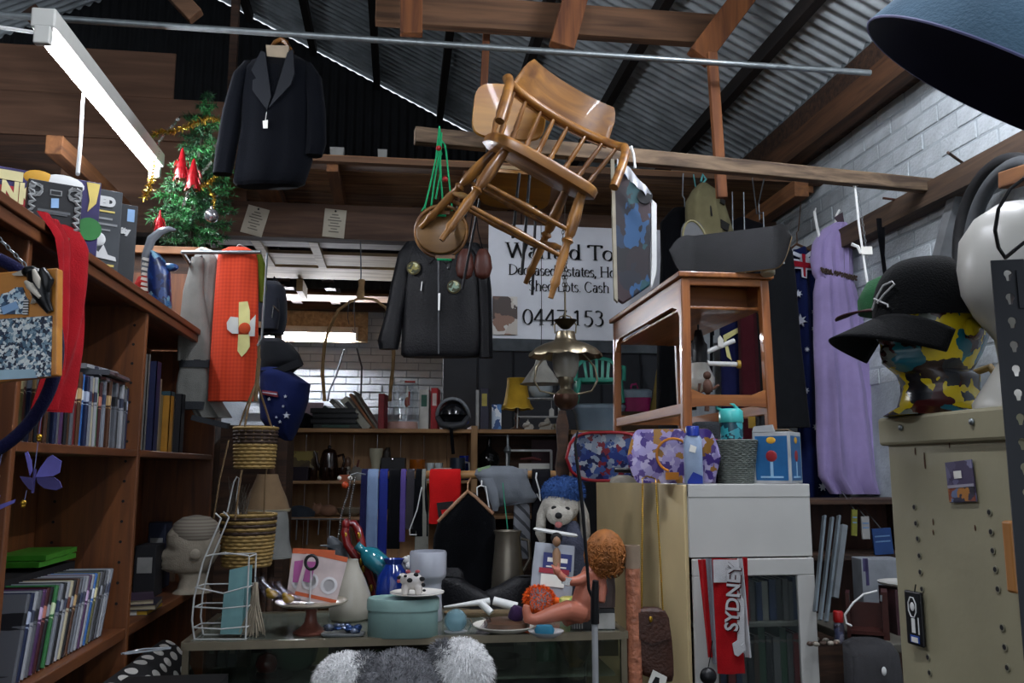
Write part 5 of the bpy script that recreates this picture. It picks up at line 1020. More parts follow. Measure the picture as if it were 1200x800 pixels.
for i, (px, rx, rz_, c, lb) in enumerate([(596 + 22, 4, 8, '#b9b4a8', 'small white shell below the wire display table'), (640, 9, 10, '#a8a294', 'large pale spiral shell under the wire display table'), (655, 7, 6, '#8f8468', 'brown speckled shell under the wire display table')]):
    o2, u = bt_(px, None, 5.4); s_ = thing('sea_shell', lb, 'shell', o2)
    mb = MB(u); mb.tube([(math.cos(a * .7) * rx * (1 - a / 16), math.sin(a * .7) * 4 * (1 - a / 16), 3 + a * rz_ / 16) for a in range(15)], [4 * (1 - a / 16) for a in range(15)], 8); mb.prism([(-rx, 0), (rx, 0), (rx * .2, rz_ * 1.6)], -1, 1); mb.build('spiral', mat('shell_%d' % i, c, .4), s_)
t = thing('swing_tag', 'white card tag hanging on a thread from the wire display table', 'tag', bt_(632)[0] + Vector((.07, -.066, .115))); MB(.0052).prism([(-3, -6), (3, -6), (3, 3), (0, 6), (-3, 3)], -.3, .3).build('card', PAPER, t); MB(.0052).tube([(0, 0, 6), (0, 1, 17)], .3, 4).build('thread', WHITEF, t)
# things on the first shelf of the unit
def on1(px, Y=5.46): return atz_y(px, Y, z1)
def onR(px, Y=5.46): return atz_y(px, Y, zR)
DG = mat('dark_brown_glaze', '#22110b', .2, 0, .2, coat=.5)
o, u = on1(385); cpot = thing('coffee_pot', 'tall dark brown glazed coffee pot with a lid on the back shelf', 'pot', o)
MB(u).lathe([(9, 0), (11, 2), (11.5, 14), (10, 26), (8.5, 32), (8, 32)], (0, 0, 0), 24).build('body', DG, cpot); MB(u).lathe([(8.6, 32), (7, 35), (2, 37), (2.4, 39), (1, 41), (0, 41)], (0, 0, 0), 20).build('lid', DG, cpot); MB(u).tube([(-10, 0, 12), (-14, 0, 20), (-16, 0, 30), (-18, 0, 34)], [3, 2.4, 1.8, 1.5], 8).build('spout', DG, cpot); MB(u).tube([(10, 0, 28), (16, 0, 30), (18, 0, 22), (15, 0, 10), (11, 0, 7)], 1.7, 8).build('handle', DG, cpot)
def mug(label, o, u, r, h, m, side=1, hm=None, name='mug'):
    t = thing(name, label, 'mug', o); MB(u).lathe([(r * .8, 0), (r, 1), (r, h), (r * .9, h), (r * .88, 2), (0, 1.5)], (0, 0, 0), 22).build('cup', m, t); MB(u).tube([(side * r * .95, 0, h * .8), (side * r * 1.5, 0, h * .78), (side * r * 1.6, 0, h * .4), (side * r * .95, 0, h * .22)], r * .14, 8).build('handle', hm or m, t); return t
for i, px in enumerate((366, 381, 401)): o, u = on1(px, 5.40); mug('dark brown mug in front of the coffee pot, %s one of three' % ['left', 'middle', 'right'][i], o, u, 5.5, 15, DG, 1 if i else -1)
o, u = on1(350, 5.40); rdx = thing('small_radio', 'small dark box radio on the left of the back shelf', 'radio', o); MB(u).box((0, 0, 8), (24, 14, 16)).build('case', mat('plum_plastic', '#1c1420', .5), rdx, bevel=.004); MB(u).lathe([(3, 0), (3, 1)], (0, 0, 0), 14, 0, Matrix.Translation((-5 * u, -7 * u, 10 * u)) @ Rx(90)).build('dial', STEEL, rdx)
o, u = on1(356, 5.58); pf = thing('painted_picture', 'cream and yellow painted picture propped at the back of the shelf', 'picture', o, (R(-8), 0, FACE)); MB(u).box((0, 0, 17), (30, 2, 34)).build('panel', patches('faded_yellow_art', ['#6a5a38', '#8d7c4c', '#a89c74', '#5a4a34', '#a08e4a'], 9, .6), pf)
o, u = on1(407); fg = thing('figurine', 'small white and brown figurine beside the coffee pot', 'figurine', o); MB(u).loft([(0, 0, 5, 0, 4), (10, 0, 4, 0, 3), (16, 0, 3, 0, 2.5), (20, 0, 4.4, 0, 4), (26, 0, 3, 0, 3), (28, 0, .5, 0, .5)], 16).build('body', patches('white_brown_glaze', ['#9a978e', '#8a867c', '#5a4030'], 14, .3), fg); MB(u).tube([(5, 0, 8), (11, 0, 14), (13, 0, 24)], [2, 1.6, 1], 8).build('tail', mat('red_brown', '#5a2018', .4), fg)
o, u = on1(420); t = thing('lidded_dish', 'pale grey ceramic dish with a humped lid on the back shelf', 'dish', o); MB(u).loft([(0, 0, 10, 0, 7), (5, 0, 12, 0, 8), (10, 0, 9, 0, 6), (15, -3, 4, 0, 4), (17, -3, 1, 0, 1)], 20).build('dish', mat('grey_glaze2', '#77756e', .3), t)
o, u = on1(440); t = thing('glass_jar', 'tall cloudy glass jar on the back shelf', 'jar', o); MB(u).lathe([(6, 0), (7, 2), (5, 16), (8, 30), (8, 37), (7, 37), (4.5, 16), (0, 3)], (0, 0, 0), 20).build('jar', glass('cloudy_glass', '#b8b49c', .2, 1.4, .6), t)
o, u = on1(451, 5.55); t = thing('dark_ornament', 'small dark rounded ornament behind the black box', 'ornament', o); MB(u).loft([(0, 0, 7, 0, 6), (20, 0, 7, 0, 6), (32, 1, 5, 0, 5), (38, 3, 2, 0, 2)], 16).build('body', mat('dark_stone', '#2a241e', .6), t)
o, u = on1(461); t = thing('black_box', 'black rectangular box with a small emblem on the back shelf', 'box', o); MB(u).box((0, 0, 13), (28, 14, 26)).build('box', BLACKP, t, bevel=.003); MB(u).ball((-1, -7.2, 24), (1.6, .6, 2)).build('emblem', CHROME, t)
o, u = on1(489); t = thing('amber_bowl', 'amber glass bowl on a dark stand on the back shelf', 'bowl', o); MB(u).lathe([(8, 9), (9.5, 11), (9.5, 24), (8.6, 24), (8.6, 12), (0, 10)], (0, 0, 0), 24).build('bowl', mat('amber_glass', '#8a4a12', .15, 0, .2, coat=.4), t); MB(u).lathe([(10, 0), (10, 6), (8, 9)], (0, 0, 0), 24).build('stand', BLACKP, t)
o, u = on1(509); t = thing('drinking_glass', 'pair of joined small clear glasses beside the amber bowl', 'glass', o); mb = MB(u)
for x in (-5, 5): mb.lathe([(4, 8), (5, 20), (4.4, 20), (3.5, 9)], (x, 0, 0), 16)
mb.build('tumblers', glass('vase_glass', '#dfe8ea'), t); MB(u).box((0, 0, 4), (20, 10, 8)).build('tray', mat('grey_card', '#5e605c', .6), t)
for px, w, h, Y, c, lb in ((482, 20, 11, 5.38, '#a9a9a4', 'white card box with a dark spot at the front of the back shelf'), (506, 22, 10, 5.37, '#b4b5b0', 'white card box under the green labelled carton'),):
    o, u = on1(px, Y); t = thing('card_box', lb, 'box', o); MB(u).box((0, 0, h / 2), (w, 8, h)).build('carton', mat('wb%d' % px, c, .7), t); MB(u).ball((-2, -4, h * .5), (1.8, .4, 2.2)).build('mark', INK, t)
o, u = on1(519, 5.40); t = thing('card_box', 'pale carton with a green picture label on the back shelf', 'box', o); MB(u).box((0, 0, 7), (20, 8, 14)).build('carton', PAPER, t); MB(u).box((1, -4.1, 9), (12, .4, 5)).build('label', mat('pale_green_label', '#7f9a72', .6), t)
o, u = on1(536, 5.42); mug('large slate grey mug with a white handle on the back shelf', o, u, 9, 26, mat('slate_glaze', '#232d3a', .3), 1, mat('white_handle', '#a9aaa8', .3)); o, u = on1(545, 5.56); mug('bright blue mug behind the slate grey mug', o, u, 7, 28, mat('blue_glaze', '#1a2c8a', .25))
o, u = onR(573); t = thing('round_bottle', 'round black glass bottle with a narrow neck on the back shelf', 'bottle', o); MB(u).lathe([(6, 0), (11, 4), (13, 13), (11, 20), (4, 26), (2.5, 30), (2.5, 38), (3, 40), (0, 40)], (0, 0, 0), 24).build('bottle', mat('black_glass', '#0d0f10', .12, 0, .1), t)
o, u = onR(595, 5.40); t = thing('candlestick', 'grey metal candlestick beside the white display case', 'candlestick', o); MB(u).lathe([(5, 0), (5, 3), (2, 6), (3, 20), (5, 24), (3, 28), (1.5, 30), (1.5, 42), (0, 43)], (0, 0, 0), 16).build('stick', STEEL, t)
o, u = onR(620, 5.42); t = thing('display_case', 'white framed clear display case with a small model inside', 'case', o); mb = MB(u)
for x in (-26, 26):
    for y in (-9, 9): mb.bar((x, y, 0), (x, y, 24), 2, 2)
for z in (1, 24): mb.bar((-26, -9, z), (26, -9, z), 2, 2).bar((-26, 9, z), (26, 9, z), 2, 2)
mb.build('frame', WW, t); MB(u).box((6, 0, 5), (36, 12, 8)).build('card_inside', PAPER, t); MB(u).tube([(-10, -2, 14), (4, -2, 15), (14, -2, 13)], [1, 2, 1], 8).build('model', mat('dark_red', '#5a1d1c', .5), t)
o, u = onR(640, 5.58); t = thing('plum_box', 'plum coloured box behind the display case', 'box', o); MB(u).box((0, 0, 18), (34, 8, 36)).build('box', mat('plum_card', '#3a1f26', .6), t)
# lower shelf
def on2(px, Y=5.42): return atz_y(px, Y, z2)
o, u = on2(380); t = thing('plush_pig', 'peach coloured plush animal lying on the lower back shelf', 'plush', o); mb = MB(u); mb.ball((4, 0, 7), (11, 7, 7)).ball((-9, -1, 8), (6, 5, 6)).ball((-12, -2, 14), (2, 1.5, 3)).ball((-5, -2, 14), (2, 1.5, 3)); mb.build('body', fab('peach_plush', '#7d5d4a'), t, remesh=.006)
o, u = on2(352); t = thing('cloth_bundle', 'bundle of slate blue cloth beside the peach plush', 'cloth', o); MB(u).loft([(0, 0, 16, 0, 10), (6, 1, 17, 0, 10), (11, -2, 11, 0, 7), (13, -2, 3, 0, 3)], 24, 2.2, 0, 1.4, 5).build('cloth', fab('slate_cloth', '#2c323a'), t)
o, u = on2(410); t = thing('pale_bowl', 'pale stone bowl on the lower back shelf', 'bowl', o); MB(u).lathe([(8, 0), (14, 5), (15, 10), (13, 10), (8, 3), (0, 2)], (0, 0, 0), 20).build('bowl', mat('stone_bowl', '#6d6354', .5), t)
bn = MB(); q0, u = atz_y(362, 5.30, z2)
for i in range(5):
    bn.tube([Vector((i * 13 * u - .14, 0, 0)), Vector((i * 13 * u - .14, -.01, -.09 - .03 * (i % 3)))], .004, 6)
bn.tube([(-.16, .0, 0), (.22, 0, 0)], .005, 6); tag(bn.build('hook_rail', STEEL, loc=q0 + Vector((0, .03, -.01)), rz=FACE), 'row of dull metal hooks along the lower back shelf edge', 'hooks')
# ------------------------------------------------------------------ right of the unit: storage rack with the teal chair
o0, u = ony(668, 504, 4.95); o1 = ony(782, 504, 4.95)[0]; zS = o0.z
sr = thing('storage_rack', 'dark storage rack behind the desk, carrying tubs and a teal plastic chair', 'rack', ((o0.x + o1.x) / 2, 5.1, 0), 0)
w = o1.x - o0.x; MB().box((0, 0, zS - .012), (w, .36, .024)).build('top_shelf', BRW, sr)
for x in (-1, 1):
    for y in (-1, 1): MB().box((x * (w / 2 - .02), y * .16, zS / 2 - .012), (.03, .03, zS - .024)).build('leg', DARKT, sr)
MB().box((0, 0, .8), (w - .04, .34, .02)).build('shelf', DARKT, sr)
o, u = atz_y(702, 5.05, zS); tb = thing('clear_tub', 'clear plastic storage tub under the teal chair', 'tub', o); MB(u).loft([(0, 0, 25, 0, 18), (20, 0, 28, 0, 20), (24, 0, 30, 0, 22), (26, 0, 30, 0, 22)], 28, 5).build('tub', mat('frosted_tub', '#7f93a2', .3, 0, .1), tb); MB(u).loft([(26, 0, 31, 0, 23), (29, 0, 31, 0, 23), (31, 0, 27, 0, 20)], 28, 5).build('lid', mat('frosted_lid', '#8fa2b0', .3), tb)
TEAL = mat('teal_plastic', '#3aa088', .4, 0, .08); tc_ = thing('plastic_chair', 'small teal plastic garden chair standing on the clear storage tub', 'chair', o + Vector((0, 0, 31.5 * u)))
mb = MB(u)
mb.loft([(25, 0, 26, 0, 16), (28, 0, 27, 0, 17), (30, 0, 26, 0, 16)], 24, 4).build('seat', TEAL, tc_)
MB(u).tube([(-26, 14, 28), (-25, 17, 46), (-16, 19, 55), (0, 20, 58), (16, 19, 55), (25, 17, 46), (26, 14, 28)], 3, 8, flat=.6).build('back_frame', TEAL, tc_)
for x in (-15, -7.5, 0, 7.5, 15): mb = MB(u); mb.bar((x * .8, 14, 28), (x, 19, 56 - abs(x) * .1), 3.4, 1.5, 0, (0, 1, 0)).build('back_slat', TEAL, tc_)
for x in (-1, 1):
    MB(u).tube([(x * 26, 16, 45), (x * 29, 0, 44), (x * 29, -16, 42), (x * 28, -17, 26)], 2.4, 8).build('arm', TEAL, tc_)
    for y in (-1, 1): mb = MB(u); mb.tube([(x * 24, y * 14, 27), (x * 27, y * 16, 0)], [3.4, 2.4], 8).build('leg', TEAL, tc_)
o, u = atz_y(747, 5.0, zS); cbx = thing('cardboard_box', 'brown cardboard box under the pink tub', 'box', o); MB(u).box((0, 0, 11), (44, 30, 22)).build('box', mat('cardboard', '#5d4836', .85), cbx)
pt = thing('pink_tub', 'pink plastic tub with a clear lid and pink handle on the cardboard box', 'tub', o + Vector((-1 * u, 0, 22.3 * u))); PK = mat('hot_pink_plastic', '#a82a6a', .4)
MB(u).loft([(0, 0, 15, 0, 12), (16, 0, 17, 0, 14)], 24, 5).build('tub', PK, pt); MB(u).loft([(16, 0, 18, 0, 15), (24, 0, 18, 0, 15), (26, 0, 15, 0, 12)], 24, 5).build('lid', mat('frosted_lid', '#8fa2b0'), pt); MB(u).tube([(-6, 0, 25), (-5, 0, 32), (1, 0, 33), (3, 0, 25)], 1.3, 8).build('handle', PK, pt)
t = thing('yellow_card', 'tall yellow folded card leaning by the pink tub', 'card', o + Vector((19 * u, 0, 22.3 * u)), (0, R(8), FACE)); MB(u).prism([(-4, 0), (5, 0), (4, 52), (-1, 52), (-2, 20)], 0, 2).build('card', mat('dull_yellow_card', '#9a8442', .7), t)
# ------------------------------------------------------------------ wooden rail with ties and scarves
zr = at(550, 556, 3.55).z; rl0, rl1 = atz(428, 3.55, zr)[0], atz(672, 3.55, zr)[0]
RLW = wood('pine_rail', '#8a6338', '#b98d57', 'X', 3, .5)
tr_ = thing('towel_rail', 'pine rail stand behind the counter, hung with ties and scarves', 'rack', (rl0 + rl1) / 2); hw = (rl1 - rl0).length / 2
MB().tube([(-hw, 0, 0), (hw, 0, 0)], .017, 14).build('rail', RLW, tr_)
for x in (-1, 1):
    MB().tube([(x * (hw - .01), 0, .02), (x * (hw - .02), 0, -.1), (x * (hw + .0), -.02, -.3), (x * (hw), 0, -zr)], [.02, .024, .02, .022], 10).build('end_post', wood('pine_post', '#8a6338', '#b08450', 'Z', 3, .5), tr_)
    MB().box((x * hw, 0, -zr + .02), (.05, .4, .04)).build('foot', RLW, tr_)
MB().tube([(-.06, -.03, 0), (-.06, .0, 0)], .02, 12).build('peg', RLW, tr_)
def tie(label, px0, px1, py1, m, w2=None, name='necktie', cat='tie', seed=0, back=40, y=-.024, ytop=548, mats2=None):
    d = 3.53; u = d / FP; x = (px0 + px1) / 2; o = atz(x, d, zr)[0]; t = thing(name, label, cat, o)
    w = (px1 - px0); L = (py1 - 556)
    MB(u).loft([(-L, 0, (w2 or w) * .5, -8, 1.2), (-L * .5, 0, (w2 or w) * .48, -7.5, 1.4), (-4, 0, w * .46, -6.6, 1.3), (4, 0, w * .45, -4.5, 1.3), (6.8, 0, w * .43, -1, 1.3)], 20, 2.6, 0, .5, 3, seed).build('front', m, t)
    MB(u).loft([(-back, 0, w * .45, 8, 1.0), (-4, 0, w * .45, 6.8, 1.0), (4, 0, w * .45, 4.5, 1.2), (6.6, 0, w * .43, 1.2, 1.2)], 16, 2.6).build('back', m, t); return t, u
tie('pale blue silk scarf hanging on the pine rail', 431, 445, 645, fab('pale_blue_silk', '#6b7f9e', rough=.6), seed=1, name='silk_scarf', cat='scarf'); tie('royal blue tie hanging between the pale blue scarf and the black tie', 445, 456, 650, fab('royal_blue_silk', '#18246e', rough=.6), seed=2); tie('broad black scarf hanging beside the royal blue tie', 456, 471, 640, BLACKF, seed=3, name='black_scarf', cat='scarf')
tie('purple tie hanging beside the broad black scarf', 470, 477, 632, fab('purple_silk', '#4a3c78', rough=.6), seed=4); tie('charcoal knitted tie hanging beside the purple tie', 477, 487, 618, fab('charcoal_knit', '#2e2c30'), seed=5); tie('dark navy tie half hidden at the left end of the pine rail', 424, 432, 640, fab('deep_navy', '#15173a'), seed=12)
t, u = tie('black garment with white piping hanging beside the red scarf', 487, 500, 626, BLACKF, w2=20, seed=6, name='piped_garment', cat='garment'); MB(u).tube([(2, -10, -14), (-3, -10.5, -40), (-11, -10.5, -62), (-11, -10.5, -68), (-3, -10.5, -68)], .7, 5).build('white_piping', WHITEF, t)
t, u = tie('pale grey shirt tail hanging below the piped black garment', 492, 500, 648, fab('pale_grey_cotton', '#77776f'), w2=16, seed=7, name='shirt_tail', cat='garment')
t, u = tie('red scarf with a black letter motif hanging on the pine rail', 502, 542, 612, fab('scarlet_wool', '#b01214'), w2=36, seed=8, name='red_scarf', cat='scarf')
MB(u).prism([(-9, -32), (10, -30), (10, -34), (20, -28), (19, -36), (6, -42), (11, -52), (-6, -52)], -11, -9).build('black_motif', INK, t); MB(u).prism([(-4, -40), (4, -39), (5, -47), (-2, -47)], -11.8, -10.5).build('red_eye', mat('scarlet_wool', '#b01214'), t)
d = 3.36; o = at(548, 630, d); u = d / FP; bk = thing('black_tee', 'black top on a wooden hanger in front of the red scarf', 'top', o)
mb = MB(u, 548, 630); mb.loft(mb.rpx([(578, 544, 556, .4), (584, 538, 562, .6), (594, 526, 572, .8), (608, 514, 580, 1), (630, 508, 582), (690, 506, 584)], 14), 36, 2.3, 0, 1.4, 4, 2).build('body', BLACKF, bk); mb = MB(u, 548, 630); mb.tube([mb.p(514, 611, -6), mb.p(524, 600, -8), mb.p(540, 584, -8), mb.p(548, 576, -6), mb.p(556, 582, -6), mb.p(578, 602, -6)], 2.2, 8).tube([mb.p(548, 576, -6), mb.p(548, 566, -4), mb.p(551, 561, 3)], .9, 6).build('hanger', wood('pinkish_hanger', '#8a5f44', '#b08a68', 'X', 3, .5), bk)
mb = MB(u, 566, 590); o = at(566, 590, 3.38); wh = tag(mb.tube([mb.p(559, 571), mb.p(563, 569), mb.p(569, 570), mb.p(577, 616), mb.p(573, 621), mb.p(566, 606), mb.p(559, 580)], 1.0, 6, closed=True).tube([mb.p(564, 569), mb.p(564, 560, 20), mb.p(567, 552, 45)], .9, 6).build('white_hanger', WHITEP, loc=o, rz=FACE), 'white plastic hanger hanging beside the grey hooded top', 'hanger')
d = 3.5; o = at(592, 568, d); u = d / FP; gh = thing('grey_hooded_top', 'heather grey hooded top thrown over the pine rail', 'hoodie', o)
mb = MB(u, 592, 568); mb.loft(mb.rpx([(546, 572, 600, .5), (550, 558, 612, .8), (556, 556, 618, 1), (564, 562, 620), (574, 570, 624), (582, 574, 630, .9), (588, 582, 626, .7), (593, 580, 588, .3)], 16, -4), 32, 2.2, 0, 2.2, 3, 4).build('body', fab('heather_grey', '#6f757c'), gh); mb = MB(u, 592, 568); mb.loft(mb.rpx([(560, 562, 578, .5), (572, 568, 584), (590, 576, 586), (597, 578, 584, .6)], 6, -18), 18, 2, 0, .8, 3).build('sleeve', fab('heather_grey', '#6f757c'), gh); MB(u, 592, 568).ppx([(560, 549), (575, 545), (574, 548), (561, 553)], -14, -6).build('green_label', mat('pale_green_label', '#7f9a72'), gh)
t, u = tie('grey diagonally striped tie hanging under the grey hooded top', 602, 618, 650, bands('diag_stripe', ['#6d7076', '#6d7076', '#2a2d33'], 12, 'DIAGONAL'), w2=20, seed=9); t.location.y -= .03
tie('dark coat sleeve hanging behind the plush dog', 622, 646, 668, fab('dark_wool', '#0f0f14'), seed=10, name='coat_sleeve', cat='garment'); mb = MB(.0035); o = at(630, 566, 3.47)
tag(mb.tube([(-1, 0, -12), (3, -2, -20), (2, 0, -8), (-2, 0, 6), (-1, 4, 12)], .9, 6).build('white_hook', WHITEP, loc=o, rz=FACE), 'white plastic hook hanging on the pine rail beside the plush dog', 'hook')
mb = MB(.0034); mb.tube([(-2, 0, 40), (0, -1, 20), (3, 0, -5), (5, 0, -30)], .7, 5).ball((5, 0, -31), 1.4, 8, 6); tag(mb.build('green_string', mat('green_cord_dye', '#2a8a6a', .7), loc=at(591, 606, 3.4), rz=FACE), 'thin green cord hanging above the silver jug', 'cord')
mb = MB(.0034); o = at(412, 590, 3.4)
for k, (sx, ph_) in enumerate(((-5, 0), (4, 1))):
    for i in range(30): mb.ball((sx * (i / 30) + (k * 4 - 2) + 1.0 * math.sin(i * .3 + ph_) - i * .35, 0, 30 - i * 2.6), 1.3, 6, 4)
tag(mb.build('bead_necklace', mat('black_silver_beads', '#5a5a58', .25, .5, .5, 90), loc=o, rz=FACE), 'black and silver bead necklace hanging at the left end of the pine rail', 'necklace')
o, u = atz(404, 3.45, zr - .02)[0], .00345; t = thing('ornament_clip', 'orange and cream hanging ornament at the end of the pine rail', 'ornament', o); MB(u).ball((-6, 0, 2), 3).ball((6, 0, 2), 3).build('cream_balls', WHITEC, t); MB(u).box((0, 1, 2), (12, 5, 8)).build('block', mat('burnt_orange', '#7a3a1c', .5), t); MB(u).ball((1, -1, -6), 4.2).build('orange_ball', mat('orange_enamel', '#b0421e', .4), t); MB(u).tube([(4, 2, 5), (14, 2, 8), (24, 2, 6)], .8, 5).build('wire', STEEL, t)
# vine arch of a big hanging basket
o = at(422, 400, 5.1); u = 5.1 / FP; va = thing('vine_arch', 'twisted dry vine arch hanging in front of the white brick wall', 'arch', o); VN = mat('dry_vine', '#8a6f4c', .9, 0, .3, 30, .4, 80)
mb = MB(u, 422, 400)
for k in range(3):
    pts = [(383, 470), (379, 440), (380, 405), (386, 382), (396, 362), (410, 352), (422, 348), (438, 350), (452, 360), (458, 385), (462, 415), (460, 445), (458, 470)]
    mb.tube([mb.p(x + 1.2 * math.sin(i * 1.7 + k * 2.1), y, 1.6 * math.cos(i * 1.7 + k * 2.1)) for i, (x, y) in enumerate(pts)], 1.3, 6)
mb.build('vine', VN, va); MB(u, 422, 400).loft([(50, -1, 3.5, 0, 3), (56, -1, 5, 0, 4), (66, 0, 3.4, 0, 3), (74, 0, 4, 0, 3)], 10).build('binding', VN, va)
mb = MB(u, 422, 400)
for pts in ([(408, 350), (407, 372), (409, 380)], [(415, 350), (413, 368)], [(414, 352), (416, 388), (417, 393), (413, 386)]): mb.tube([mb.p(x, y, -2) for x, y in pts], .5, 5)
mb.tube([mb.p(421, 330), mb.p(421, 318), (0, (5.05 - o.y) / u, (zb - o.z) / u)], .8, 5); mb.build('wires', mat('grey_wire', '#55585c', .5), va)
for pts, lb in (([(403, 410), (394, 440), (386, 458), (384, 470)], 'thin grey cable slanting down the white brick wall'), ([(418, 408), (424, 430), (423, 458), (422, 475)], 'thin grey cable hanging straighter down the white brick wall')): tag(MB().tube([at(x, y, 8.2) for x, y in pts], .009, 5).build('wall_cable', mat('grey_cable', '#50545a', .5)), lb, 'cable')
o, u = bt_(365, None, 5.6); tag(MB(u).box((0, 0, 16), (27, 1.5, 32)).build('picture_card', mat('shelf_photo', '#a08a90', .5), loc=o, rz=FACE), 'small picture card standing behind the black folders', 'card')
# ================================================================== glass counter and what stands on it
CX0, CX1, CY0, CY1, CZ = -.60, .70, 2.66, 3.16, 1.0
CG = glass('counter_glass', '#cfd8d0', .06, 1.3, .06); ALU = mat('bronze_anodised_trim', '#7a7260', .35, .6, .15)
ct = thing('glass_counter', 'glass fronted shop counter with brass coloured trim, crowded with bric-a-brac', 'counter', ((CX0 + CX1) / 2, (CY0 + CY1) / 2, 0), 0)
cw, cdp = CX1 - CX0, CY1 - CY0
MB().box((0, 0, CZ - .004), (cw - .02, cdp - .02, .008)).build('top_glass', glass('counter_top_glass', '#7d8478', .12, 1.45, .55), ct)
MB().box((0, -cdp / 2 + .004, .62), (cw - .03, .006, .74)).build('front_glass', CG, ct); MB().box((-cw / 2 + .004, 0, .62), (.006, cdp - .03, .74)).build('side_glass', CG, ct); MB().box((cw / 2 - .004, 0, .62), (.006, cdp - .03, .74)).build('side_glass', CG, ct)
MB().bar((-cw / 2, -cdp / 2, CZ - .008), (cw / 2, -cdp / 2, CZ - .008), .022, .022).bar((-cw / 2, cdp / 2, CZ - .008), (cw / 2, cdp / 2, CZ - .008), .022, .022).bar((-cw / 2, -cdp / 2, CZ - .008), (-cw / 2, cdp / 2, CZ - .008), .022, .022).bar((cw / 2, -cdp / 2, CZ - .008), (cw / 2, cdp / 2, CZ - .008), .022, .022).build('top_trim', ALU, ct)
for x in (-1, 1):
    for y in (-1, 1): MB().box((x * (cw / 2 - .004), y * (cdp / 2 - .004), .5), (.018, .018, 1.0 - .03)).build('corner_post', ALU, ct)
MB().box((0, 0, .12), (cw - .02, cdp - .02, .24)).build('base', DARKT, ct); MB().box((0, cdp / 2 - .01, .6), (cw - .04, .008, .72)).build('back_panel', mat('dark_back_panel', '#0d0c0b', .8), ct)
for z in (.52, .87): MB().box((0, 0, z), (cw - .05, cdp - .06, .008)).build('glass_shelf', glass('shelf_glass', '#9aa898', .08, 1.45, .3), ct)
CS = .874
def inC(px, Y=2.85): return atz_y(px, Y, CS)
GRNG = glass('green_glass', '#3f6a52', .08, 1.45, .6)
def jar(label, px, Y, prof, m, name, cat, z=CS, n=22, extra=None):
    o, u = atz_y(px, Y, z); t = thing(name, label, cat, o); MB(u).lathe(prof, (0, 0, 0), n).build('body', m, t)
    if extra: MB(u).lathe(extra[0], (0, 0, 0), n).build(extra[2], extra[1], t)
    return t, u
jar('dark red glass ball ornament inside the counter', 312, 2.8, [(4, 0), (12, 5), (14, 14), (11, 22), (3, 26), (0, 26)], mat('dark_red_glass', '#4a1412', .15), 'glass_ball', 'ornament'); jar('beaded black dish inside the counter', 318, 2.74, [(18, 0), (24, 3), (25, 6), (22, 6), (0, 3)], mat('sparkling_beads', '#3a3a3a', .25, .3, .8, 260), 'beaded_dish', 'dish')
jar('wide green glass bowl inside the counter, below the cake stand', 345, 2.88, [(14, 0), (24, 8), (28, 26), (26, 26), (22, 9), (0, 3)], GRNG, 'green_bowl', 'bowl'); jar('tall clear vase with a gold rim inside the counter', 374, 2.9, [(8, 0), (10, 4), (11, 34), (10, 34), (9, 5), (0, 3)], glass('yellowed_glass', '#b8b48a', .1, 1.45, .5), 'clear_vase', 'vase')
jar('round gilt dish inside the counter behind the koala plush', 395, 2.78, [(14, 0), (30, 5), (32, 8), (29, 8), (0, 3)], mat('gilt_dish', '#6a5c34', .3, .5), 'gilt_dish', 'dish'); jar('round smoked glass ashtray inside the counter', 588, 2.80, [(16, 0), (22, 4), (23, 14), (20, 14), (17, 5), (0, 4)], mat('smoked_glass', '#22251f', .15), 'ashtray', 'dish')
jar('painted pottery jar with a pale lid inside the counter', 675, 2.80, [(8, 0), (17, 16), (20, 34), (19, 42), (0, 42)], patches('rose_pottery', ['#4a4230', '#5a5038', '#6a5c3a', '#3c3626'], 24, .4), 'pottery_jar', 'jar', extra=([(9, -14), (10, -2), (8, 0)], mat('dull_cream', '#7d7868', .5), 'foot')); jar('green glass bottle lying low in the counter', 640, 2.9, [(12, 0), (13, 20), (6, 28), (6, 36), (0, 36)], GRNG, 'green_bottle', 'bottle')
for i, (px, w, h, c) in enumerate(((250, 10, 34, '#3a2a24'), (262, 9, 36, '#2a322e'), (274, 10, 33, '#22302a'), (286, 11, 35, '#3c3a30'), (540, 22, 24, '#3f4a40'), (560, 18, 30, '#50483a'), (612, 20, 34, '#2e3a30'), (712, 24, 36, '#3a3020'))):
    o, u = inC(px, 2.95); t = thing('small_box', '%s small box standing inside the counter, %s from its left end' % (['brown', 'slate', 'dark green', 'olive', 'moss', 'tan', 'bottle green', 'brown'][i], nth(i + 1)), 'box', o); MB(u).box((0, 0, h / 2), (w, 16, h)).build('carton', mat('inbox_%d' % i, c, .4), t); MB(u).box((0, -8.2, h * .6), (w * .6, .4, h * .3)).build('label', mat('faded_label', '#5d5c50', .6), t)
def onC(px, py): return onz(px, py, CZ + .0005)
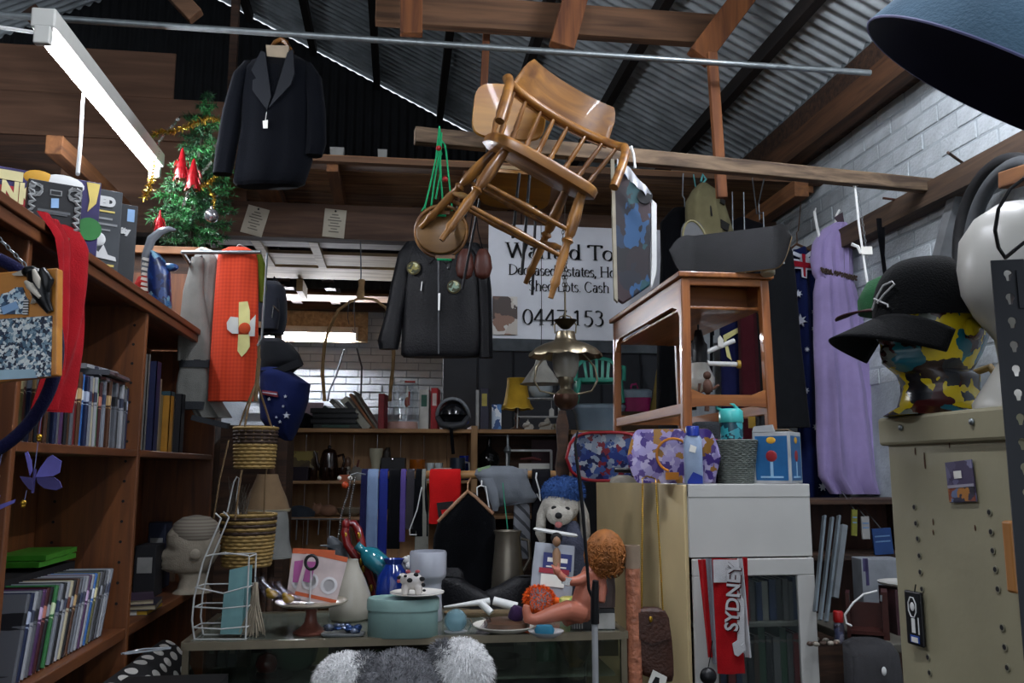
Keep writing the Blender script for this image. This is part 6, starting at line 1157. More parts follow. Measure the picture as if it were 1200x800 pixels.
# white wire rack with pale blue frames
o, u = onC(262, 746); wr = thing('wire_rack', 'curved white wire rack at the left end of the counter', 'rack', o); mb = MB(u, 262, 746)
for y in (-14, 14):
    mb.tube([mb.p(250, 603, y), mb.p(257, 609, y), mb.p(250, 628, y), mb.p(238, 660, y), mb.p(230, 700, y), mb.p(229, 725, y), mb.p(233, 746, y)], 1.1, 6)
for z, dz in ((653, -5), (688, 6), (710, 1), (733, 1)):
    x0 = 240 if z == 653 else 231
    mb.tube([mb.p(x0, z, -14), mb.p(265, z + dz, -18), mb.p(292, z - 1, -14)], .9, 6).tube([mb.p(x0, z, 14), mb.p(292, z - 1, 14)], .9, 6).tube([mb.p(x0, z, -14), mb.p(x0, z, 14)], .9, 6).tube([mb.p(292, z, -14), mb.p(292, z, 14)], .9, 6)
mb.tube([mb.p(233, 746, -14), mb.p(292, 746, -14), mb.p(292, 746, 14), mb.p(233, 746, 14)], .9, 6, closed=True).tube([mb.p(292, 746, -14), mb.p(292, 653, -14)], 1, 6).tube([mb.p(292, 746, 14), mb.p(292, 653, 14)], 1, 6); mb.build('frame', WW, wr)
for i, (x0, x1, y0, y1, yy) in enumerate(((263, 291, 664, 742, 2), (259, 284, 690, 742, -6))):
    o2 = o + Vector((0, 0, 0)); t = thing('pale_blue_card', ['tall pale blue card standing in the white wire rack', 'shorter pale blue card in front in the white wire rack'][i], 'card', o2 + Vector((0, yy * u, 0))); MB(u, 262, 746).ppx([(x0 + 2, y0 + 6), (x1, y0), (x1, y1), (x0, y1)], 0, 2.4).build('card', mat('pale_blue_card', '#6f9a9c', .6), t)
# straw bundle
o, u = onC(296, 746); sb_ = MB(u, 296, 746); rd = random.Random(3)
for i in range(60):
    x = rd.uniform(-3, 3); s_ = rd.uniform(-1, 1); y = rd.uniform(-3, 3)
    sb_.tube([(x * .6 + 1, y, 62), (x + s_ * 3, y, 38), (s_ * 15 + x * .4 - 1, y * 2 - 2, rd.uniform(0, 8))], [.5, .6, .45], 4)
sb_.tube([(-3, 0, 56), (0, -3, 56), (3.5, 0, 56), (0, 3, 56)], .8, 5, closed=True); stuff(tag(sb_.build('straw_bundle', mat('dry_straw', '#9a8f7c', .85, 0, .3), loc=o, rz=FACE), 'bundle of dry straw stems standing on the counter by the wire rack', 'straw'))
# cake stand
o, u = onC(364, 742); ck = thing('cake_stand', 'cream and terracotta cake stand on the counter', 'cake stand', o)
MB(u).lathe([(20, 0), (21, 2), (14, 6), (8, 12), (6, 22), (8, 30), (0, 30)], (0, 0, 0), 28).build('foot', mat('terracotta_glaze', '#7a4a3e', .35, 0, .1), ck); MB(u).lathe([(8, 29), (36, 33), (42, 36), (42, 37.5), (35, 35), (0, 34)], (0, 0, 0), 40).build('plate', mat('cream_glaze', '#98907f', .3, 0, .06), ck)
top = o + Vector((0, 0, 35 * u))
def cardpack(label, x0, y0, x1, y1, lean, dy, seed, hdr):
    t = thing('hair_clip_card', label, 'card', top + Vector(((x0 + x1) / 2 * u - 364 * u, dy * u, 0)), (R(-12), R(lean), FACE), 'hair clip cards on the cake stand'); w, h = x1 - x0, y1 - y0
    MB(u).box((0, 0, h / 2), (w, 1, h)).build('backing_card', mat('pink_white_card', '#b9aaa8', .6), t); MB(u).box((0, -.6, h * .95), (w, .5, h * .1)).box((0, -.6, h * .1), (w, .5, h * .07)).build('orange_band', mat('orange_card', '#b0512a', .6), t)
    for sx in (-1, 1): MB(u).lathe([(w * .2, 0), (w * .2, .6), (w * .14, .8), (w * .14, 0)], (0, 0, 0), 18, 0, Matrix.Translation((sx * w * .23, -.6, h * .38)) @ Rx(90)).build('clear_blister', mat('pearly_plastic', '#c4c2c4', .25), t)
    MB(u).prism([(-w * .4, h * .35), (-w * .2, h * .35), (-w * .22, h * .78), (-w * .42, h * .75)], -1.4, -.6).build('pink_clip', mat('pink_clip_plastic', '#a0508a', .4), t); return t
cardpack('pink and orange hair clip card at the back of the cake stand', 333, 645, 384, 706, 3, 6, 1, 0); cardpack('white and orange card of rings leaning at the front of the cake stand', 342, 652, 392, 710, 12, 1, 2, 1)
t = thing('ring_wand', 'black ring on a clear stick leaning on the cards of the cake stand', 'wand', top + Vector((-1 * u, -7 * u, 0))); MB(u).tube([(7 * math.cos(a * .3927), -1, 47 + 8 * math.sin(a * .3927)) for a in range(16)], 1.9, 8, closed=True).build('ring', BLACKP, t); MB(u).tube([(0, -1, 38), (0, -3, 2)], 1.1, 8).lathe([(5, 0), (5, 1.5), (1, 3)], (0, -3, 0), 14).build('stick', glass('clear_stick', '#c8c8c8', .1, 1.4, .6), t)
for i, (x, y, yy) in enumerate(((-45, 22, -6), (-26, 3, -9))):
    t = thing('sweet_bag', ['small clear bag with a yellow duck hanging off the cake stand', 'clear bag with a yellow duck lying on the rim of the cake stand'][i], 'bag', top + Vector((x * u, yy * u, (y - 1) * u - (0 if i else 14 * u)))); mb = MB(u); mb.ball((0, 0, 4), (7, 5, 5)).ball((-4, -1, 8), (3.4, 3, 3.4)); mb.build('duck', mat('yellow_rubber', '#b8952a', .4), t); MB(u).loft([(-2, 4, 9, 0, 5), (4, 2, 13, 0, 7), (12, -6, 10, 0, 5), (20, -14, 5, 0, 3), (24, -16, 6, 0, 1)], 16, 2, 0, .8).build('wrapper', glass('cellophane', '#d0ccd4', .12, 1.4, .14), t)
# pear shaped white vase and red dragon
o, u = onC(410, 726); vz = thing('white_vase', 'tall white pear shaped vase on the counter', 'vase', o); MB(u).lathe([(20, 0), (23, 3), (25, 16), (23, 30), (16, 48), (10, 60), (8, 67), (8, 69), (6, 69), (7, 60), (0, 50)], (0, 0, 0), 32).build('vase', mat('ivory_glaze', '#a29e92', .3, 0, .05, coat=.3), vz)
o, u = onC(420, 715); dr = thing('dragon_ornament', 'curling red and gold dragon ornament behind the white vase', 'ornament', o); mb = MB(u, 420, 715); path = [(438, 712), (437, 694), (430, 676), (422, 662), (412, 652), (404, 640), (400, 626), (402, 616), (410, 616), (416, 624), (420, 636), (424, 650), (426, 664), (422, 676)]
mb.tube([mb.p(x, y, 8 + 4 * math.sin(i)) for i, (x, y) in enumerate(path)], [4, 4.6, 5, 5, 5, 5, 5, 4.6, 4.8, 5, 5, 4.5, 4, 2], 10); mb.ball(mb.p(401, 617, 8), (5, 5, 7)).build('body', mat('red_lacquer', '#6a1414', .25, 0, .2, coat=.4), dr); mb = MB(u, 420, 715)
for x, y in ((408, 646), (418, 630), (421, 660), (424, 668), (402, 630), (434, 690)): mb.ball(mb.p(x, y, 3), (2.4, 2, 4.5), 8, 6)
stuff(mb.build('gold_scales', GOLD, dr))
o, u = onC(388, 718); sk = thing('grey_shark', 'grey toy shark head standing behind the white vase', 'toy', o + Vector((0, .12, 0))); MB(u).loft([(0, 4, 10, 0, 8), (40, 4, 10, 0, 8), (60, 6, 11, 0, 8), (72, 2, 12, 0, 7), (82, -4, 6, 0, 5), (85, -6, 2, 0, 2)], 20).build('body', mat('shark_grey', '#4a4f54', .5), sk); MB(u).prism([(-18, 74), (4, 70), (8, 62), (-6, 66), (-16, 62), (-2, 60), (8, 56), (10, 76)], -7, 0).build('jaw', mat('shark_grey', '#4a4f54'), sk)
# blue tray, blue jar, teal bottle
o, u = onC(402, 745); t = thing('blue_tray', 'small oblong dish of crumpled blue foil on the counter front', 'dish', o); MB(u).loft([(0, 0, 22, 0, 10), (2, 0, 25, 0, 12), (4, 0, 25, 0, 12)], 24, 4).build('dish', mat('grey_dish', '#6e7274', .4), t); rd = random.Random(6); mb = MB(u)
for i in range(26): mb.ball((rd.uniform(-19, 19), rd.uniform(-8, 8), 6 + rd.uniform(0, 6)), (rd.uniform(3, 6), 3, rd.uniform(2, 4)), 6, 4, rd.randint(0, 1))
stuff(mb.build('foil_sweets', [mat('blue_foil', '#27406e', .25, .4, .3), mat('silver_foil', '#6a7488', .25, .6, .3)], t))
o, u = onC(460, 722); o.y += .05; t = thing('blue_jar', 'cobalt blue glass jar with a wide neck behind the teal tin', 'jar', o); MB(u).lathe([(16, 0), (20, 3), (21, 26), (19, 44), (12, 54), (10, 58), (13, 64), (12, 64), (9, 58), (0, 50)], (0, 0, 0), 30).build('jar', mat('cobalt_glass', '#152e7c', .08, 0, .25, 10, coat=.6), t)
t = thing('teal_bottle', 'teal glass bottle lying across the top of the blue jar', 'bottle', o + Vector((-22 * u, .06, 60 * u)), (0, R(-52), FACE)); MB(u).lathe([(10, -22), (13, -18), (13, 8), (9, 16), (5, 20), (5, 28), (6, 30), (0, 30)], (0, 0, 0), 24).build('bottle', mat('teal_glass', '#1f6a78', .08, 0, .3, 12, coat=.6), t)
o2, u2 = onC(430, 718); t = thing('upright_box', 'dark upright box behind the blue glass jar, holding up the teal bottle', 'box', o2 + Vector((0, .14, 0))); MB(u2).box((4, 0, 24), (30, 20, 48)).build('box', BLACKP, t)
# white pot, teal tin, cow money box on a saucer
o, u = onC(501, 728); o.y += .02; t = thing('white_pot', 'white ceramic pot with a stepped waist on the counter', 'pot', o); MB(u).lathe([(17, 0), (18, 2), (17, 22), (16, 40), (17, 46), (21, 50), (22, 54), (22, 78), (21, 80), (19, 80), (19, 54), (0, 48)], (0, 0, 0), 32).build('pot', mat('bluish_white_glaze', '#a4a8b2', .25, 0, .04, coat=.3), t)
o, u = onC(472, 744); TTN = mat('dusty_teal_tin', '#7d9b96', .4, .1, .1); tn = thing('teal_tin', 'oval dusty teal tin on the front of the counter', 'tin', o); MB(u).loft([(0, 0, 40, 0, 24), (1, 0, 41, 0, 25), (30, 0, 41, 0, 25)], 44, 2.4).build('base', TTN, tn); MB(u).loft([(30, 0, 42.5, 0, 26), (41, 0, 42.5, 0, 26), (43, 0, 41, 0, 25), (42, 0, 39, 0, 23)], 44, 2.4).build('lid', TTN, tn); mb = MB(u); rd = random.Random(2)
o3 = o + Vector((0, 0, 43.3 * u))
sc_ = thing('saucer', 'white saucer lying on the teal tin under the cow money box', 'saucer', o3 + Vector((16 * u, 0, 0))); MB(u).lathe([(8, 0), (26, 3), (32, 5), (32, 6), (25, 4), (0, 1.5)], (0, 0, 0), 36).build('saucer', WHITEC, sc_)
cw_ = thing('cow_money_box', 'small white cow money box with black spots on a saucer', 'money box', o3 + Vector((10 * u, -4 * u, 3.6 * u)))
mb = MB(u); mb.ball((0, 0, 15), (14, 10, 10)); mb.ball((-11, -5, 19), (6, 6, 6))
for x in (-8, 8):
    for y in (-5, 5): mb.tube([(x, y, 10), (x, y, 0)], [4.5, 4.2], 8)
mb.build('body', mat('glossy_white', '#aeaaa6', .2, coat=.4), cw_, remesh=.0035); mb = MB(u)
for x, y, z, r_ in ((-14, -9, 20, 3), (-2, -9.5, 17, 3.4), (12, -6, 18, 3.4), (5, -6, 23, 3), (13, -4, 11, 3), (-7, -10, 22, 2), (14, 2, 4, 2)): mb.ball((x, y, z), (r_, 1.6, r_ * .8), 8, 6)
mb.build('black_spots', INK, cw_); mb = MB(u); mb.ball((-15, -10, 16), (2, 1.2, 2)).ball((-5, -2, 26), (3, 1.5, 2)).ball((6, -1, 26), (3, 1.5, 2)); mb.build('pink_ears', mat('coral_paint', '#a0484c', .4), cw_)
t = thing('tissue_flower', 'crumpled white paper flower standing between the blue jar and white pot', 'paper', onC(476, 722)[0] + Vector((0, .1, 0))); mb = MB(u); mb.tube([(0, 0, 0), (0, 0, 66)], 1, 6)
for i in range(6): mb.ball((4 * math.cos(i * 1.05), 2 * math.sin(i * 1.05), 66 + 5 * math.sin(i * 2.2)), (4, 2, 5), 8, 5)
mb.build('flower', WHITEF, t)
# glass ball, cellophane, shoes, book, jug
o, u = onC(534, 741); t = thing('glass_paperweight', 'pale blue glass ball paperweight on the counter', 'paperweight', o); MB(u).ball((0, 0, 13.5), 13.5, 24, 14).build('ball', glass('pale_blue_glass', '#8fb8c4', .03, 1.45, .4), t); MB(u).loft([(0, 0, 13, 0, 9), (2, 0, 14, 0, 10), (2.6, 0, 11, 0, 8)], 20).build('dish', glass('clear_stick', '#c8c8c8'), t)
t = thing('cellophane_fan', 'fan of stiff cellophane beside the glass ball', 'wrapper', onC(556, 743)[0]); mb = MB(u)
for i in range(6): mb.prism([(0, 0), (22 - i, 6 + i * 3), (26 - i * 2, 2 + i * 3)], -2 + i, -1.4 + i)
mb.build('fan', glass('cellophane', '#d0ccd4'), t)
def shoe(label, px, py, ln, rz, m, dy=0):
    o, u = onC(px, py); o.y += dy; t = thing('leather_shoe', label, 'shoe', o, rz, 'black shoes on the counter'); k = ln
    MB().loft([(.012, 0, .5 * k, 0, .16 * k), (.03, -.02 * k, .48 * k, 0, .155 * k), (.055, .06 * k, .40 * k, 0, .14 * k), (.075, .16 * k, .30 * k, 0, .12 * k), (.1, .25 * k, .2 * k, 0, .10 * k), (.105, .25 * k, .15 * k, 0, .07 * k)], 26, 2.4).build('upper', m, t); MB().loft([(0, 0, .51 * k, 0, .17 * k), (.012, 0, .51 * k, 0, .17 * k)], 26, 2.4).build('sole', INK, t); MB().lathe([(.07 * k, .105), (.1 * k, .108)], (.26 * k, 0, 0), 18).build('opening', INK, t); return t
shoe('black leather shoe on the counter beside the white pot', 545, 712, .24, FACE + R(160), LEATHER, .02); shoe('black leather shoe on the counter under the green book', 596, 712, .25, FACE + R(10), LEATHER, .03)
t = thing('black_handbag', 'black leather handbag standing behind the shoes on the counter', 'bag', onC(530, 716)[0] + Vector((0, .12, 0))); MB(u).loft([(0, 0, 20, 0, 12), (20, 0, 22, 0, 12), (46, 0, 18, 0, 6), (52, 2, 10, 0, 3)], 24, 3).build('body', LEATHER, t)
t = thing('brown_purse', 'russet brown leather purse hanging open over the black shoes', 'purse', onC(560, 700)[0] + Vector((0, .0, .09)), (0, R(28), FACE)); MB(u).loft([(0, 0, 14, 0, 6), (8, 0, 17, 0, 7), (18, -2, 15, 0, 5), (22, -3, 8, 0, 2)], 22, 2.4, 0, .8).build('body', mat('russet_purse', '#5d3126', .4), t)
gb = book('small book with a cream cover lying on the black shoes', onC(590, 690)[0] + Vector((0, .05, .107)), u, 46, 5, 30, '#8d9078', flat=True, rz=FACE + .35); 
o, u = onC(603, 712); o.y += .2; t = thing('silver_jug', 'tall silver metal jug with a handle at the back of the counter', 'jug', o); MB(u).lathe([(20, 0), (21, 3), (20, 30), (17, 60), (16, 78), (18, 84), (17, 84), (15, 76), (0, 60)], (0, 0, 0), 30).build('jug', mat('dull_pewter', '#7a7468', .35, .8, .1), t); MB(u).tube([(17, 0, 74), (26, 0, 72), (28, 0, 50), (19, 0, 34)], 2, 8).build('handle', mat('dull_pewter', '#7a7468'), t)
# white tools on a tray, plate, purple brush
o, u = onC(560, 722); t = thing('wooden_tray', 'shallow wooden tray with white handled tools on the counter', 'tray', o); MB(u).loft([(0, 6, 44, 8, 15), (3, 6, 47, 8, 17), (4, 6, 47, 8, 17), (2, 6, 43, 8, 14)], 30, 3).build('tray', wood('tray_wood', '#5a4c38', '#7d6c50', 'X', 4, .5), t)
for i, (a, b, r0, r1, lb) in enumerate((((-40, 0, 7), (14, 4, 13), 1.2, 4.4, 'long white plastic spatula lying on the wooden tray'), ((4, -4, 12), (16, -10, 2), 4.5, 4, 'short white plastic handle lying at the front of the tray'), ((18, 2, 14), (46, 0, 7), 5, 5.4, 'thick white roller lying towards the orange wig'))):
    k = thing('white_tool', lb, 'tool', o + Vector((0, 0, 3.5 * u)), FACE, 'white plastic tools on the tray'); mb = MB(u); A_2, B_2 = Vector(a), Vector(b); mb.tube([A_2, A_2.lerp(B_2, .5), B_2], [r0, (r0 + r1) / 2, r1], 10).build('handle', WHITEP, k)
o, u = onC(592, 740); t = thing('white_plate', 'white plate holding small tins and trinkets on the counter front', 'plate', o); MB(u).lathe([(20, 0), (34, 5), (38, 8), (38, 9), (32, 6), (0, 2)], (0, 0, 0), 40).build('plate', WHITEC, t)
k = thing('tin_lid', 'round brown lidded tin on the white plate', 'tin', o + Vector((2 * u, 0, 3 * u))); MB(u).lathe([(24, 0), (27, 2), (27, 9), (22, 11), (0, 11)], (0, 0, 0), 30).build('tin', mat('brown_tin', '#4a3426', .4), k)
for i in range(3):
    k = thing('silver_trinket', ['silver clip leaning on the rim of the white plate', 'bent silver spoon on the white plate', 'small silver buckle in front of the white tools'][i], 'trinket', o + Vector(((-26 - i * 9 + (i == 1) * 14) * u, -10 * u, 5 * u))); MB(u).tube([(0, 0, 0), (4, 0, 6), (2, 0, 12), (-4, 1, 14)], [2, 2.4, 2, 1], 8, flat=.4).build('piece', CHROME, k)
k = thing('purple_brush', 'purple hair curler with a white ring on the white plate', 'brush', o + Vector((10 * u, -6 * u, 14.2 * u)), (0, R(20), FACE)); MB(u).lathe([(8, 0), (9, 2), (8.5, 12), (6, 16), (0, 16)], (0, 0, 0), 20).build('barrel', fab('purple_velour', '#2c1a38'), k); MB(u).lathe([(3, 0), (3.5, 1), (2, 1.4)], (0, 0, 0), 12, 0, Matrix.Translation((0, -8.6 * u, 9 * u)) @ Rx(90)).build('ring', WHITEP, k)
# orange wig, plastic packet, small blue dish
o, u = onC(632, 718); t = thing('orange_wig', 'bright orange fluffy toy hair ball on the counter', 'toy', o); MB(u).ball((0, 4, 16), (17, 12, 14)); OW = mat('orange_fluff', '#e25c14', .9, 0, .3, 60); fur(mb, [((p_[0], p_[1], p_[2]), n_) for p_, n_ in ball_pts((0, 4, 16), (17, 12, 14), 1600, 3)], 5, .5, 0, 4, .2, .7); mb.build('hair', OW, t)
o, u = onC(644, 716); t = thing('bandage_packet', 'clear packet with a blue and red printed card leaning on the counter', 'packet', o, (R(-14), R(6), FACE)); MB(u).loft([(0, 0, 24, 0, 4), (20, 0, 25, 0, 7), (50, 0, 25, 0, 5), (78, 0, 24, 0, 1)], 24, 3, 0, .6).build('bag', mat('cloudy_packet', '#8f949c', .25, 0, .15), t); MB(u).box((4, -7.5, 56), (34, .6, 20)).build('blue_card', mat('packet_blue', '#18245e', .45), t); MB(u).box((1, -7.6, 45), (36, .6, 6)).build('red_stripe', mat('packet_red', '#8a1c2c', .5), t); MB(u).box((0, -7.8, 34), (28, .6, 14)).build('white_panel', PAPER, t)
MB(u).box((4, -7.9, 58), (24, .5, 5)).box((3, -7.9, 50), (24, .4, 1.6)).build('white_rule', PAPER, t)
t = thing('small_doll', 'small dark haired doll head peeping over the clear packet', 'doll', o + Vector((10 * u, 6 * u, 0))); MB(u).lathe([(5, 0), (5, 66), (2, 72)], (0, 0, 0), 12).ball((0, -1, 80), (5, 5, 7)).build('face', mat('tan_skin', '#8a6a50', .5), t); MB(u).ball((0, 1.4, 83), (7, 6, 7)).build('hair', INK, t)
o, u = onC(640, 746); t = thing('blue_dish', 'small clear dish with a teal blue sponge on the counter edge', 'dish', o); MB(u).lathe([(12, 0), (20, 5), (21, 7), (19, 6), (0, 2)], (0, 0, 0), 24).build('dish', glass('clear_stick', '#c8c8c8'), t); MB(u).loft([(2, -2, 10, 0, 7), (8, -2, 12, 0, 8), (13, -2, 9, 0, 6)], 18, 3).build('sponge', mat('teal_sponge', '#16607a', .7), t)
# box, floral packet, plush dog, doll
o, u = onC(705, 741); o.y += .08; BB = thing('black_white_box', 'black and white carton with a barcode behind the telescopic pole', 'box', o); MB(u).box((-4, 0, 12), (52, 24, 24)).build('carton', BLACKP, BB); MB(u).box((10, -12.2, 10), (24, .6, 18)).build('white_label', mat('label_white', '#9a9a96', .6), BB); MB(u).box((-22, -12.2, 11), (14, .6, 20)).build('barcode', bands('barcode_x', ['#a0a09c', '#26262a'], 40, 'X'), BB)
t = thing('floral_packet', 'clear packet with a pink flower standing on the black and white carton', 'packet', o + Vector((6 * u, 0, 24.3 * u))); MB(u).loft([(0, 0, 18, 0, 7), (20, 0, 19, 0, 8), (40, 0, 18, 0, 3)], 20, 3, 0, .6).build('bag', mat('dusty_packet', '#5a4e4c', .25), t); MB(u).ball((0, -8.5, 20), (9, 1, 9)).build('flower', mat('dusty_pink', '#7a4650', .6), t)
t = thing('yellow_tub', 'yellow and green tub on the counter behind the doll', 'tub', onC(668, 724)[0] + Vector((0, .0, 0))); MB(u).lathe([(11, 0), (13, 2), (14, 24), (12, 26), (0, 26)], (0, 0, 0), 22).build('tub', patches('yellow_green_label', ['#a8a04a', '#c0b86a', '#7a9a4a', '#b8b49a'], 16, .5), t)
o, u = onC(676, 716); o.y += .2
pg = thing('plush_dog', 'white plush dog with a fuzzy blue hat sitting at the back of the counter', 'plush', o); WP = fab('white_plush', '#a9a59b', bump=.5, bscale=160); GP = fab('grey_blue_plush', '#4a4e5e', bump=.5, bscale=160); FB = mat('fuzzy_blue', '#34558e', .95, 0, .3, 60)
MB(u).loft([(0, 6, 28, 0, 20), (24, 6, 32, 0, 22), (54, 8, 28, 0, 19), (84, 6, 20, 0, 15), (100, 0, 14, 0, 12)], 26).build('body', GP, pg)
MB(u).tube([(-20, -8, 70), (-28, -18, 40), (-26, -24, 14)], [8, 9, 10], 12).build('arm', WP, pg); MB(u).tube([(28, -6, 78), (40, -14, 50), (38, -20, 24)], [8, 9, 9], 12).build('arm', WP, pg)
mb = MB(u); mb.ball((-6, -4, 118), (24, 20, 22)).ball((-8, -20, 107), (17, 11, 12)); mb.build('head', WP, pg, remesh=.005)
for sx, x in ((-1, -30), (1, 24)): MB(u).tube([(x * .8, 0, 126), (x, -2, 108), (x * 1.05, -4, 84), (x * .95, -3, 74)], [6, 9, 10, 6], 12, flat=.6).build('ear', WP, pg)
mb = MB(u); mb.ball((-2, 0, 136), (26, 22, 19)); fur(mb, ball_pts((-2, 0, 136), (26, 22, 19), 2200, 8, lambda d_: d_.z > -.45), 4.5, .45, 0, 5, .25, .8); mb.build('fuzzy_hat', FB, pg)
MB(u).ball((-10, -31, 108), (4.5, 3, 4)).build('nose', INK, pg); MB(u).ball((-15, -23, 117), (3.6, 2, 2.6)).ball((1, -23, 116), (3.6, 2, 2.6)).build('eyes', INK, pg); MB(u).ball((-10, -28, 97), (4.5, 2, 4)).build('tongue', mat('pink_felt', '#a0605e', .8), pg)
t = thing('white_paddle', 'white oval plastic paddle held under the chin of the plush dog', 'paddle', o + Vector((-18 * u, -30 * u, 88 * u)), (0, R(9), FACE)); MB(u).loft([(-2, 0, 26, 0, 8), (0, 0, 28, 0, 9), (2, 0, 26, 0, 8)], 24).build('paddle', WHITEP, t)
SKN = mat('doll_vinyl', '#a8644f', .42, 0, .06); o, u = onC(690, 738); dl = thing('baby_doll', 'bare vinyl baby doll with curly ginger hair sitting on the counter', 'doll', o); mb = MB(u, 690, 738)
mb.tube([mb.p(696, 668, 4), mb.p(692, 684, 0), mb.p(686, 702, -2), mb.p(680, 720, 0), mb.p(680, 728, 0)], [11, 15, 15, 15, 10], 16)
mb.tube([mb.p(688, 676, -8), mb.p(676, 680, -18), mb.p(664, 680, -24), mb.p(655, 672, -26)], [7, 6, 5.2, 4.4], 12); mb.ball(mb.p(652, 668, -26), (5, 4, 5)); 
for k in range(4): mb.tube([mb.p(652, 667 - k * 0.5, -28 + k * 2), mb.p(647 - k * .6, 664 - k, -29 + k * 2.4)], [1.8, 1.4], 6)
mb.tube([mb.p(654, 664, -26), mb.p(653, 658, -25)], [1.8, 1.4], 6)
mb.tube([mb.p(704, 672, 2), mb.p(706, 690, -4), mb.p(704, 706, -8)], [7, 6, 5], 12)
mb.tube([mb.p(682, 718, -6), mb.p(664, 713, -16), mb.p(648, 716, -22), mb.p(628, 722, -26)], [12.5, 11.5, 9.5, 7], 14); mb.tube([mb.p(628, 722, -26), mb.p(618, 720, -28), mb.p(616, 710, -28), mb.p(617, 705, -28)], [7, 6.5, 5, 4], 12)
mb.tube([mb.p(684, 720, 6), mb.p(670, 722, 2), mb.p(660, 726, -2)], [11, 10, 9], 12); mb.tube([mb.p(698, 668, 4), mb.p(704, 656, 4)], [9, 10], 12); mb.ball(mb.p(712, 648, 2), (20, 20, 23)); mb.ball(mb.p(699, 652, -8), (4, 4, 4))
mb.build('body', SKN, dl, remesh=.0035)
HR = mat('ginger_curls', '#8a5424', .7, 0, .35, 50); mb = MB(u, 690, 738); mb.ball(mb.p(711, 650, 3), (24, 23, 28)); rd = random.Random(9)
for p_, n_ in ball_pts(mb.p(711, 650, 3), (23, 22, 27), 330, 4, lambda d_: d_.z > -.8):
    t1 = n_.cross(Vector((rd.gauss(0, 1), rd.gauss(0, 1), rd.gauss(0, 1)))).normalized(); t2 = n_.cross(t1); mb.tube([p_ + t1 * 3 * math.cos(a) + t2 * 3 * math.sin(a) + n_ * (a * .35 - .5) - Vector((0, 0, a * .5)) for a in [k * .9 for k in range(9)]], .9, 5)
mb.build('hair', HR, dl)
mb = MB(u, 690, 738); mb.tube([mb.p(664, 675, -24), mb.p(662, 683, -24)], 5.8, 10).build('white_cuff', WHITEF, dl)
# telescopic pole with a black wire loop
q0 = at(697, 815, 2.45); q1 = at(697, 728, 2.45); tp = thing('telescopic_pole', 'silver telescopic pole with a black grip standing in front of the counter', 'pole', (q0.x, q0.y, 0)); rel = lambda p_: Vector(((p_ - Vector((q0.x, q0.y, 0))).dot(Vector((_cp, -_sp, 0))), (p_ - Vector((q0.x, q0.y, 0))).dot(Vector((_sp, _cp, 0))), p_.z))
MB().tube([(0, 0, 0), rel(q1)], .009, 12).build('tube', mat('satin_aluminium', '#a4a7aa', .35, .25, .05), tp); MB().tube([rel(at(697, 730, 2.45)), rel(at(697, 700, 2.45)), rel(at(698, 680, 2.45))], [.013, .012, .009], 12).build('grip', BLACKP, tp)
MB().tube([rel(at(x, y, 2.47)) for x, y in ((696, 704), (693, 697), (690, 690), (687, 650), (683, 600), (679, 560), (676, 540), (674, 520), (677, 505))], [.005] * 4 + [.006, .006, .005, .004, .003], 8).build('black_rod', BLACKP, tp)
# hanging oil lamp on its chain
o = at(663, 440, 3.0); u = 3.0 / FP; ol = thing('oil_lamp', 'hanging oil lamp with a pressed brass shade and ring harp, on a chain', 'lamp', o); PB = mat('tarnished_brass', '#7d735f', .3, .85, .2); mb = MB(u, 663, 440)
n_ = 48; vs = []; fs = []
prof = [(43, 417, 1), (42, 414, 1), (36, 408, 0), (26, 403, 0), (14, 399, 0), (12, 396, 0), (11, 388, 0), (10, 388, 0), (11, 397, 0), (14, 401, 0), (26, 405.5, 0), (36, 410.5, 0), (41, 416, 1)]
for r_, y, w_ in prof:
    for j in range(n_): a = 6.283 * j / n_; k = 1 + .02 * w_ * math.cos(12 * a); vs.append((r_ * k * math.cos(a), r_ * k * math.sin(a), 440 - y - w_ * 1.6 * abs(math.sin(6 * a))))
for i in range(len(prof) - 1):
    for j in range(n_): fs.append((i * n_ + j, i * n_ + (j + 1) % n_, (i + 1) * n_ + (j + 1) % n_, (i + 1) * n_ + j))
mb.add(vs, [f[::-1] for f in fs], 0, True); mb.build('shade', PB, ol)
MB(u).lathe([(6, 62), (14, 66), (10, 61), (5, 56), (3, 55)], (0, 0, 0), 24).build('smoke_bell', mat('dark_brass', '#3a3226', .35, .8), ol); MB(u).lathe([(11, -2), (15, 8), (16, 20), (14, 34), (12, 42), (11, 42), (14, 20), (10, -2)], (0, 0, 0), 24).build('chimney', mat('opal_chimney', '#8d887c', .3), ol)
MB(u).lathe([(4, -34), (10, -30), (14, -24), (14, -22), (7, -16), (7, -10), (9, -8), (9, -2), (0, -2)], (0, 0, 0), 26).build('burner', PB, ol); MB(u).lathe([(6, -40), (13, -34), (15, -26), (14, -22), (8, -20)], (0, 0, 0), 26).build('oil_font', mat('dark_copper', '#4a3428', .3, .7), ol)
MB(u).tube([(-12, 0, -22), (-30, 0, -18), (-37, 0, -6), (-34, 0, 10), (-26, 0, 20), (-20, 0, 26)], 1.2, 8).tube([(12, 0, -22), (30, 0, -18), (37, 0, -6), (34, 0, 10), (26, 0, 20), (20, 0, 26)], 1.2, 8).build('harp', PB, ol)
MB(u).tube([(-12, 0, 50), (-13, 0, 60), (-6, 0, 70), (0, 0, 72), (6, 0, 70), (13, 0, 60), (12, 0, 50)], .9, 8).tube([(0, 0, 56), (0, 0, 100)], 1.1, 8).build('hanger', PB, ol)
mb = MB(u)
for k, sx in enumerate((-1.8, 1.8)):
    for i in range(17):
        z = 104 + i * 4.6; sy = i % 2; mb.tube([(sx + (1.3 * math.cos(a) if sy else 0), (0 if sy else 1.3 * math.cos(a)), z + 3 * math.sin(a)) for a in (0, .785, 1.57, 2.36, 3.14, 3.93, 4.71, 5.5)], .45, 5, closed=True)
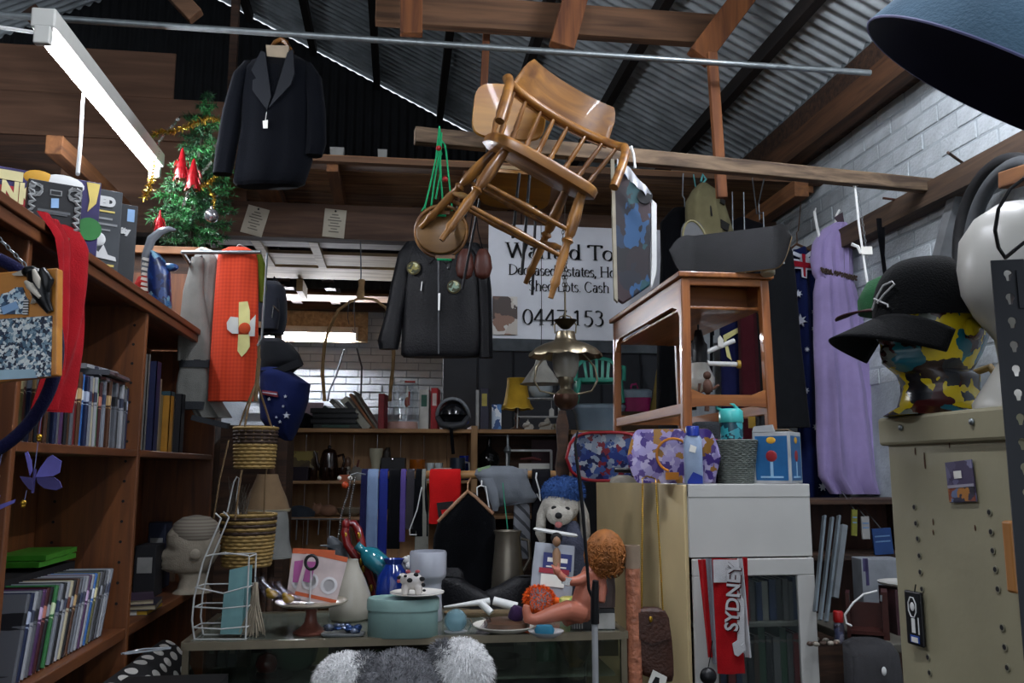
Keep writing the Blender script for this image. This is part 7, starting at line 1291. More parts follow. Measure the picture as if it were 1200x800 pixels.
mb.tube([(0, 0, 100), (0, 0, 130)], .6, 5).tube([(0, 0, 178), tuple(Rz(7.5).to_3x3() @ ((onbeam(663) + Vector((0, 0, -.055)) - o) / u))], .5, 5); stuff(mb.build('chain', mat('dark_chain', '#39352e', .4, .7), ol))
fl0, u = atz(668, 3.05, 0)[0], .00305; zt_ = at(668, 474, 3.05).z
fs_ = thing('lamp_post', 'dark turned wooden standard lamp post behind the counter', 'lamp', (fl0.x, 3.32, 0)); 
MB().lathe([(.12, 0), (.13, .02), (.05, .05), (.02, .1), (.02, .9), (.03, .95), (.018, 1.0), (.018, zt_ - .3), (.03, zt_ - .22), (.02, zt_ - .15), (.026, zt_ - .06), (.014, zt_)], (0, 0, 0), 18).build('post', DARKT, fs_)
# pink roll and brown handbag in front of the cream boards
q0, q1 = at(745, 800, 2.62), at(748, 641, 2.62); pr_ = thing('pink_roll', 'long pink iridescent paper roll in clear wrap standing at the end of the counter', 'roll', (q0.x, q0.y + .01, 0)); H = q1.z
MB().lathe([(.024, 0), (.024, H - .06), (.0235, H - .06), (.0235, H - .058)], (0, 0, 0), 18).build('roll', mat('pink_wrap', '#a5694f', .35, 0, .35, 40, .6, 60, coat=.2), pr_); MB().lathe([(.0245, H - .07), (.0245, H), (.018, H), (.018, H - .05)], (0, 0, 0), 18).build('end_band', mat('beige_band', '#8d7a66', .6), pr_)
o = at(764, 742, 2.66); u = 2.66 / FP; hb_ = thing('brown_handbag', 'dark brown leather handbag on a long gold chain in front of the cream boards', 'bag', o); mb = MB(u, 764, 742); mb.loft(mb.rpx([(712, 744, 772, .4), (716, 741, 780), (724, 741, 784), (750, 741, 787), (772, 742, 788), (788, 752, 788), (795, 772, 786, .5)], 9), 30, 3.4).build('body', BROWNL, hb_, bevel=0); MB(u, 764, 742).ppx([(742, 716), (780, 722), (785, 745), (762, 752), (742, 744)], -11, -9).build('flap', BROWNL, hb_); mb = MB(u, 764, 742); mb.ball(mb.p(761, 724, -12), (2.4, 1, 3.4)).build('clasp', GOLD, hb_); mb = MB(u, 764, 742)
for xa_, xb_, y0, y1 in ((752, 757, 714, 568), (777, 773, 720, 568)):
    k = int((y0 - y1) / 2.6)
    for i in range(k): f = i / k; mb.ball(mb.p(xa_ + (xb_ - xa_) * f, y0 + (y1 - y0) * f, -4 + 4 * f), (1.2, 1.2, 1.7), 6, 4)
mb.tube([mb.p(757, 568), mb.p(757, 563, 4), mb.p(765, 560, 18), mb.p(773, 563, 4), mb.p(773, 568)], .8, 6); stuff(mb.build('chain_strap', GOLD, hb_))
t = thing('price_card', 'white card with a black mark leaning below the brown handbag', 'card', at(766, 796, 2.60), (0, R(20), FACE)); MB(.0026).prism([(-6, -26), (18, -26), (14, 8), (-4, 10)], 0, 1).build('card', PAPER, t); MB(.0026).prism([(-1, -6), (8, -6), (6, 4), (1, 4)], -.6, 0).build('black_mark', INK, t); MB(.0026).tube([(5, 2, -26), (5, 2, -330)], 1.5, 6).build('stick', PINE, t)
# hanging woven baskets, lampshades behind them
d = 2.72; u = d / FP; CN, CB = mat('pale_cane', '#8a713f', .7, 0, .25, 50), mat('dark_cane', '#33241a', .7, 0, .25, 50)
def basket(label, px, ytop, ybot, rt, rb, nrow, dark):
    o = at(px, ybot, d); t = thing('woven_basket', label, 'basket', o, FACE, 'woven hanging baskets'); H = ybot - ytop; n = 64; ns = 16
    for mi, nm, rows in ((CN, 'pale_weave', [i for i in range(nrow) if i not in dark]), (CB, 'dark_weave', dark)):
        mb = MB(u)
        for i in rows:
            z = H * (i + .5) / nrow; r_ = rb + (rt - rb) * (i / nrow) ** .8; mb.tube([((r_ + .9 * math.cos(ns * a + math.pi * i)) * math.cos(a), (r_ + .9 * math.cos(ns * a + math.pi * i)) * math.sin(a), z + .5 * math.sin(2 * ns * a)) for a in [6.2832 * k / n for k in range(n)]], H / nrow * .52, 5, closed=True)
        stuff(mb.build(nm, mi, t))
    mb = MB(u)
    for k in range(ns): a = 6.2832 * (k + .5) / ns; mb.tube([(rb * math.cos(a), rb * math.sin(a), 0), (rt * math.cos(a), rt * math.sin(a), H)], .8, 5)
    mb.lathe([(rb, 0), (rb, 1), (0, 1)], (0, 0, 0), 24); mb.build('stakes', CN, t); return t
b1 = basket('smaller woven cane basket hanging above the other', 298, 500, 549, 24, 21, 12, [7, 8, 9, 10]); b2 = basket('larger woven cane basket hanging below the other', 289, 602, 663, 31, 26, 15, [9, 11, 13])
RP = fab('brown_rope', '#6b573e', bump=.6, bscale=300); o = at(300, 430, d); t = thing('basket_rope', 'brown rope carrying the two woven cane baskets', 'rope', o); mb = MB(u, 300, 430)
for pts, r_ in (([(302, 404, 0), (303, 420, 0), (301, 450, 0)], 1.8), ([(303, 420, 0), (302, 448, 0), (301, 470, 0)], 2.6), ([(301, 448, 0), (298, 480, -16), (297, 500, -22)], 1.3), ([(302, 448, 0), (310, 480, 14), (316, 500, 18)], 1.3), ([(301, 448, 0), (286, 480, 10), (278, 503, 14)], 1.1), ([(275, 515, -8), (268, 560, -12), (264, 604, -14)], 1.0), ([(295, 549, -20), (294, 580, -26), (293, 604, -29)], 1.2), ([(318, 520, 8), (313, 560, 12), (312, 604, 16)], 1.0)): mb.tube([mb.p(*p_) for p_ in pts], r_, 8)
mb.build('rope', RP, t); kk = at(302, 404, d); mb = MB(); w0 = Vector((kk.x, kk.y, kk.z)); tag(MB().tube([kk, kk + Vector((-.02, .2, .05)), Vector((kk.x - .06, 3.27, at(285, 296, 3.3).z - .012))], .004, 6).build('basket_hook', STEEL), 'long wire hook carrying the rope of the cane baskets', 'hook')
t = thing('twig_bunch', 'bunch of grey dried twigs standing in the larger cane basket', 'twigs', at(278, 612, d) + Vector((0, 0, -.06))); mb = MB(u); rd = random.Random(8)
for i in range(40): mb.tube([(rd.uniform(-5, 5), rd.uniform(-4, 4), 0), (rd.uniform(-10, 10), rd.uniform(-6, 6), 30), (rd.uniform(-14, 14), rd.uniform(-8, 8), rd.uniform(45, 75))], [.7, .6, .3], 4)
stuff(mb.build('twigs', mat('grey_twig', '#5a5248', .9), t))
t = thing('white_wire_loop', 'white wire loop standing beside the twigs in the larger cane basket', 'wire', at(275, 612, d - .05)); MB(u).tube([(-9, 0, 12), (-3, 0, 46), (0, 0, 52), (3, 0, 50), (1, 0, 26), (5, 0, 0)], .9, 6).build('loop', WW, t)
def lampshade(label, px, py, d, rt, rb, h, m, trim, standh):
    o = at(px, py, d); u = d / FP; t = thing('lampshade', label, 'lampshade', (o.x, o.y, o.z)); MB(u).lathe([(rb, 0), (rb * .82, h * .35), (rt * 1.15, h * .8), (rt, h), (rt * .95, h), (rb * .78, h * .35), (rb * .97, 0)], (0, 0, 0), 30).build('shade', m, t); MB(u).lathe([(rb * 1.02, -3), (rb * 1.04, 0), (rb * .98, 0)], (0, 0, 0), 30).build('trim', trim, t); z0 = (CZ - .04 - o.z) / u
    MB(u).lathe([(12, -o.z / u + 0), (12, -o.z / u + 5), (4, -o.z / u + 9), (4, -10), (2, h * .5), (0, h * .5)], (0, 0, 0), 14).build('stand', DARKT, t); return t
lampshade('beige pleated lampshade behind the larger cane basket', 312, 596, 3.45, 12, 27, 40, fab('beige_shade', '#806a50'), fab('cream_braid', '#a39a82'), 0); lampshade('pale grey lampshade behind the cane baskets at the counter end', 318, 650, 3.2, 16, 24, 50, fab('pale_shade', '#7d7f7c'), fab('pale_braid', '#8d908c'), 0)
# koala plush in front of the counter
d = 1.36; u = d / FP; o = at(468, 800, d); kp = thing('koala_plush', 'large grey and white koala plush with fluffy ears in front of the counter', 'plush', o); KG, KW = mat('koala_grey', '#6d6e72', .95, 0, .35, 70), mat('koala_white', '#ececec', .95, 0, .15, 70)
mb = MB(u); fc = (2, 0, -22); mb.ball(fc, (60, 50, 58)); fur(mb, ball_pts(fc, (60, 50, 58), 9000, 2, lambda d_: d_.z > -.5), 7, .5, 0, 3, .3, .8); mb.build('head', KG, kp)
for sx, c, r_, sd in ((-1, (-62, 4, 0), (34, 20, 30), 5), (1, (72, 4, 10), (32, 20, 36), 6)):
    mb = MB(u); mb.ball(c, r_, mi=0); fur(mb, ball_pts(c, r_, 5200, sd), 11, .45, 0, sd, .45, .6); e2 = Vector(c) + Vector((-sx * 22, -2, r_[2] * .72)); fur(mb, ball_pts(e2, (12, 12, 10), 900, sd + 4), 8, .5, 1, sd, .1, .7); mb.build('ear', [KW, KG], kp)
MB(u).loft([(-230, 0, 60, 0, 60), (-180, 0, 80, 0, 70), (-110, 0, 74, 0, 62), (-60, 0, 44, 0, 40)], 28).build('body', KG, kp); MB(u).ball((2, -50, -40), (12, 10, 18)).build('nose', BLACKP, kp); MB(u).ball((-22, -44, -20), 5).ball((26, -44, -20), 5).build('eyes', BLACKP, kp)
tag(MB().box((0, 0, 0), (.42, .42, o.z - 230 * u)).build('stool', DARKT, loc=(o.x, o.y, (o.z - 230 * u) / 2), rz=FACE), 'dark stool under the koala plush', 'stool')
# ================================================================== right side: white cabinet, desk, lockers
KX, KY, KZ = .975, 2.835, 1.445; KX1 = ony(948, 566, KY)[0].x
CREAM = mat('cream_painted_board', '#ceba8c', .6, 0, .08, 5); WEN = mat('white_enamel', '#b4b4b0', .45, 0, .06, 4); kw = KX1 - KX
cb = thing('white_cabinet', 'tall white cabinet with a glazed door and cream board side', 'cabinet', (KX + kw / 2, KY, 0), 0)
def cbp(name, x0, x1, y0, y1, z0, z1, m, bev=.003): return MB().box(((x0 + x1) / 2 - KX - kw / 2, (y0 + y1) / 2 - KY, (z0 + z1) / 2), (x1 - x0, y1 - y0, z1 - z0)).build(name, m, cb, bevel=bev)
ye = onx(776, 620, KX)[0].y; ym = onx(757, 620, KX)[0].y; yf = onx(705, 620, KX)[0].y
cbp('top', KX, KX1, KY, KY + .42, KZ - .02, KZ, WEN); cbp('side_board', KX - .012, KX + .002, KY + .012, ye, .02, KZ - .003, CREAM); cbp('side_board', KX - .014, KX, ye + .006, ym, .02, KZ - .001, CREAM); cbp('side_board', KX - .012, KX, ym + .006, yf + .05, .02, KZ - .004, CREAM)
cbp('side_panel', KX1 - .015, KX1, KY + .005, KY + .42, .02, KZ - .02, WEN); cbp('back_panel', KX, KX1, KY + .41, KY + .42, .02, KZ - .02, DARKT); cbp('bench_top', KX + .004, KX1 + .1, KY + .43, yf + .05, KZ - .03, KZ - .006, CREAM); cbp('bench_body', KX + .006, KX1 + .1, KY + .44, yf + .04, .02, KZ - .03, DARKT)
zd = at(870, 652, 2.9).z; zo = at(900, 673, 2.9).z
cbp('front_header', KX, KX1, KY - .002, KY + .018, zd, KZ - .02, WEN); cbp('front_rail', KX, KX1, KY - .004, KY + .018, KZ - .045, KZ, WEN)
xo0, xo1 = ony(838, 720, KY)[0].x, ony(934, 720, KY)[0].x
dr_ = cbp('door', KX + .004, KX1 - .004, KY - .016, KY - .001, zo, zd - .004, WEN)
def dpp(name, x0, x1, z0, z1, m, y0=-.016, y1=-.001): o = MB().box(((x0 + x1) / 2 - KX - kw / 2, (y0 + y1) / 2, (z0 + z1) / 2), (x1 - x0, y1 - y0, z1 - z0)).build(name, m, dr_, bevel=.002); return o
dpp('stile', KX + .004, xo0, .06, zo, WEN); dpp('stile', xo1, KX1 - .004, .06, zo, WEN); dpp('bottom_rail', xo0, xo1, .06, .16, WEN); dpp('glass_pane', xo0, xo1, .16, zo, glass('door_glass', '#e0e6e4', .05, 1.3, .04), -.010, -.007); MB().ball((xo0 - KX - kw / 2 - .02, -.025, .9), .012).build('knob', CHROME, dr_)
zsh = at(900, 722, 3.0).z; zsl = at(900, 796, 3.0).z
for z in (zsh, zsl, .4): cbp('shelf', KX + .015, KX1 - .016, KY + .02, KY + .40, z - .016, z, mat('grey_shelf', '#55554f', .6))
rd = random.Random(21)
for zb_, hh, nm in ((zsh, .155, 'upper'), (zsl, .2, 'lower')):
    x = KX + .03; i = 0
    while x < KX1 - .05:
        t_ = rd.uniform(.014, .026); c_ = rd.choice([('red', '#6a1a1a'), ('white', '#77766f'), ('green', '#24402c'), ('blue', '#1e2c4c'), ('black', '#151517'), ('purple', '#352048'), ('brown', '#3c2a1c'), ('grey', '#4c4c4c')]); h = hh * rd.uniform(.82, 1); i += 1
        b = thing('shelf_book', '%s book, %s from the left on the %s shelf of the white cabinet' % (c_[0], nth(i), nm), 'book', (x + t_ / 2, KY + .10 + rd.uniform(0, .02), zb_), 0, 'books in the white cabinet')
        MB().box((0, -.058, h / 2), (t_, .002, h)).box((-t_ / 2 + .001, 0, h / 2), (.002, .12, h)).box((t_ / 2 - .001, 0, h / 2), (.002, .12, h)).build('cover', spine('k_' + c_[0], c_[1], '#5a564e'), b); MB().box((0, .001, h / 2), (t_ - .004, .11, h - .006)).build('pages', PAPER, b); x += t_ + .002
# SYDNEY scarf
o = at(850, 720, 2.76); u = 2.76 / FP; sf = thing('football_scarf', 'red and white football scarf reading SYDNEY hanging over the glazed door of the white cabinet', 'scarf', o); mb = MB(u, 850, 720); SR, SWt, SG = fab('scarf_red', '#9c1218'), fab('scarf_white', '#b4b4b6'), fab('scarf_grey', '#7d7f86')
def scf(x0, x1, y0, y1, mi, sh0=0, sh1=0, yy=0): mb.sheet(lambda a, v: mb.p(x0 + sh0 * v + (x1 - x0 + (sh1 - sh0) * v) * a, y0 + (y1 - y0) * v, yy + 2.2 * math.sin(a * 6 + v * 2 + x0)), 8, 12, mi, 1.6)
scf(820, 829, 657, 768, 0, 8, 4); scf(829, 836, 656, 775, 2, 5, 3, -.4); scf(836, 866, 656, 786, 0, 3, 5, -1); scf(866, 872, 656, 768, 1, 6, 7, -.4); scf(872, 878, 655, 768, 0, 2, -2, .2); mb.build('body', [SR, SWt, SG], sf)
mb = MB(u, 850, 720); mb.sheet(lambda a, v: mb.p(837 + 30 * a, 657 + 26 * v, -3.2 + 1.2 * math.sin(a * 6)), 8, 4, 0, .6); mb.sheet(lambda a, v: mb.p(864 + 8 * a - 2 * v, 690 + 60 * v + 14 * a, -3.6), 4, 6, 0, .6); mb.build('white_panel', SWt, sf)
MB(u, 850, 720).ppx([(856, 752), (862, 748), (866, 754), (870, 750), (872, 758), (862, 766), (858, 764)], -4.6, -3).build('bird_motif', SWt, sf)
tx = text('SYDNEY', 22 * u, SWt, sf, ((862 - 850) * u, -6.2 * u, (720 - 738) * u), rot=(R(90), R(-85), 0), bold=.0012, sx=.95); tx2 = text('SYDNEY', 22 * u, mat('scarf_outline', '#3a0e12', .9), sf, ((863 - 850) * u, -5.6 * u, (720 - 739) * u), rot=(R(90), R(-85), 0), bold=.0026, sx=.95, name='letter_outline'); 
o = at(830, 792, 2.72); tag(MB(.0027).ball((0, 0, 0), (10, 8, 10)).build('black_ball', BLACKP, loc=o, rz=FACE), 'round black knob like ball hanging under the football scarf', 'ball'); tag(MB(.0027).tube([(0, -1, 10), (3, -1, 22), (6, 0, 40)], .6, 5).build('ball_cord', BLACKF, loc=o, rz=FACE), 'black cord tying the round black ball to the football scarf', 'cord')
# school desk standing on the cabinet
DW = wood('orange_beech', '#6f3d18', '#9c6230', 'X', 3, .4, .08, .2); DWY = wood('orange_beech_side', '#6f3d18', '#9c6230', 'Y', 3, .4, .08, .2); DWZ = wood('orange_beech_leg', '#6b3a17', '#985c2c', 'Z', 3, .4, .08, .2)
DZ = 2.207 - KZ; dx0, dx1, dy0, dy1 = 1.005, 1.345, 2.93, 3.95
dk_ = thing('school_desk', 'narrow orange brown wooden school desk standing on top of the white cabinet', 'desk', ((dx0 + dx1) / 2, (dy0 + dy1) / 2, KZ), 0); cxk, cyk = (dx0 + dx1) / 2, (dy0 + dy1) / 2
def dp(name, x0, x1, y0, y1, z0, z1, m, bev=.004): return MB().box(((x0 + x1) / 2 - cxk, (y0 + y1) / 2 - cyk, (z0 + z1) / 2), (x1 - x0, y1 - y0, z1 - z0)).build(name, m, dk_, bevel=bev)
dp('desk_top', dx0 - .012, dx1 + .012, dy0 - .012, dy1 + .012, DZ - .02, DZ, DWY)
for x in (dx0 + .02, dx1 - .02):
    for y in (dy0 + .02, dy1 - .02):
        mb = MB(); sx = 1 if x > cxk else -1; mb.bar((x - cxk, y - cyk, DZ - .02), (x - cxk + sx * .012, y - cyk, 0), .034, .036, 0, (0, 1, 0)); mb.build('leg', DWZ, dk_, bevel=.006)
for x in (dx0 + .014, dx1 - .014):
    mb = MB(); L = dy1 - dy0 - .07; pts = [(-L / 2, DZ - .02), (L / 2, DZ - .02), (L / 2, DZ - .17), (L / 2 - .04, DZ - .125), (L / 2 - .09, DZ - .11), (-L / 2 + .09, DZ - .11), (-L / 2 + .04, DZ - .125), (-L / 2, DZ - .17)]
    mb.prism(pts, -.009, .009, 0, Matrix.Translation((x - cxk, 0, 0)) @ Rz(90)); mb.build('side_apron', DWY, dk_)
    dp('side_stretcher', x - .012, x + .012, dy0 + .03, dy1 - .03, .245, .285, DWY)
dp('compartment_floor', dx0 + .02, dx1 - .02, dy0 + .04, dy1 - .04, DZ - .13, DZ - .118, DWY); dp('compartment_back', dx0 + .02, dx1 - .02, dy0 + .16, dy0 + .172, DZ - .118, DZ - .02, DW); dp('front_lip', dx0 + .03, dx1 - .03, dy0 + .004, dy0 + .016, DZ - .048, DZ - .02, DW)
mb = MB(); w2 = (dx1 - dx0) / 2 - .03; mb.prism([(-w2, .27), (-w2, .335), (-w2 + .05, .315), (w2 - .05, .315), (w2, .335), (w2, .27), (w2 - .05, .275), (-w2 + .05, .275)], -(dy1 - dy0) / 2 + .01, -(dy1 - dy0) / 2 + .03); mb.build('front_stretcher', DW, dk_); mb = MB(); mb.prism([(-w2, .255), (-w2, .3), (w2, .3), (w2, .255)], (dy1 - dy0) / 2 - .03, (dy1 - dy0) / 2 - .01); mb.build('back_stretcher', DW, dk_)
# skateboards
def skateboard(label, loc, rot, ln, wd, grip, under, kick=.055, show_under=False):
    t = thing('skateboard', label, 'skateboard', loc, rot, 'skateboards'); mb = MB()
    def f(u_, v, off=0):
        x = (u_ - .5) * ln; e = abs(u_ - .5) * 2; w = wd * (1 - max(0, (e - .72) / .28) ** 2.4 * .98); k = max(0, (e - .66) / .34); return (x, -kick * k ** 1.4 + off + .006 * (2 * v - 1) ** 2, wd / 2 + (v - .5) * w)
    mb.sheet(lambda a, b: f(a, b), 40, 8, 0); mb.build('grip_tape', grip, t); mb = MB(); mb.sheet(lambda a, b: f(1 - a, b, .010), 40, 8, 0); mb.build('underside', under, t)
    mb = MB(); edge = []
    for i in range(41): edge.append((i / 40, 0))
    for i in range(41): edge.append((1 - i / 40, 1))
    vs = [f(*e_) for e_ in edge] + [f(e_[0], e_[1], .010) for e_ in edge]; n = len(edge); mb.add(vs, [(i, (i + 1) % n, (i + 1) % n + n, i + n) for i in range(n)], 0, True); mb.build('ply_edge', PINE, t)
    for sx in (-1, 1):
        MB().box((sx * ln * .27, .028, wd / 2), (.05, .03, .05)).tube([(sx * ln * .27, .045, wd / 2 - .08), (sx * ln * .27, .045, wd / 2 + .08)], .007, 8).build('truck', STEEL, t)
        for sz in (-1, 1): mb = MB(); mb.lathe([(.022, -.015), (.026, -.010), (.026, .010), (.022, .015)], (0, 0, 0), 18, 0, Matrix.Translation((sx * ln * .27, .045, wd / 2 + sz * .075))); mb.build('wheel', mat('wheel_urethane', '#8a8068', .4), t)
    return t
GRIP = mat('charcoal_grip', '#1b1c1e', .9, 0, .35, 6, .3, 500)
o, u = atz(858, 3.12, KZ + DZ + .001); skateboard('dark grip taped skateboard lying on its side on the desk top', o, (R(-12), 0, R(-34)), .44, .17, GRIP, BLACKP, .07)
t = thing('grey_pad', 'grey padded panel with a pale rim standing behind the skateboard on the desk', 'pad', atz(823, 3.22, KZ + DZ + .001)[0], (R(-8), R(-8), FACE)); MB(.0032).loft([(-3, 0, 15, 36, 37), (3, 0, 15, 36, 37)], 28, 3, M=Matrix.Rotation(R(90), 4, 'X')).build('pad', fab('grey_pad_cloth', '#4c4e50'), t); MB(.0032).tube([(15 * math.cos(a * .224) * 1.02, -3, 36 + 37 * math.sin(a * .224)) for a in range(28)], 1.4, 6, closed=True).build('rim', fab('khaki_rim', '#6f6a4e'), t)
PUR = patches('purple_deck_art', ['#8d80b4', '#a59cc8', '#5b4a8a', '#b8b0d0', '#9a7030', '#43307a', '#9a90c0'], 40, .4); RBD = patches('red_blue_deck_art', ['#6f7f9a', '#1e3478', '#a9b0ba', '#0f1a4a', '#8a97a8', '#3c5690', '#7a2030'], 48, .4)
o, u = atz(790, 3.0, KZ + .001); t = skateboard('purple skateboard with orange cartoon like graphics lying on its side on the cabinet', o, (R(6), 0, R(-18)), .32, .19, PUR, PUR, .04)
o = at(786, 530, 2.89); mb = MB(.0029); mb.tube([(20 * math.cos(a * .26), -1 - 0, 20 * math.sin(a * .26)) for a in range(18)], 1.6, 6).box((-2, -.5, -25), (16, .6, 9)); mb.build('orange_ring', mat('orange_print2', '#b8741e', .5), t, loc=(0, -.012, .1))
o, u = atz(712, 3.25, KZ + .001); t = skateboard('blue and white skateboard with a red rim lying on its side behind the desk leg', o, (R(10), 0, R(-22)), .30, .19, RBD, RBD, .03); RIMR = mat('red_rim', '#8d1a22', .4)
MB().tube([((i / 20 - .5) * .30, -.002 - .03 * max(0, (abs(i / 20 - .5) * 2 - .66) / .34) ** 1.4, .095 + .095 * math.sqrt(max(0, 1 - (abs(i / 20 - .5) * 2) ** 4))) for i in range(21)], .006, 8).build('rim_band', RIMR, t); MB().tube([((i / 20 - .5) * .30, -.002 - .03 * max(0, (abs(i / 20 - .5) * 2 - .66) / .34) ** 1.4, .095 - .095 * math.sqrt(max(0, 1 - (abs(i / 20 - .5) * 2) ** 4)) + .006) for i in range(21)], .006, 8).build('rim_band', RIMR, t)
o, u = atz(740, 3.12, KZ + .001); t = thing('metal_clamp', 'dark metal clamp and pale rag on the cabinet between the two skateboards', 'clamp', o); MB(u).box((4, 0, 13), (8, 8, 26)).tube([(2, 0, 14), (-20, -2, 15)], 3, 8).build('clamp', BLACKP, t); MB(u).loft([(0, -8, 18, 0, 8), (5, -8, 16, 0, 8), (9, -10, 6, 0, 4)], 16, 2, 0, 1).build('rag', fab('pale_rag', '#8a8478'), t)
# bottle, grey basket with flask, toy box
t = thing('spray_bottle', 'white and blue sunscreen bottle standing on the white cabinet', 'bottle', (ony(813, 560, KY + .025)[0].x, KY + .025, KZ + .001)); u = .0029
MB(u).loft([(0, 0, 10, 0, 6), (2, 0, 11, 0, 7), (52, 0, 11, 0, 7), (57, 0, 8, 0, 6)], 24, 2.6).build('body', mat('pale_blue_bottle', '#8d9fb8', .3), t); MB(u).lathe([(8, 56), (8, 67), (7, 68), (0, 68)], (0, 0, 0), 20).build('cap', mat('blue_cap', '#1a3088', .35), t); MB(u).prism([(-9, 0), (9, 0), (9, 9), (-2, 14), (-9, 3)], -7.4, -6.2).build('blue_flash', mat('blue_cap', '#1a3088'), t); MB(u).prism([(-6, 38), (1, 36), (3, 43), (-4, 46)], -7.6, -6.6).build('price_sticker', PAPER, t)
t = thing('folded_card', 'lilac card picture leaning behind the sunscreen bottle', 'card', (ony(830, 550, KY + .1)[0].x, KY + .11, KZ + .001), (0, 0, R(-50))); MB(u).prism([(-14, 4), (10, 0), (14, 24), (10, 52), (-12, 60)], 0, 1).build('card', mat('lilac_card', '#8f88a8', .4), t); MB(u).prism([(-6, 14), (4, 12), (8, 40), (-4, 44)], -.6, 0).build('cream_shape', mat('cream_shape', '#a59a80', .6), t)
o = Vector((ony(862, 560, KY + .11)[0].x, KY + .11, KZ + .001)); gbk = thing('grey_basket', 'grey woven pot standing on the white cabinet', 'basket', o); GW = mat('grey_weave', '#5f6560', .8, 0, .25, 60); mb = MB(u); n = 72
for i in range(22): mb.tube([((20 + 7.5 * i / 22 + .5 * math.cos(18 * a + math.pi * i)) * math.cos(a), (20 + 7.5 * i / 22 + .5 * math.cos(18 * a + math.pi * i)) * math.sin(a), 1 + i * 2.4) for a in [6.2832 * k / n for k in range(n)]], 1.4, 5, closed=True)
mb.lathe([(20, 0), (20, 1), (0, 1)], (0, 0, 0), 30); stuff(mb.build('weave', GW, gbk))
AQ = mat('aqua_plastic', '#3fa8a4', .35); fl_ = thing('drink_flask', 'aqua lidded drink flask with printed body standing in the grey woven pot', 'flask', o + Vector((-3 * u, 0, 4 * u))); MB(u).lathe([(12, 0), (14, 2), (14, 70), (13, 72)], (0, 0, 0), 24).build('body', patches('aqua_print', ['#1a4a58', '#2f8a92', '#123844', '#8a3a6a', '#2a7a86'], 26, .25), fl_); MB(u).lathe([(14.5, 70), (15, 72), (14.5, 84), (11, 87), (0, 87)], (0, 0, 0), 24).build('lid', AQ, fl_); MB(u).tube([(-8, 0, 84), (-17, 0, 88), (-18, 0, 93), (-8, 0, 95), (4, 0, 92), (9, 0, 86)], 2, 8).build('loop', AQ, fl_)
t = thing('purple_disc', 'purple flying disc leaning behind the grey woven pot', 'disc', o + Vector((-24 * u, 16 * u, 18 * u)), (R(-60), R(-35), FACE)); MB(u).lathe([(30, -2), (31, 0), (30, 2), (22, 3), (0, 3)], (0, 0, 0), 36).build('disc', mat('purple_plastic', '#4a2a72', .35), t)
t = thing('pink_toy', 'small hot pink toy between the purple disc and the flask', 'toy', o + Vector((-24 * u, 2 * u, 30 * u))); MB(u).loft([(0, 0, 6, 0, 4), (14, 0, 7, 0, 5), (24, 0, 3, 0, 3)], 14).tube([(0, 0, 2), (-2, 4, -30)], 2, 8).build('body', PK, t)
t = thing('grey_fleece', 'rolled dark grey fleece behind the flask under the desk', 'fleece', (ony(828, 500, 3.2)[0].x, 3.2, KZ + .001)); MB(.0032).loft([(0, 0, 30, 0, 24), (30, 0, 30, 0, 24), (62, 0, 27, 0, 20), (72, 0, 14, 0, 10)], 28, 2.6, 0, 1.5, 5).build('roll', fab('grey_fleece_pile', '#3a3e42', bump=.6, bscale=150), t)
t = thing('toy_figure', 'black and yellow toy figure standing behind the grey woven pot', 'toy', (ony(888, 500, KY + .22)[0].x, KY + .22, KZ + .001)); MB(.003).loft([(0, 0, 8, 0, 6), (40, 0, 9, 0, 6), (62, 0, 7, 0, 5), (80, 2, 6, 0, 6), (88, 2, 3, 0, 3)], 18).build('body', BLACKP, t); MB(.003).box((-8, -3, 74), (8, 4, 14)).build('yellow_block', mat('yellow_block', '#a8862a', .5), t); MB(.003).ball((2, -6, 60), (2.4, 1, 3)).build('chrome_spot', CHROME, t)
tb0 = ony(915, 560, KY + .08)[0].x; tbx = thing('toy_box', 'blue and white toy carton with an open flap on the white cabinet', 'box', (tb0, KY + .10, KZ + .001), R(-42)); TBW = mat('carton_white', '#a5a8aa', .6); TBB = mat('carton_blue', '#1f5a8c', .45, 0, .2, 12)
wb = .092; MB().box((0, 0, .09), (wb * 2 * .72, wb * 2 * .72, .18)).build('carton', TBW, tbx, bevel=.002); h2 = wb * .72
for rz_, nm in ((0, 'front'), (90, 'side')):
    mb = MB(); M_ = Rz(rz_); mb.box((0, -h2 - .0005, .088), (h2 * 1.72, .001, .155), 0, M_); mb.build('blue_panel', TBB, tbx); MB().ball((0, -h2 - .001, .095), (.02, .002, .02), mi=0, M=M_).build('red_ball_print', mat('red_ball_print', '#8a2028', .5), tbx); MB().ball((0, -h2 - .001, .15), (.017, .002, .012), M=M_).build('orange_star_print', mat('orange_print', '#c9962a'), tbx); MB().box((0, -h2 - .001, .05), (.01, .002, .05), 0, M_).box((0, -h2 - .001, .022), (.08, .002, .006), 0, M_).build('pale_print', mat('pale_blue_print', '#8ab0cc', .5), tbx)
MB().prism([(-h2, .18), (h2 * .2, .18), (h2 * .1, .205), (-h2 * .9, .2)], -h2 - .001, -h2 + .012).build('flap', TBW, tbx); MB().box((0, .0, .183), (h2 * 1.6, h2 * 1.7, .004), 0, Rx(-6)).build('top_flap', mat('carton_inside', '#6a5c48', .8), tbx)
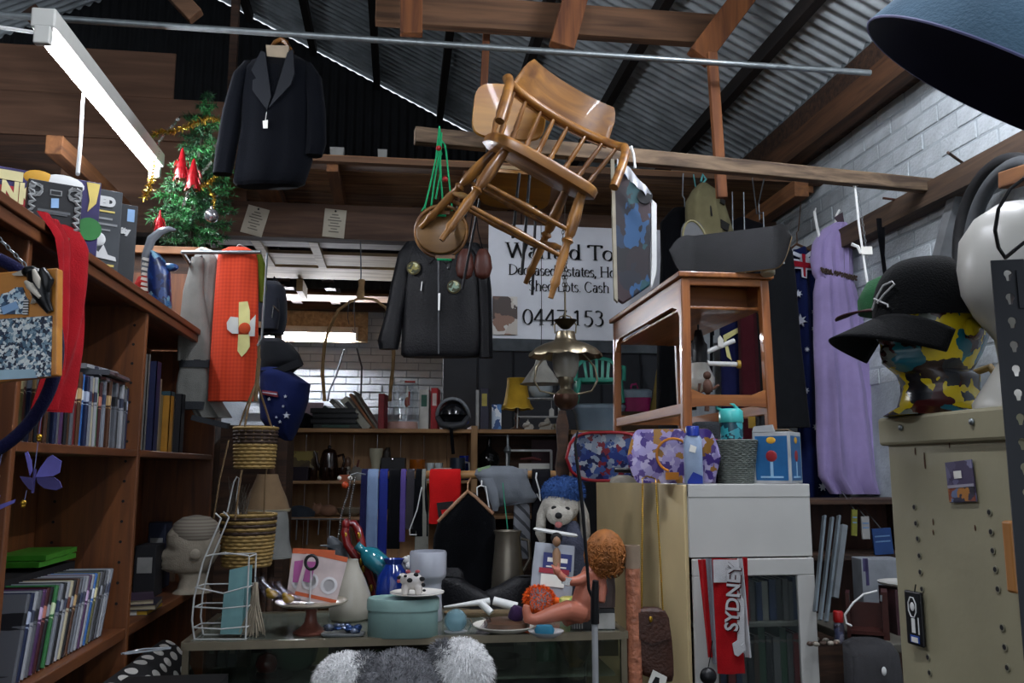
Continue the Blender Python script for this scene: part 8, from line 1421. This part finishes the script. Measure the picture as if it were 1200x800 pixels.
# things seen between the desk legs
o = Vector((ony(820, 440, 3.3)[0].x, 3.3, 0)); o.z = ony(820, 459, 3.3)[0].z; u = .0034; t = thing('white_bulb', 'large white bulb lamp with a black holder hanging under the desk', 'lamp', o); MB(u).lathe([(4, 0), (12, 3), (17, 10), (17.5, 16), (13, 26), (10, 34), (9, 36)], (0, 0, 0), 26).build('bulb', WHITEC, t); MB(u).lathe([(10, 34), (10, 56), (7, 60), (4, 74), (0, 74)], (0, 0, 0), 20).build('holder', BLACKP, t); MB(u).tube([(0, 0, 70), (0, 0, (KZ + DZ - .131 - o.z) / u)], 1.2, 6).build('cord', BLACKP, t); MB(u).box((-16, 0, 46), (9, 4, 8)).build('white_tag', PAPER, t)
o = Vector((ony(842, 420, 3.62)[0].x, 3.62, ony(842, 420, 3.62)[0].z)); u = .0037; t = thing('white_tube_frame', 'bent white plastic tube frame hanging under the desk', 'frame', o); mb = MB(u)
for pts in ([(-24, 0, 26), (-28, 0, 4), (-14, 0, 8), (20, 0, 22)], [(-26, 0, 2), (-12, 0, -6), (22, 0, -7)]): mb.tube(pts, 3, 10)
mb.build('tubes', WHITEP, t); MB(u).tube([(22, 0, -7), (26, 0, -7)], 5, 8).build('yellow_end', mat('yellow_block', '#a8862a'), t); MB(u).tube([(-10, 2, -40), (-8, 2, 0), (-6, 2, 50), (-6, 0, (KZ + DZ - .12 - o.z) / u)], 2, 8).build('black_strap', BLACKF, t); MB(u).prism([(-1, 14), (5, 13), (6, 22), (2, 28), (-1, 24)], -4, -3.5).build('price_tag', PAPER, t)
def shirt(label, px0, px1, y0, y1, Y, m, nm='hanging_shirt', yy=0):
    o = ony((px0 + px1) / 2, (y0 + y1) / 2, Y)[0]; u = Y * 1.04 / FP; t = thing(nm, label, 'shirt', o); mb = MB(u, (px0 + px1) / 2, (y0 + y1) / 2); mb.loft(mb.rpx([(y0 - 60, px0 + 8, px1 - 8, .4), (y0 - 30, px0, px1), (y1, px0 - 2, px1 + 2)], 10), 28, 2.4, 0, 1.6, 3, int(px0)).build('body', m, t); mb = MB(u, (px0 + px1) / 2, (y0 + y1) / 2); xm = (px0 + px1) / 2; mb.tube([mb.p(xm, y0 - 58), mb.p(xm, y0 - 80), mb.p(xm + 2, 214)], .8, 6).build('hanger_hook', STEEL, t); return t
shirt('navy jersey with a yellow collar hanging behind the desk', 846, 884, 384, 520, 4.36, fab('navy_jersey', '#14183e')); shirt('maroon jersey hanging beside the navy jersey behind the desk', 868, 890, 392, 520, 4.25, fab('maroon_jersey', '#3a1018'))
o = ony(862, 380, 3.95)[0]; tag(MB(.0041, 862, 400).ppx([(846, 392), (884, 372), (885, 377), (850, 398), (856, 425), (850, 420)], -1, 1).build('yellow_collar', fab('pale_yellow_cloth', '#8d8448'), loc=ony(862, 400, 4.31)[0], rz=FACE), 'pale yellow collar band lying along the navy jersey behind the desk', 'collar')
t = thing('dark_puppet', 'small brown puppet with dark limbs standing behind the front stretcher of the desk', 'puppet', (ony(832, 470, 3.0)[0].x, 3.02, ony(838, 462, 3.0)[0].z - .03)); mb = MB(.003); mb.ball((0, 0, 20), (6, 5, 10)).ball((0, 0, 34), 5).tube([(-4, 0, 16), (-12, 0, 10), (-10, -2, 24)], 2, 6).tube([(4, 0, 16), (14, 0, 22)], 2, 6).tube([(0, 0, 10), (-2, 0, -10)], 3, 6); mb.build('body', mat('brown_felt', '#4a3024', .8), t)
# ------------------------------------------------------------------ army green locker cabinet, heads, caps
LX = at(1035, 495, 1.72).x; ly0 = onx(1187, 486, LX)[0].y; ly1 = onx(1035, 492, LX)[0].y; LZ = onx(1035, 490, LX)[0].z
KH = mat('drab_green_paint', '#8f8a70', .5, 0, .1, 5, .05, 40); LW = .46; ldp = ly1 - ly0
lk = thing('steel_locker', 'drab green steel locker cabinet with rust streaks and punched holes', 'locker', (LX, (ly0 + ly1) / 2, 0), R(-90))   # local x runs towards the camera, -y faces the shop
RST = mat('rust_stain', '#4a2c1a', .9, 0, .3, 60)
MB().box((0, LW / 2, (LZ - .05) / 2), (ldp - .02, LW, LZ - .05)).build('body', KH, lk, bevel=.004); MB().box((0, LW / 2 - .004, LZ - .0275), (ldp + .012, LW + .012, .055)).build('lid', KH, lk, bevel=.006)
def lpx(px, py): p_ = onx(px, py, LX)[0]; return -(p_.y - (ly0 + ly1) / 2), p_.z
for px, py in ((1062, 501), (1146, 494)): x, z = lpx(px, py); MB().ball((x, -.012, z), (.006, .004, .006)).build('rivet', STEEL, lk)
mb = MB(); mb2 = MB()
for k, pts in enumerate((((1072, 594), (1074, 613), (1076, 631), (1078, 651), (1079, 670), (1081, 690), (1088, 770), (1090, 788)), ((1160, 600), (1162, 623), (1164, 645), (1167, 667), (1170, 690), (1175, 735), (1178, 758), (1181, 782)))):
    for px, py in pts: x, z = lpx(px, py); mb.lathe([(.0062, 0), (.0062, .0016), (.0045, .0018)], (0, 0, 0), 12, 0, Matrix.Translation((x, 0, z)) @ Rx(90)); mb2.lathe([(.0042, 0), (.0042, .002)], (0, 0, 0), 10, 0, Matrix.Translation((x, 0, z)) @ Rx(90))
stuff(mb.build('hole_rims', mat('worn_rim', '#7d7a66', .5), lk)); stuff(mb2.build('punched_holes', INK, lk))
mb = MB()
for px, py, w, h in ((1068, 511, 20, 5), (1140, 507, 36, 5), (1084, 540, 5, 24), (1073, 530, 4, 10), (1094, 612, 4, 10), (1094, 624, 4, 8), (1143, 618, 5, 6), (1113, 520, 3, 12)):
    x, z = lpx(px, py); q = .0008; rd = random.Random(px); mb.prism([(x + w * q * .5 * math.cos(a * .7) * rd.uniform(.5, 1.1), z + h * q * math.sin(a * .7) * rd.uniform(.4, 1.2)) for a in range(9)], -.0012, -.0002)
mb.build('rust_streaks', RST, lk)
x, z = lpx(1128, 564); t = thing('photo_magnet', 'photo postcard of rooftops stuck on the drab green locker', 'postcard', (LX - .0035, (ly0 + ly1) / 2 - x, z), (0, R(-4), R(-90))); q = onx(1128, 564, LX)[1]; MB().box((0, 0, 0), (.072, .002, .07)).build('card', patches('rooftop_print', ['#4a4560', '#5d5a78', '#3c3450', '#6a6a88'], 24, .4), t); MB().box((0, -.0014, -.022), (.07, .001, .024)).build('people_print', patches('people_print', ['#26263a', '#7a3a22', '#a06a2a', '#5a6a8a', '#1c1c28'], 60, .4), t); MB().box((-.004, -.0016, .012), (.02, .001, .013)).build('price_sticker', PAPER, t); MB().box((0, -.0014, -.008), (.07, .001, .006)).build('white_strip', mat('grey_strip', '#8d8a96', .5), t)
x, z = lpx(1077, 724); t = thing('luggage_tag', 'black plastic tag with a white emblem and blue panel hanging on the drab green locker', 'tag', (LX - .008, (ly0 + ly1) / 2 - x, z), R(-84)); MB().box((0, 0, 0), (.044, .008, .098)).build('plate', BLACKP, t, bevel=.003); MB().tube([(.011 * math.cos(a * .785 + .39), -.0048, .02 + .019 * math.sin(a * .785 + .39)) for a in range(8)], .0012, 5, closed=True).ball((0, -.0045, .021), (.006, .001, .008)).box((0, -.0045, -.013), (.009, .001, .026)).box((.014, -.0045, -.012), (.0022, .001, .03)).build('white_emblem', WHITEP, t); MB().box((.002, -.0045, -.037), (.024, .001, .013)).build('blue_panel', mat('tag_blue', '#2a4a9a', .4), t); MB().box((.002, -.0052, -.038), (.017, .001, .009)).build('white_panel', PAPER, t); MB().tube([(.006, -.002, .048), (.008, 0, .062)], .0012, 6).build('cord', BLACKF, t)
# painted display head
o = Vector((LX + .13, onx(1075, 490, LX)[0].y + .0, LZ + .001)); o.x = LX + .075; o.y = ly1 - .075
PH = patches('daubed_paint', ['#1a1a1e', '#c7b01c', '#155a6a', '#c9b41e', '#20242a', '#1f6a72', '#6a7068', '#c4ac1a', '#2a1a16', '#3d1414'], 26, .25)
ph_t = thing('painted_mannequin', 'polystyrene display head daubed with yellow, teal and black paint on the locker', 'head', o, R(-75)); hh_ = .29; head(MB(), hh_, .165, .24, nk=1.4).build('bust', PH, ph_t); MB().loft([(0, 0, .085, .01, .09), (.012, 0, .083, .01, .088), (.04, 0, .05, .01, .065)], 26).build('yellow_base', mat('yellow_paint', '#c9b21c', .25), ph_t)
BCAP = fab('black_cap_twill', '#0a0b0c', spec=.04); cpz = o + Vector((0, 0, 0)); bc_ = thing('black_baseball_cap', 'black baseball cap with a silver line emblem worn by the painted head', 'cap', o - Vector((0, 0, .02)), (0, 0, R(-75)))
mb = MB(); rows = []
def capd(a, v):
    th = a * 6.2832; ph = v * 1.5708; fx = math.sin(th); fy = -math.cos(th); r_ = max(math.cos(ph), 1e-4) ** .62; return (.097 * fx * r_, .005 + (.132 if fy < 0 else .14) * fy * r_, .205 + .128 * math.sin(ph) ** .9 - .02 * (fy * r_ > 0) * r_)
mb.sheet(capd, 40, 12, 0); mb.build('crown', BCAP, bc_); mb = MB()
def peak(a, v):
    th = (a - .5) * 2.3; r_ = .128 + .125 * v * math.cos(th * .78); return (.098 * math.sin(th) * (1 + .05 * v), -r_ * math.cos(th) * 1.0, .207 - .05 * v - .035 * (a - .5) ** 2 * 4 * (1 - .2 * v))
mb.sheet(peak, 24, 8, 0); mb.build('peak', BCAP, bc_, smooth=True); mb.v and None
md = bc_.children[1].modifiers.new('solid', 'SOLIDIFY'); md.thickness = .004
MB().ball((0, .005, .334), (.007, .007, .004)).build('button', BCAP, bc_); MB().tube([(-.03, -.128, .225), (-.015, -.128, .25), (.0, -.126, .268), (.02, -.124, .272), (.025, -.124, .266), (.005, -.130, .25), (-.012, -.132, .235)], .002, 6).tube([(-.02, -.131, .245), (.012, -.131, .228), (.014, -.132, .222)], .002, 6).build('silver_emblem', mat('silver_thread', '#a8a8a8', .4), bc_)
o2 = at(1040, 350, 1.86); gv = thing('green_visor_cap', 'green and maroon peaked cap tucked behind the black baseball cap', 'cap', o2, R(-75)); MB().loft([(-.03, 0, .075, .03, .09), (0, 0, .075, .03, .09), (.04, 0, .06, .035, .07), (.06, 0, .02, .04, .03)], 24).build('crown', fab('bottle_green_twill', '#1f4a2c'), gv); mb = MB(); mb.sheet(lambda a, v: (.07 * math.sin((a - .5) * 2.2), -.055 - .055 * v * math.cos((a - .5) * 1.8), -.03 - .012 * v - .02 * (a - .5) ** 2), 16, 6, 0, 0); k = mb.build('peak', fab('maroon_twill', '#3a1f20'), gv); md = k.modifiers.new('solid', 'SOLIDIFY'); md.thickness = .004
MB().bar(at(994, 366, 1.80) * 0 + Vector((0, .04, -.03)), Vector((0, .04, -(o2.z - LZ) )) if o2.z - LZ > .04 else Vector((0, .04, -.05)), .02, .02).build('stay', BLACKP, gv)
# white mannequin head, wide at the top
o = Vector((LX + .15, onx(1165, 488, LX)[0].y + .09, LZ + .001)); wm = thing('white_mannequin', 'tall smooth white mannequin head standing on the near end of the locker', 'head', o, R(-75)); MB().loft([(0, 0, .1, 0, .1), (.015, 0, .1, 0, .1), (.05, 0, .075, 0, .08), (.09, 0, .05, 0, .055), (.13, 0, .054, .0, .06), (.17, 0, .07, -.012, .09), (.21, 0, .082, -.014, .112), (.26, 0, .092, -.006, .12), (.31, 0, .09, 0, .116), (.35, 0, .07, .005, .09), (.375, 0, .035, .006, .05), (.38, 0, .01, .006, .015)], 40).build('bust', mat('smooth_white', '#a9a8a2', .35, 0, .03), wm)
t = thing('cane_hoop', 'cane carrying handle standing behind the white mannequin head', 'handle', Vector((LX + .2, ly1 - .02, LZ + .001)), R(-75)); MB().tube([(-.05, 0, 0), (-.05, 0, .05), (-.02, 0, .09), (.03, 0, .1), (.06, 0, .06), (.06, 0, 0)], .008, 8).build('cane', CN, t)
# slotted black shelf upright, close to the camera on the right
up = at(1207, 620, 1.06); su = thing('slotted_upright', 'black slotted steel shelving upright at the right edge', 'upright', (up.x, up.y, 0), R(-20)); SBK = mat('black_steel', '#24272c', .5, .3, .1); zt = at(1175, 293, 1.06).z; mb = MB(); sl_ = zt
HW = .019; zz = zt; nh = 34; ph_ = .031
MB().box((-HW + .003, 0, zt / 2), (.006, .003, zt)).box((HW - .003, 0, zt / 2), (.006, .003, zt)).build('flange_edge', SBK, su)
for i in range(nh):
    z0_ = zt - i * ph_; 
    if z0_ < .8: break
    MB().box((0, 0, z0_ - .006), (HW * 2 - .012, .003, .012)).build('web', SBK, su) if i == 0 else None
    if i == 0: web = su.children[-1]
    else:
        k = web.copy(); C.objects.link(k); k.location = (0, 0, -i * ph_)
    z1_ = z0_ - .012
    if i == 0:
        mb = MB(); hw2 = HW - .006; zc_, zb_ = z1_, z1_ - (ph_ - .012)
        key = [(.0052 * math.cos(a), (zc_ - .0065) + .0052 * math.sin(a)) for a in [R(-50 + 280 * q / 12) for q in range(13)]] + [(-.0022, zb_ + .003), (.0022, zb_ + .003)]
        outer = [(-hw2, zc_), (hw2, zc_), (hw2, zb_), (-hw2, zb_)]
        for sgn in (-1, 1):
            ks = sorted([p_ for p_ in key if p_[0] * sgn >= -1e-4], key=lambda p_: -p_[1]); ks = [(0, max(p_[1] for p_ in key))] + ks + [(0, zb_ + .003)]
            poly = [(0, zc_), (sgn * hw2, zc_), (sgn * hw2, zb_), (0, zb_)] + ks[::-1]; mb.prism(poly, -.0015, .0015)
        kw_ = mb.build('keyhole_web', SBK, su)
    else:
        k = kw_.copy(); C.objects.link(k); k.location = (0, 0, -i * ph_)
MB().box((HW, .02, zt / 2), (.003, .04, zt)).build('side_flange', SBK, su); MB().box((HW + .1, .01, zt - .04), (.22, .03, .05)).build('shelf_beam', SBK, su); MB().box((0, .012, .03), (.05, .04, .06)).build('foot', SBK, su)
wl = at(1175, 300, 1.02); tag(MB().tube([at(1205, 205, 1.0), at(1183, 222, 1.0), at(1170, 245, 1.0), at(1166, 270, 1.0), at(1170, 290, 1.02), at(1178, 302, 1.05)], .0022, 6).tube([at(1178, 302, 1.05), at(1190, 292, 1.0), at(1206, 280, 1.0)], .0024, 6).build('black_wire', BLACKP), 'black wire loop tied to the top of the slotted shelf upright', 'wire')
tag(MB().box((0, 0, 0), (.02, .02, .11)).build('wooden_grip', wood('orange_handle', '#8a5a2a', '#b07a42', 'Z', 3, .5), loc=onx(1188, 652, LX - .012)[0] + Vector((0, 0, 0)), rz=R(6), bevel=.004), 'orange brown wooden handle hanging beside the slotted upright', 'handle')
# big blue hat close to the camera, top right
o = at(1212, 120, .80); hat = thing('blue_sun_hat', 'large blue denim sun hat with a navy lining hanging close at the top right', 'hat', o, pose(1212, Ry(37), Rx(8))); u = .000746; DN = fab('blue_grey_denim', '#5d7a90', var=.2); NV = mat('navy_lining', '#1a1a44', .6, 0, .1)
n = 56
def ring_(r_, z): return [(r_ * math.cos(6.2832 * j / n), r_ * math.sin(6.2832 * j / n), z + 4 * (r_ / 228) ** 3 * math.sin(12.566 * j / n)) for j in range(n)]
OUT = [(228, 0), (214, 34), (190, 62), (150, 84), (124, 92), (112, 130), (96, 176), (60, 200), (.5, 206)]
for m_, nm, rows in ((DN, 'outer_cloth', OUT), (NV, 'lining', [(r_ - 3 if r_ > 3 else r_, z - 2) for r_, z in OUT][::-1])):
    vs = []; fs = []; mb = MB(u)
    for r_, z in rows: vs += ring_(r_, z)
    for i in range(len(rows) - 1):
        for j in range(n): fs.append((i * n + j, i * n + (j + 1) % n, (i + 1) * n + (j + 1) % n, (i + 1) * n + j))
    mb.add(vs, fs, 0, True).build(nm, m_, hat)
MB(u).tube(ring_(227, -1), 1.7, 6, closed=True).build('piping', mat('lilac_piping', '#7d80b0', .6), hat)
k = o + hat.rotation_euler.to_matrix() @ Vector((0, 0, 205 * u)); tag(MB().tube([k, (k.x, k.y, roof_z(k.x) - .02)], .003, 6).build('hat_string', BLACKF), 'thin dark string holding the blue sun hat up to the roof', 'string')
# tyres on the wall rail, nail
for i, (px, py, X, r_, lb) in enumerate(((1176, 284, 2.20, .30, 'black rubber bicycle tyre hanging on the wall rail, nearer of the two'), (1190, 288, 2.09, .28, 'grey black bicycle tyre against the wall behind the other tyre'))):
    o = onx(px, py, X)[0]; mb = MB(); mb.tube([(0, r_ * math.cos(a * .131), r_ * math.sin(a * .131)) for a in range(48)], .026, 10, closed=True); tag(mb.build('bicycle_tyre', mat('tyre_rubber', '#141517', .7, 0, .2) if i == 0 else mat('old_tyre_rubber', '#3a3d40', .8), loc=o, rz=R(-6)), lb, 'tyre', 'bicycle tyres')
q = onx(1131, 193, 2.34)[0]; tag(MB().tube([q, q + Vector((-.16, -.12, 0))], .006, 8).build('wall_peg', DARKT), 'dark metal peg sticking out of the white brick wall above the tyres', 'peg'); q = onx(1068, 236, 2.34)[0]; tag(MB().tube([q, q + Vector((-.14, 0, .01))], .006, 8).build('wall_nail', mat('rusty_nail', '#3a1f14', .8)), 'long rusty nail in the wall below the beam end', 'nail')
tag(MB().bar(onx(1178, 212, 1.8)[0], onx(1230, 196, 1.8)[0], .05, .05).build('rail_block', RAFTY, bevel=.004), 'short orange brown timber block jutting in at the right above the white head', 'timber')
# ------------------------------------------------------------------ the gap between cabinet and locker
gy = 3.4; tb = thing('side_table', 'cluttered grey topped side table between the cabinet and the locker', 'table', (1.9, 3.1, 0), 0); zq = at(1010, 745, 3.0).z
MB().box((0, 0, zq - .015), (.62, .62, .03)).build('table_top', mat('dusty_laminate', '#4d4a42', .7, 0, .2), tb, bevel=.004)
for x in (-1, 1):
    for y in (-1, 1): MB().box((x * .28, y * .28, (zq - .03) / 2), (.04, .04, zq - .03)).build('leg', mat('grey_table_leg', '#55534c', .6), tb)
bcs = thing('wall_cupboard', 'dark reddish brown open cupboard behind the side table', 'cupboard', (2.0, 3.72, 0), 0); zc1 = at(1000, 655, 3.6).z
MB().box((0, .2, .7), (.7, .02, 1.3)).build('back', wood('red_brown_board', '#2e150c', '#44220f', 'Z', 3, .6), bcs); MB().box((-.34, .05, .68), (.02, .3, 1.36)).build('side', DARKT, bcs); MB().box((.34, .05, .68), (.02, .3, 1.36)).build('side', DARKT, bcs)
for z in (zc1, 1.36): MB().box((0, .05, z - .01), (.66, .28, .02)).build('shelf', DARKT, bcs)
MB().box((0, .05, .4), (.66, .28, .78)).build('lower_box', DARKT, bcs)
o = Vector((ony(1036, 632, 3.62)[0].x, 3.62, zc1 + .0)); 
for i, (px, py, w, h, c, lb) in enumerate(((1034, 634, 22, 30, '#1d3a6a', 'blue striped packet hanging in the dark cupboard'), (1014, 618, 9, 26, '#8a8a88', 'slim white packet hanging beside the blue striped packet'), (1001, 612, 6, 30, '#6a6a24', 'thin olive green packet hanging beside the slim white packet'))):
    q, u = ony(px, py, 3.62); t = thing('hanging_packet', lb, 'packet', q, (0, R(4 * i - 4), FACE)); MB(u).box((0, 0, 0), (w, 3, h)).build('packet', mat('gap_pk_%d' % i, c, .45), t); MB(u).box((0, -1.7, 0), (w * .8, .4, 1.5)).box((0, -1.7, h * .2), (w * .8, .4, 1.5)).build('stripes', mat('pale_stripe', '#5a7aa0' if i == 0 else '#55554f', .5), t); MB(u).tube([(0, 0, h / 2), (0, 40, h / 2 + 20)], .7, 5).build('hook', STEEL, t)
q, u = atz_y(1018, 3.5, zc1); q = at(1018, 690, 3.35); t = thing('white_carton', 'white carton with small purple print standing on the side table', 'box', (q.x + .06, 3.28, zq)); hW = at(1018, 655, 3.35).z - zq; MB().box((0, 0, hW / 2), (.16, .1, hW)).build('carton', mat('carton_white2', '#7d8288', .5), t, bevel=.003); MB().box((-.065, -.051, hW * .9), (.02, .001, .05)).box((-.06, -.051, hW * .78), (.012, .001, .1)).build('purple_print', mat('purple_print', '#3a3558', .5), t)
t = thing('serving_plate', 'white plate on a dark box on the side table by the locker', 'plate', (at(1048, 684, 3.1).x + .05, 2.98, zq)); zz = at(1048, 688, 3.1).z - zq; MB().box((0, 0, zz / 2), (.16, .14, zz)).build('dark_box', mat('plum_card', '#3a1f26'), t); MB().lathe([(.05, zz), (.1, zz + .012), (.105, zz + .02), (.08, zz + .018), (0, zz + .012)], (0, 0, 0), 28).build('plate', WHITEC, t)
q = at(1022, 718, 2.95); t = thing('wooden_rack', 'dark red wooden letter rack standing on the side table', 'rack', (q.x + .01, 2.92, zq), R(-30)); MB().box((-.06, 0, .075), (.012, .1, .15)).build('side_panel', mat('mahogany', '#351510', .4), t); MB().box((.06, 0, .08), (.02, .1, .16)).build('side_panel', mat('mahogany', '#351510'), t); MB().box((0, .0, .02), (.12, .1, .012)).box((0, .045, .06), (.12, .01, .1)).build('tray', mat('mahogany', '#351510'), t); MB().tube([(.05, -.052, .15), (.048, -.056, .13)], .004, 6).build('metal_clip', STEEL, t)
tag(MB().tube([at(1028, 692, 2.82), at(1012, 696, 2.82), at(1000, 706, 2.82), at(990, 720, 2.82), at(992, 730, 2.82), at(998, 733, 2.8)], .0035, 6).build('white_flex', WHITEP), 'white electric flex curving over the dark red letter rack', 'cord')
q = at(983, 736, 2.85); t = thing('red_cap_bottle', 'small dark bottle with a bright red cap on the side table', 'bottle', (q.x + .02, 2.83, zq)); MB().lathe([(.016, 0), (.017, .004), (.017, .06), (.013, .068), (.013, .07)], (0, 0, 0), 18).build('body', patches('dark_bottle_print', ['#1e2236', '#3a3f58', '#6a6a78', '#26202c'], 40, .3), t); MB().lathe([(.016, .068), (.017, .07), (.017, .1), (.014, .104), (0, .104)], (0, 0, 0), 18).build('cap', mat('bright_red_cap', '#a01818', .35), t)
mb = MB(); rd = random.Random(31)
for i in range(14): mb.ball((rd.uniform(-.07, .07), rd.uniform(-.05, .05), .008), (.012, .01, .008), 8, 5, rd.randint(0, 1))
stuff(tag(mb.build('shell_pile', [mat('pale_shells', '#8a8478', .5), mat('brown_shells', '#4a3a30', .5)], loc=(at(970, 742, 2.8).x + .03, 2.82, zq), rz=FACE), 'scatter of small pale and brown shells on the corner of the side table', 'shells'))
for i, (a, b) in enumerate((((966, 604), (955, 716)), ((975, 606), (961, 726)), ((983, 604), (968, 728)))):
    tag(MB().bar(at(*a, 3.0), at(b[0], b[1], 2.82), .008, .016, 0, (0, 1, 0)).build('steel_track', mat('bright_steel', '#7d868c', .35, .8)), 'slotted steel shelf track leaning beside the cabinet, %s of three' % ['leftmost', 'middle', 'rightmost'][i], 'track', 'steel shelf tracks')
tag(MB().bar(at(989, 615, 3.1), at(978, 700, 3.0), .02, .02, 0, (0, 1, 0)).build('grey_pole', mat('pale_pole', '#6a7074', .5)), 'pale grey pole leaning behind the steel shelf tracks', 'pole')
t = thing('grey_cloth', 'heap of dark grey cloth over the corner of the side table', 'cloth', (at(1035, 760, 2.7).x, 2.74, zq + .001)); MB().loft([(-.35, .02, .1, 0, .04), (-.2, .02, .1, -.01, .045), (-.02, .02, .09, .01, .05), (.008, .02, .08, .04, .05), (.02, .02, .05, .05, .03)], 32, 2.2, 0, .012, 4).build('cloth', fab('dark_grey_cloth', '#2e2e30'), t); MB().ball((.03, -.06, -.06), (.008, .004, .014)).build('pale_spot', WHITEP, t)
t = thing('dark_crate', 'dark crate with bundles under the side table', 'crate', (1.9, 3.0, 0)); MB().box((0, 0, .25), (.46, .4, .5)).build('crate', mat('black_chest', '#0c0b0c'), t); MB().ball((-.1, -.1, .55), (.12, .1, .09)).ball((.1, -.08, .54), (.1, .1, .08)).build('bundles', fab('slate_cloth', '#2c323a'), t)
# ------------------------------------------------------------------ pieces that belong to a part become its sub-parts
SUBS = {'carton': ('label', 'blue_panel', 'red_ball_print', 'orange_star_print', 'pale_print', 'flap', 'top_flap', 'white_label', 'barcode', 'purple_print', 'red_panel', 'yellow_strip', 'green_badge', 'yellow_emblem', 'cartoon_cloud', 'scroll_border', 'title_box', 'price_sticker', 'text_lines', 'yellow_rule', 'shoe_drawing', 'lettering'),
 'board': ('team_photo', 'caption_strip', 'player_photo', 'barcode_label', 'magpie', 'price_sticker'), 'crown': ('button', 'silver_emblem', 'peak'), 'flap': ('clasp',), 'lid': ('loop', 'handle', 'rivet'), 'shade': ('braid_trim', 'trim'), 'head': ('nose', 'eyes', 'tongue', 'ear', 'fuzzy_hat'), 'hanger': ('hanger_hook',),
 'banner_sheet': ('lettering', 'photo_print'), 'card': ('printed_lines', 'pin', 'black_mark', 'price_sticker', 'people_print', 'white_strip', 'cream_shape'), 'plate': ('white_emblem', 'blue_panel', 'white_panel'), 'bag': ('blue_card', 'red_stripe', 'white_panel', 'white_rule', 'flower'), 'cloth': ('union_jack', 'stars'), 'cover': ('spine_label',), 'backing_card': ('orange_band', 'clear_blister', 'pink_clip'),
 'cup': ('handle',), 'jar': ('tap', 'red_trim'), 'seat_disc': ('rim_band', 'cleat', 'rope_loop'), 'deck': ('edge_strip', 'black_dot'), 'underside': ('truck',), 'pot': ('handle',), 'bodice': ('shoulder_ruffle',)}
for t in [o for o in C.objects if o.parent is None and 'category' in o]:
    ch = {c.name.split('.')[0]: c for c in t.children}
    for p_, kids in SUBS.items():
        p = ch.get(p_)
        if p is None or p.location.length > 1e-6 or any(p.rotation_euler): continue
        mv = [c for c in t.children if c is not p and c.name.split('.')[0] in kids and not c.children]
        if len(t.children) - len(mv) < 2: continue
        for c in mv: c.parent = p
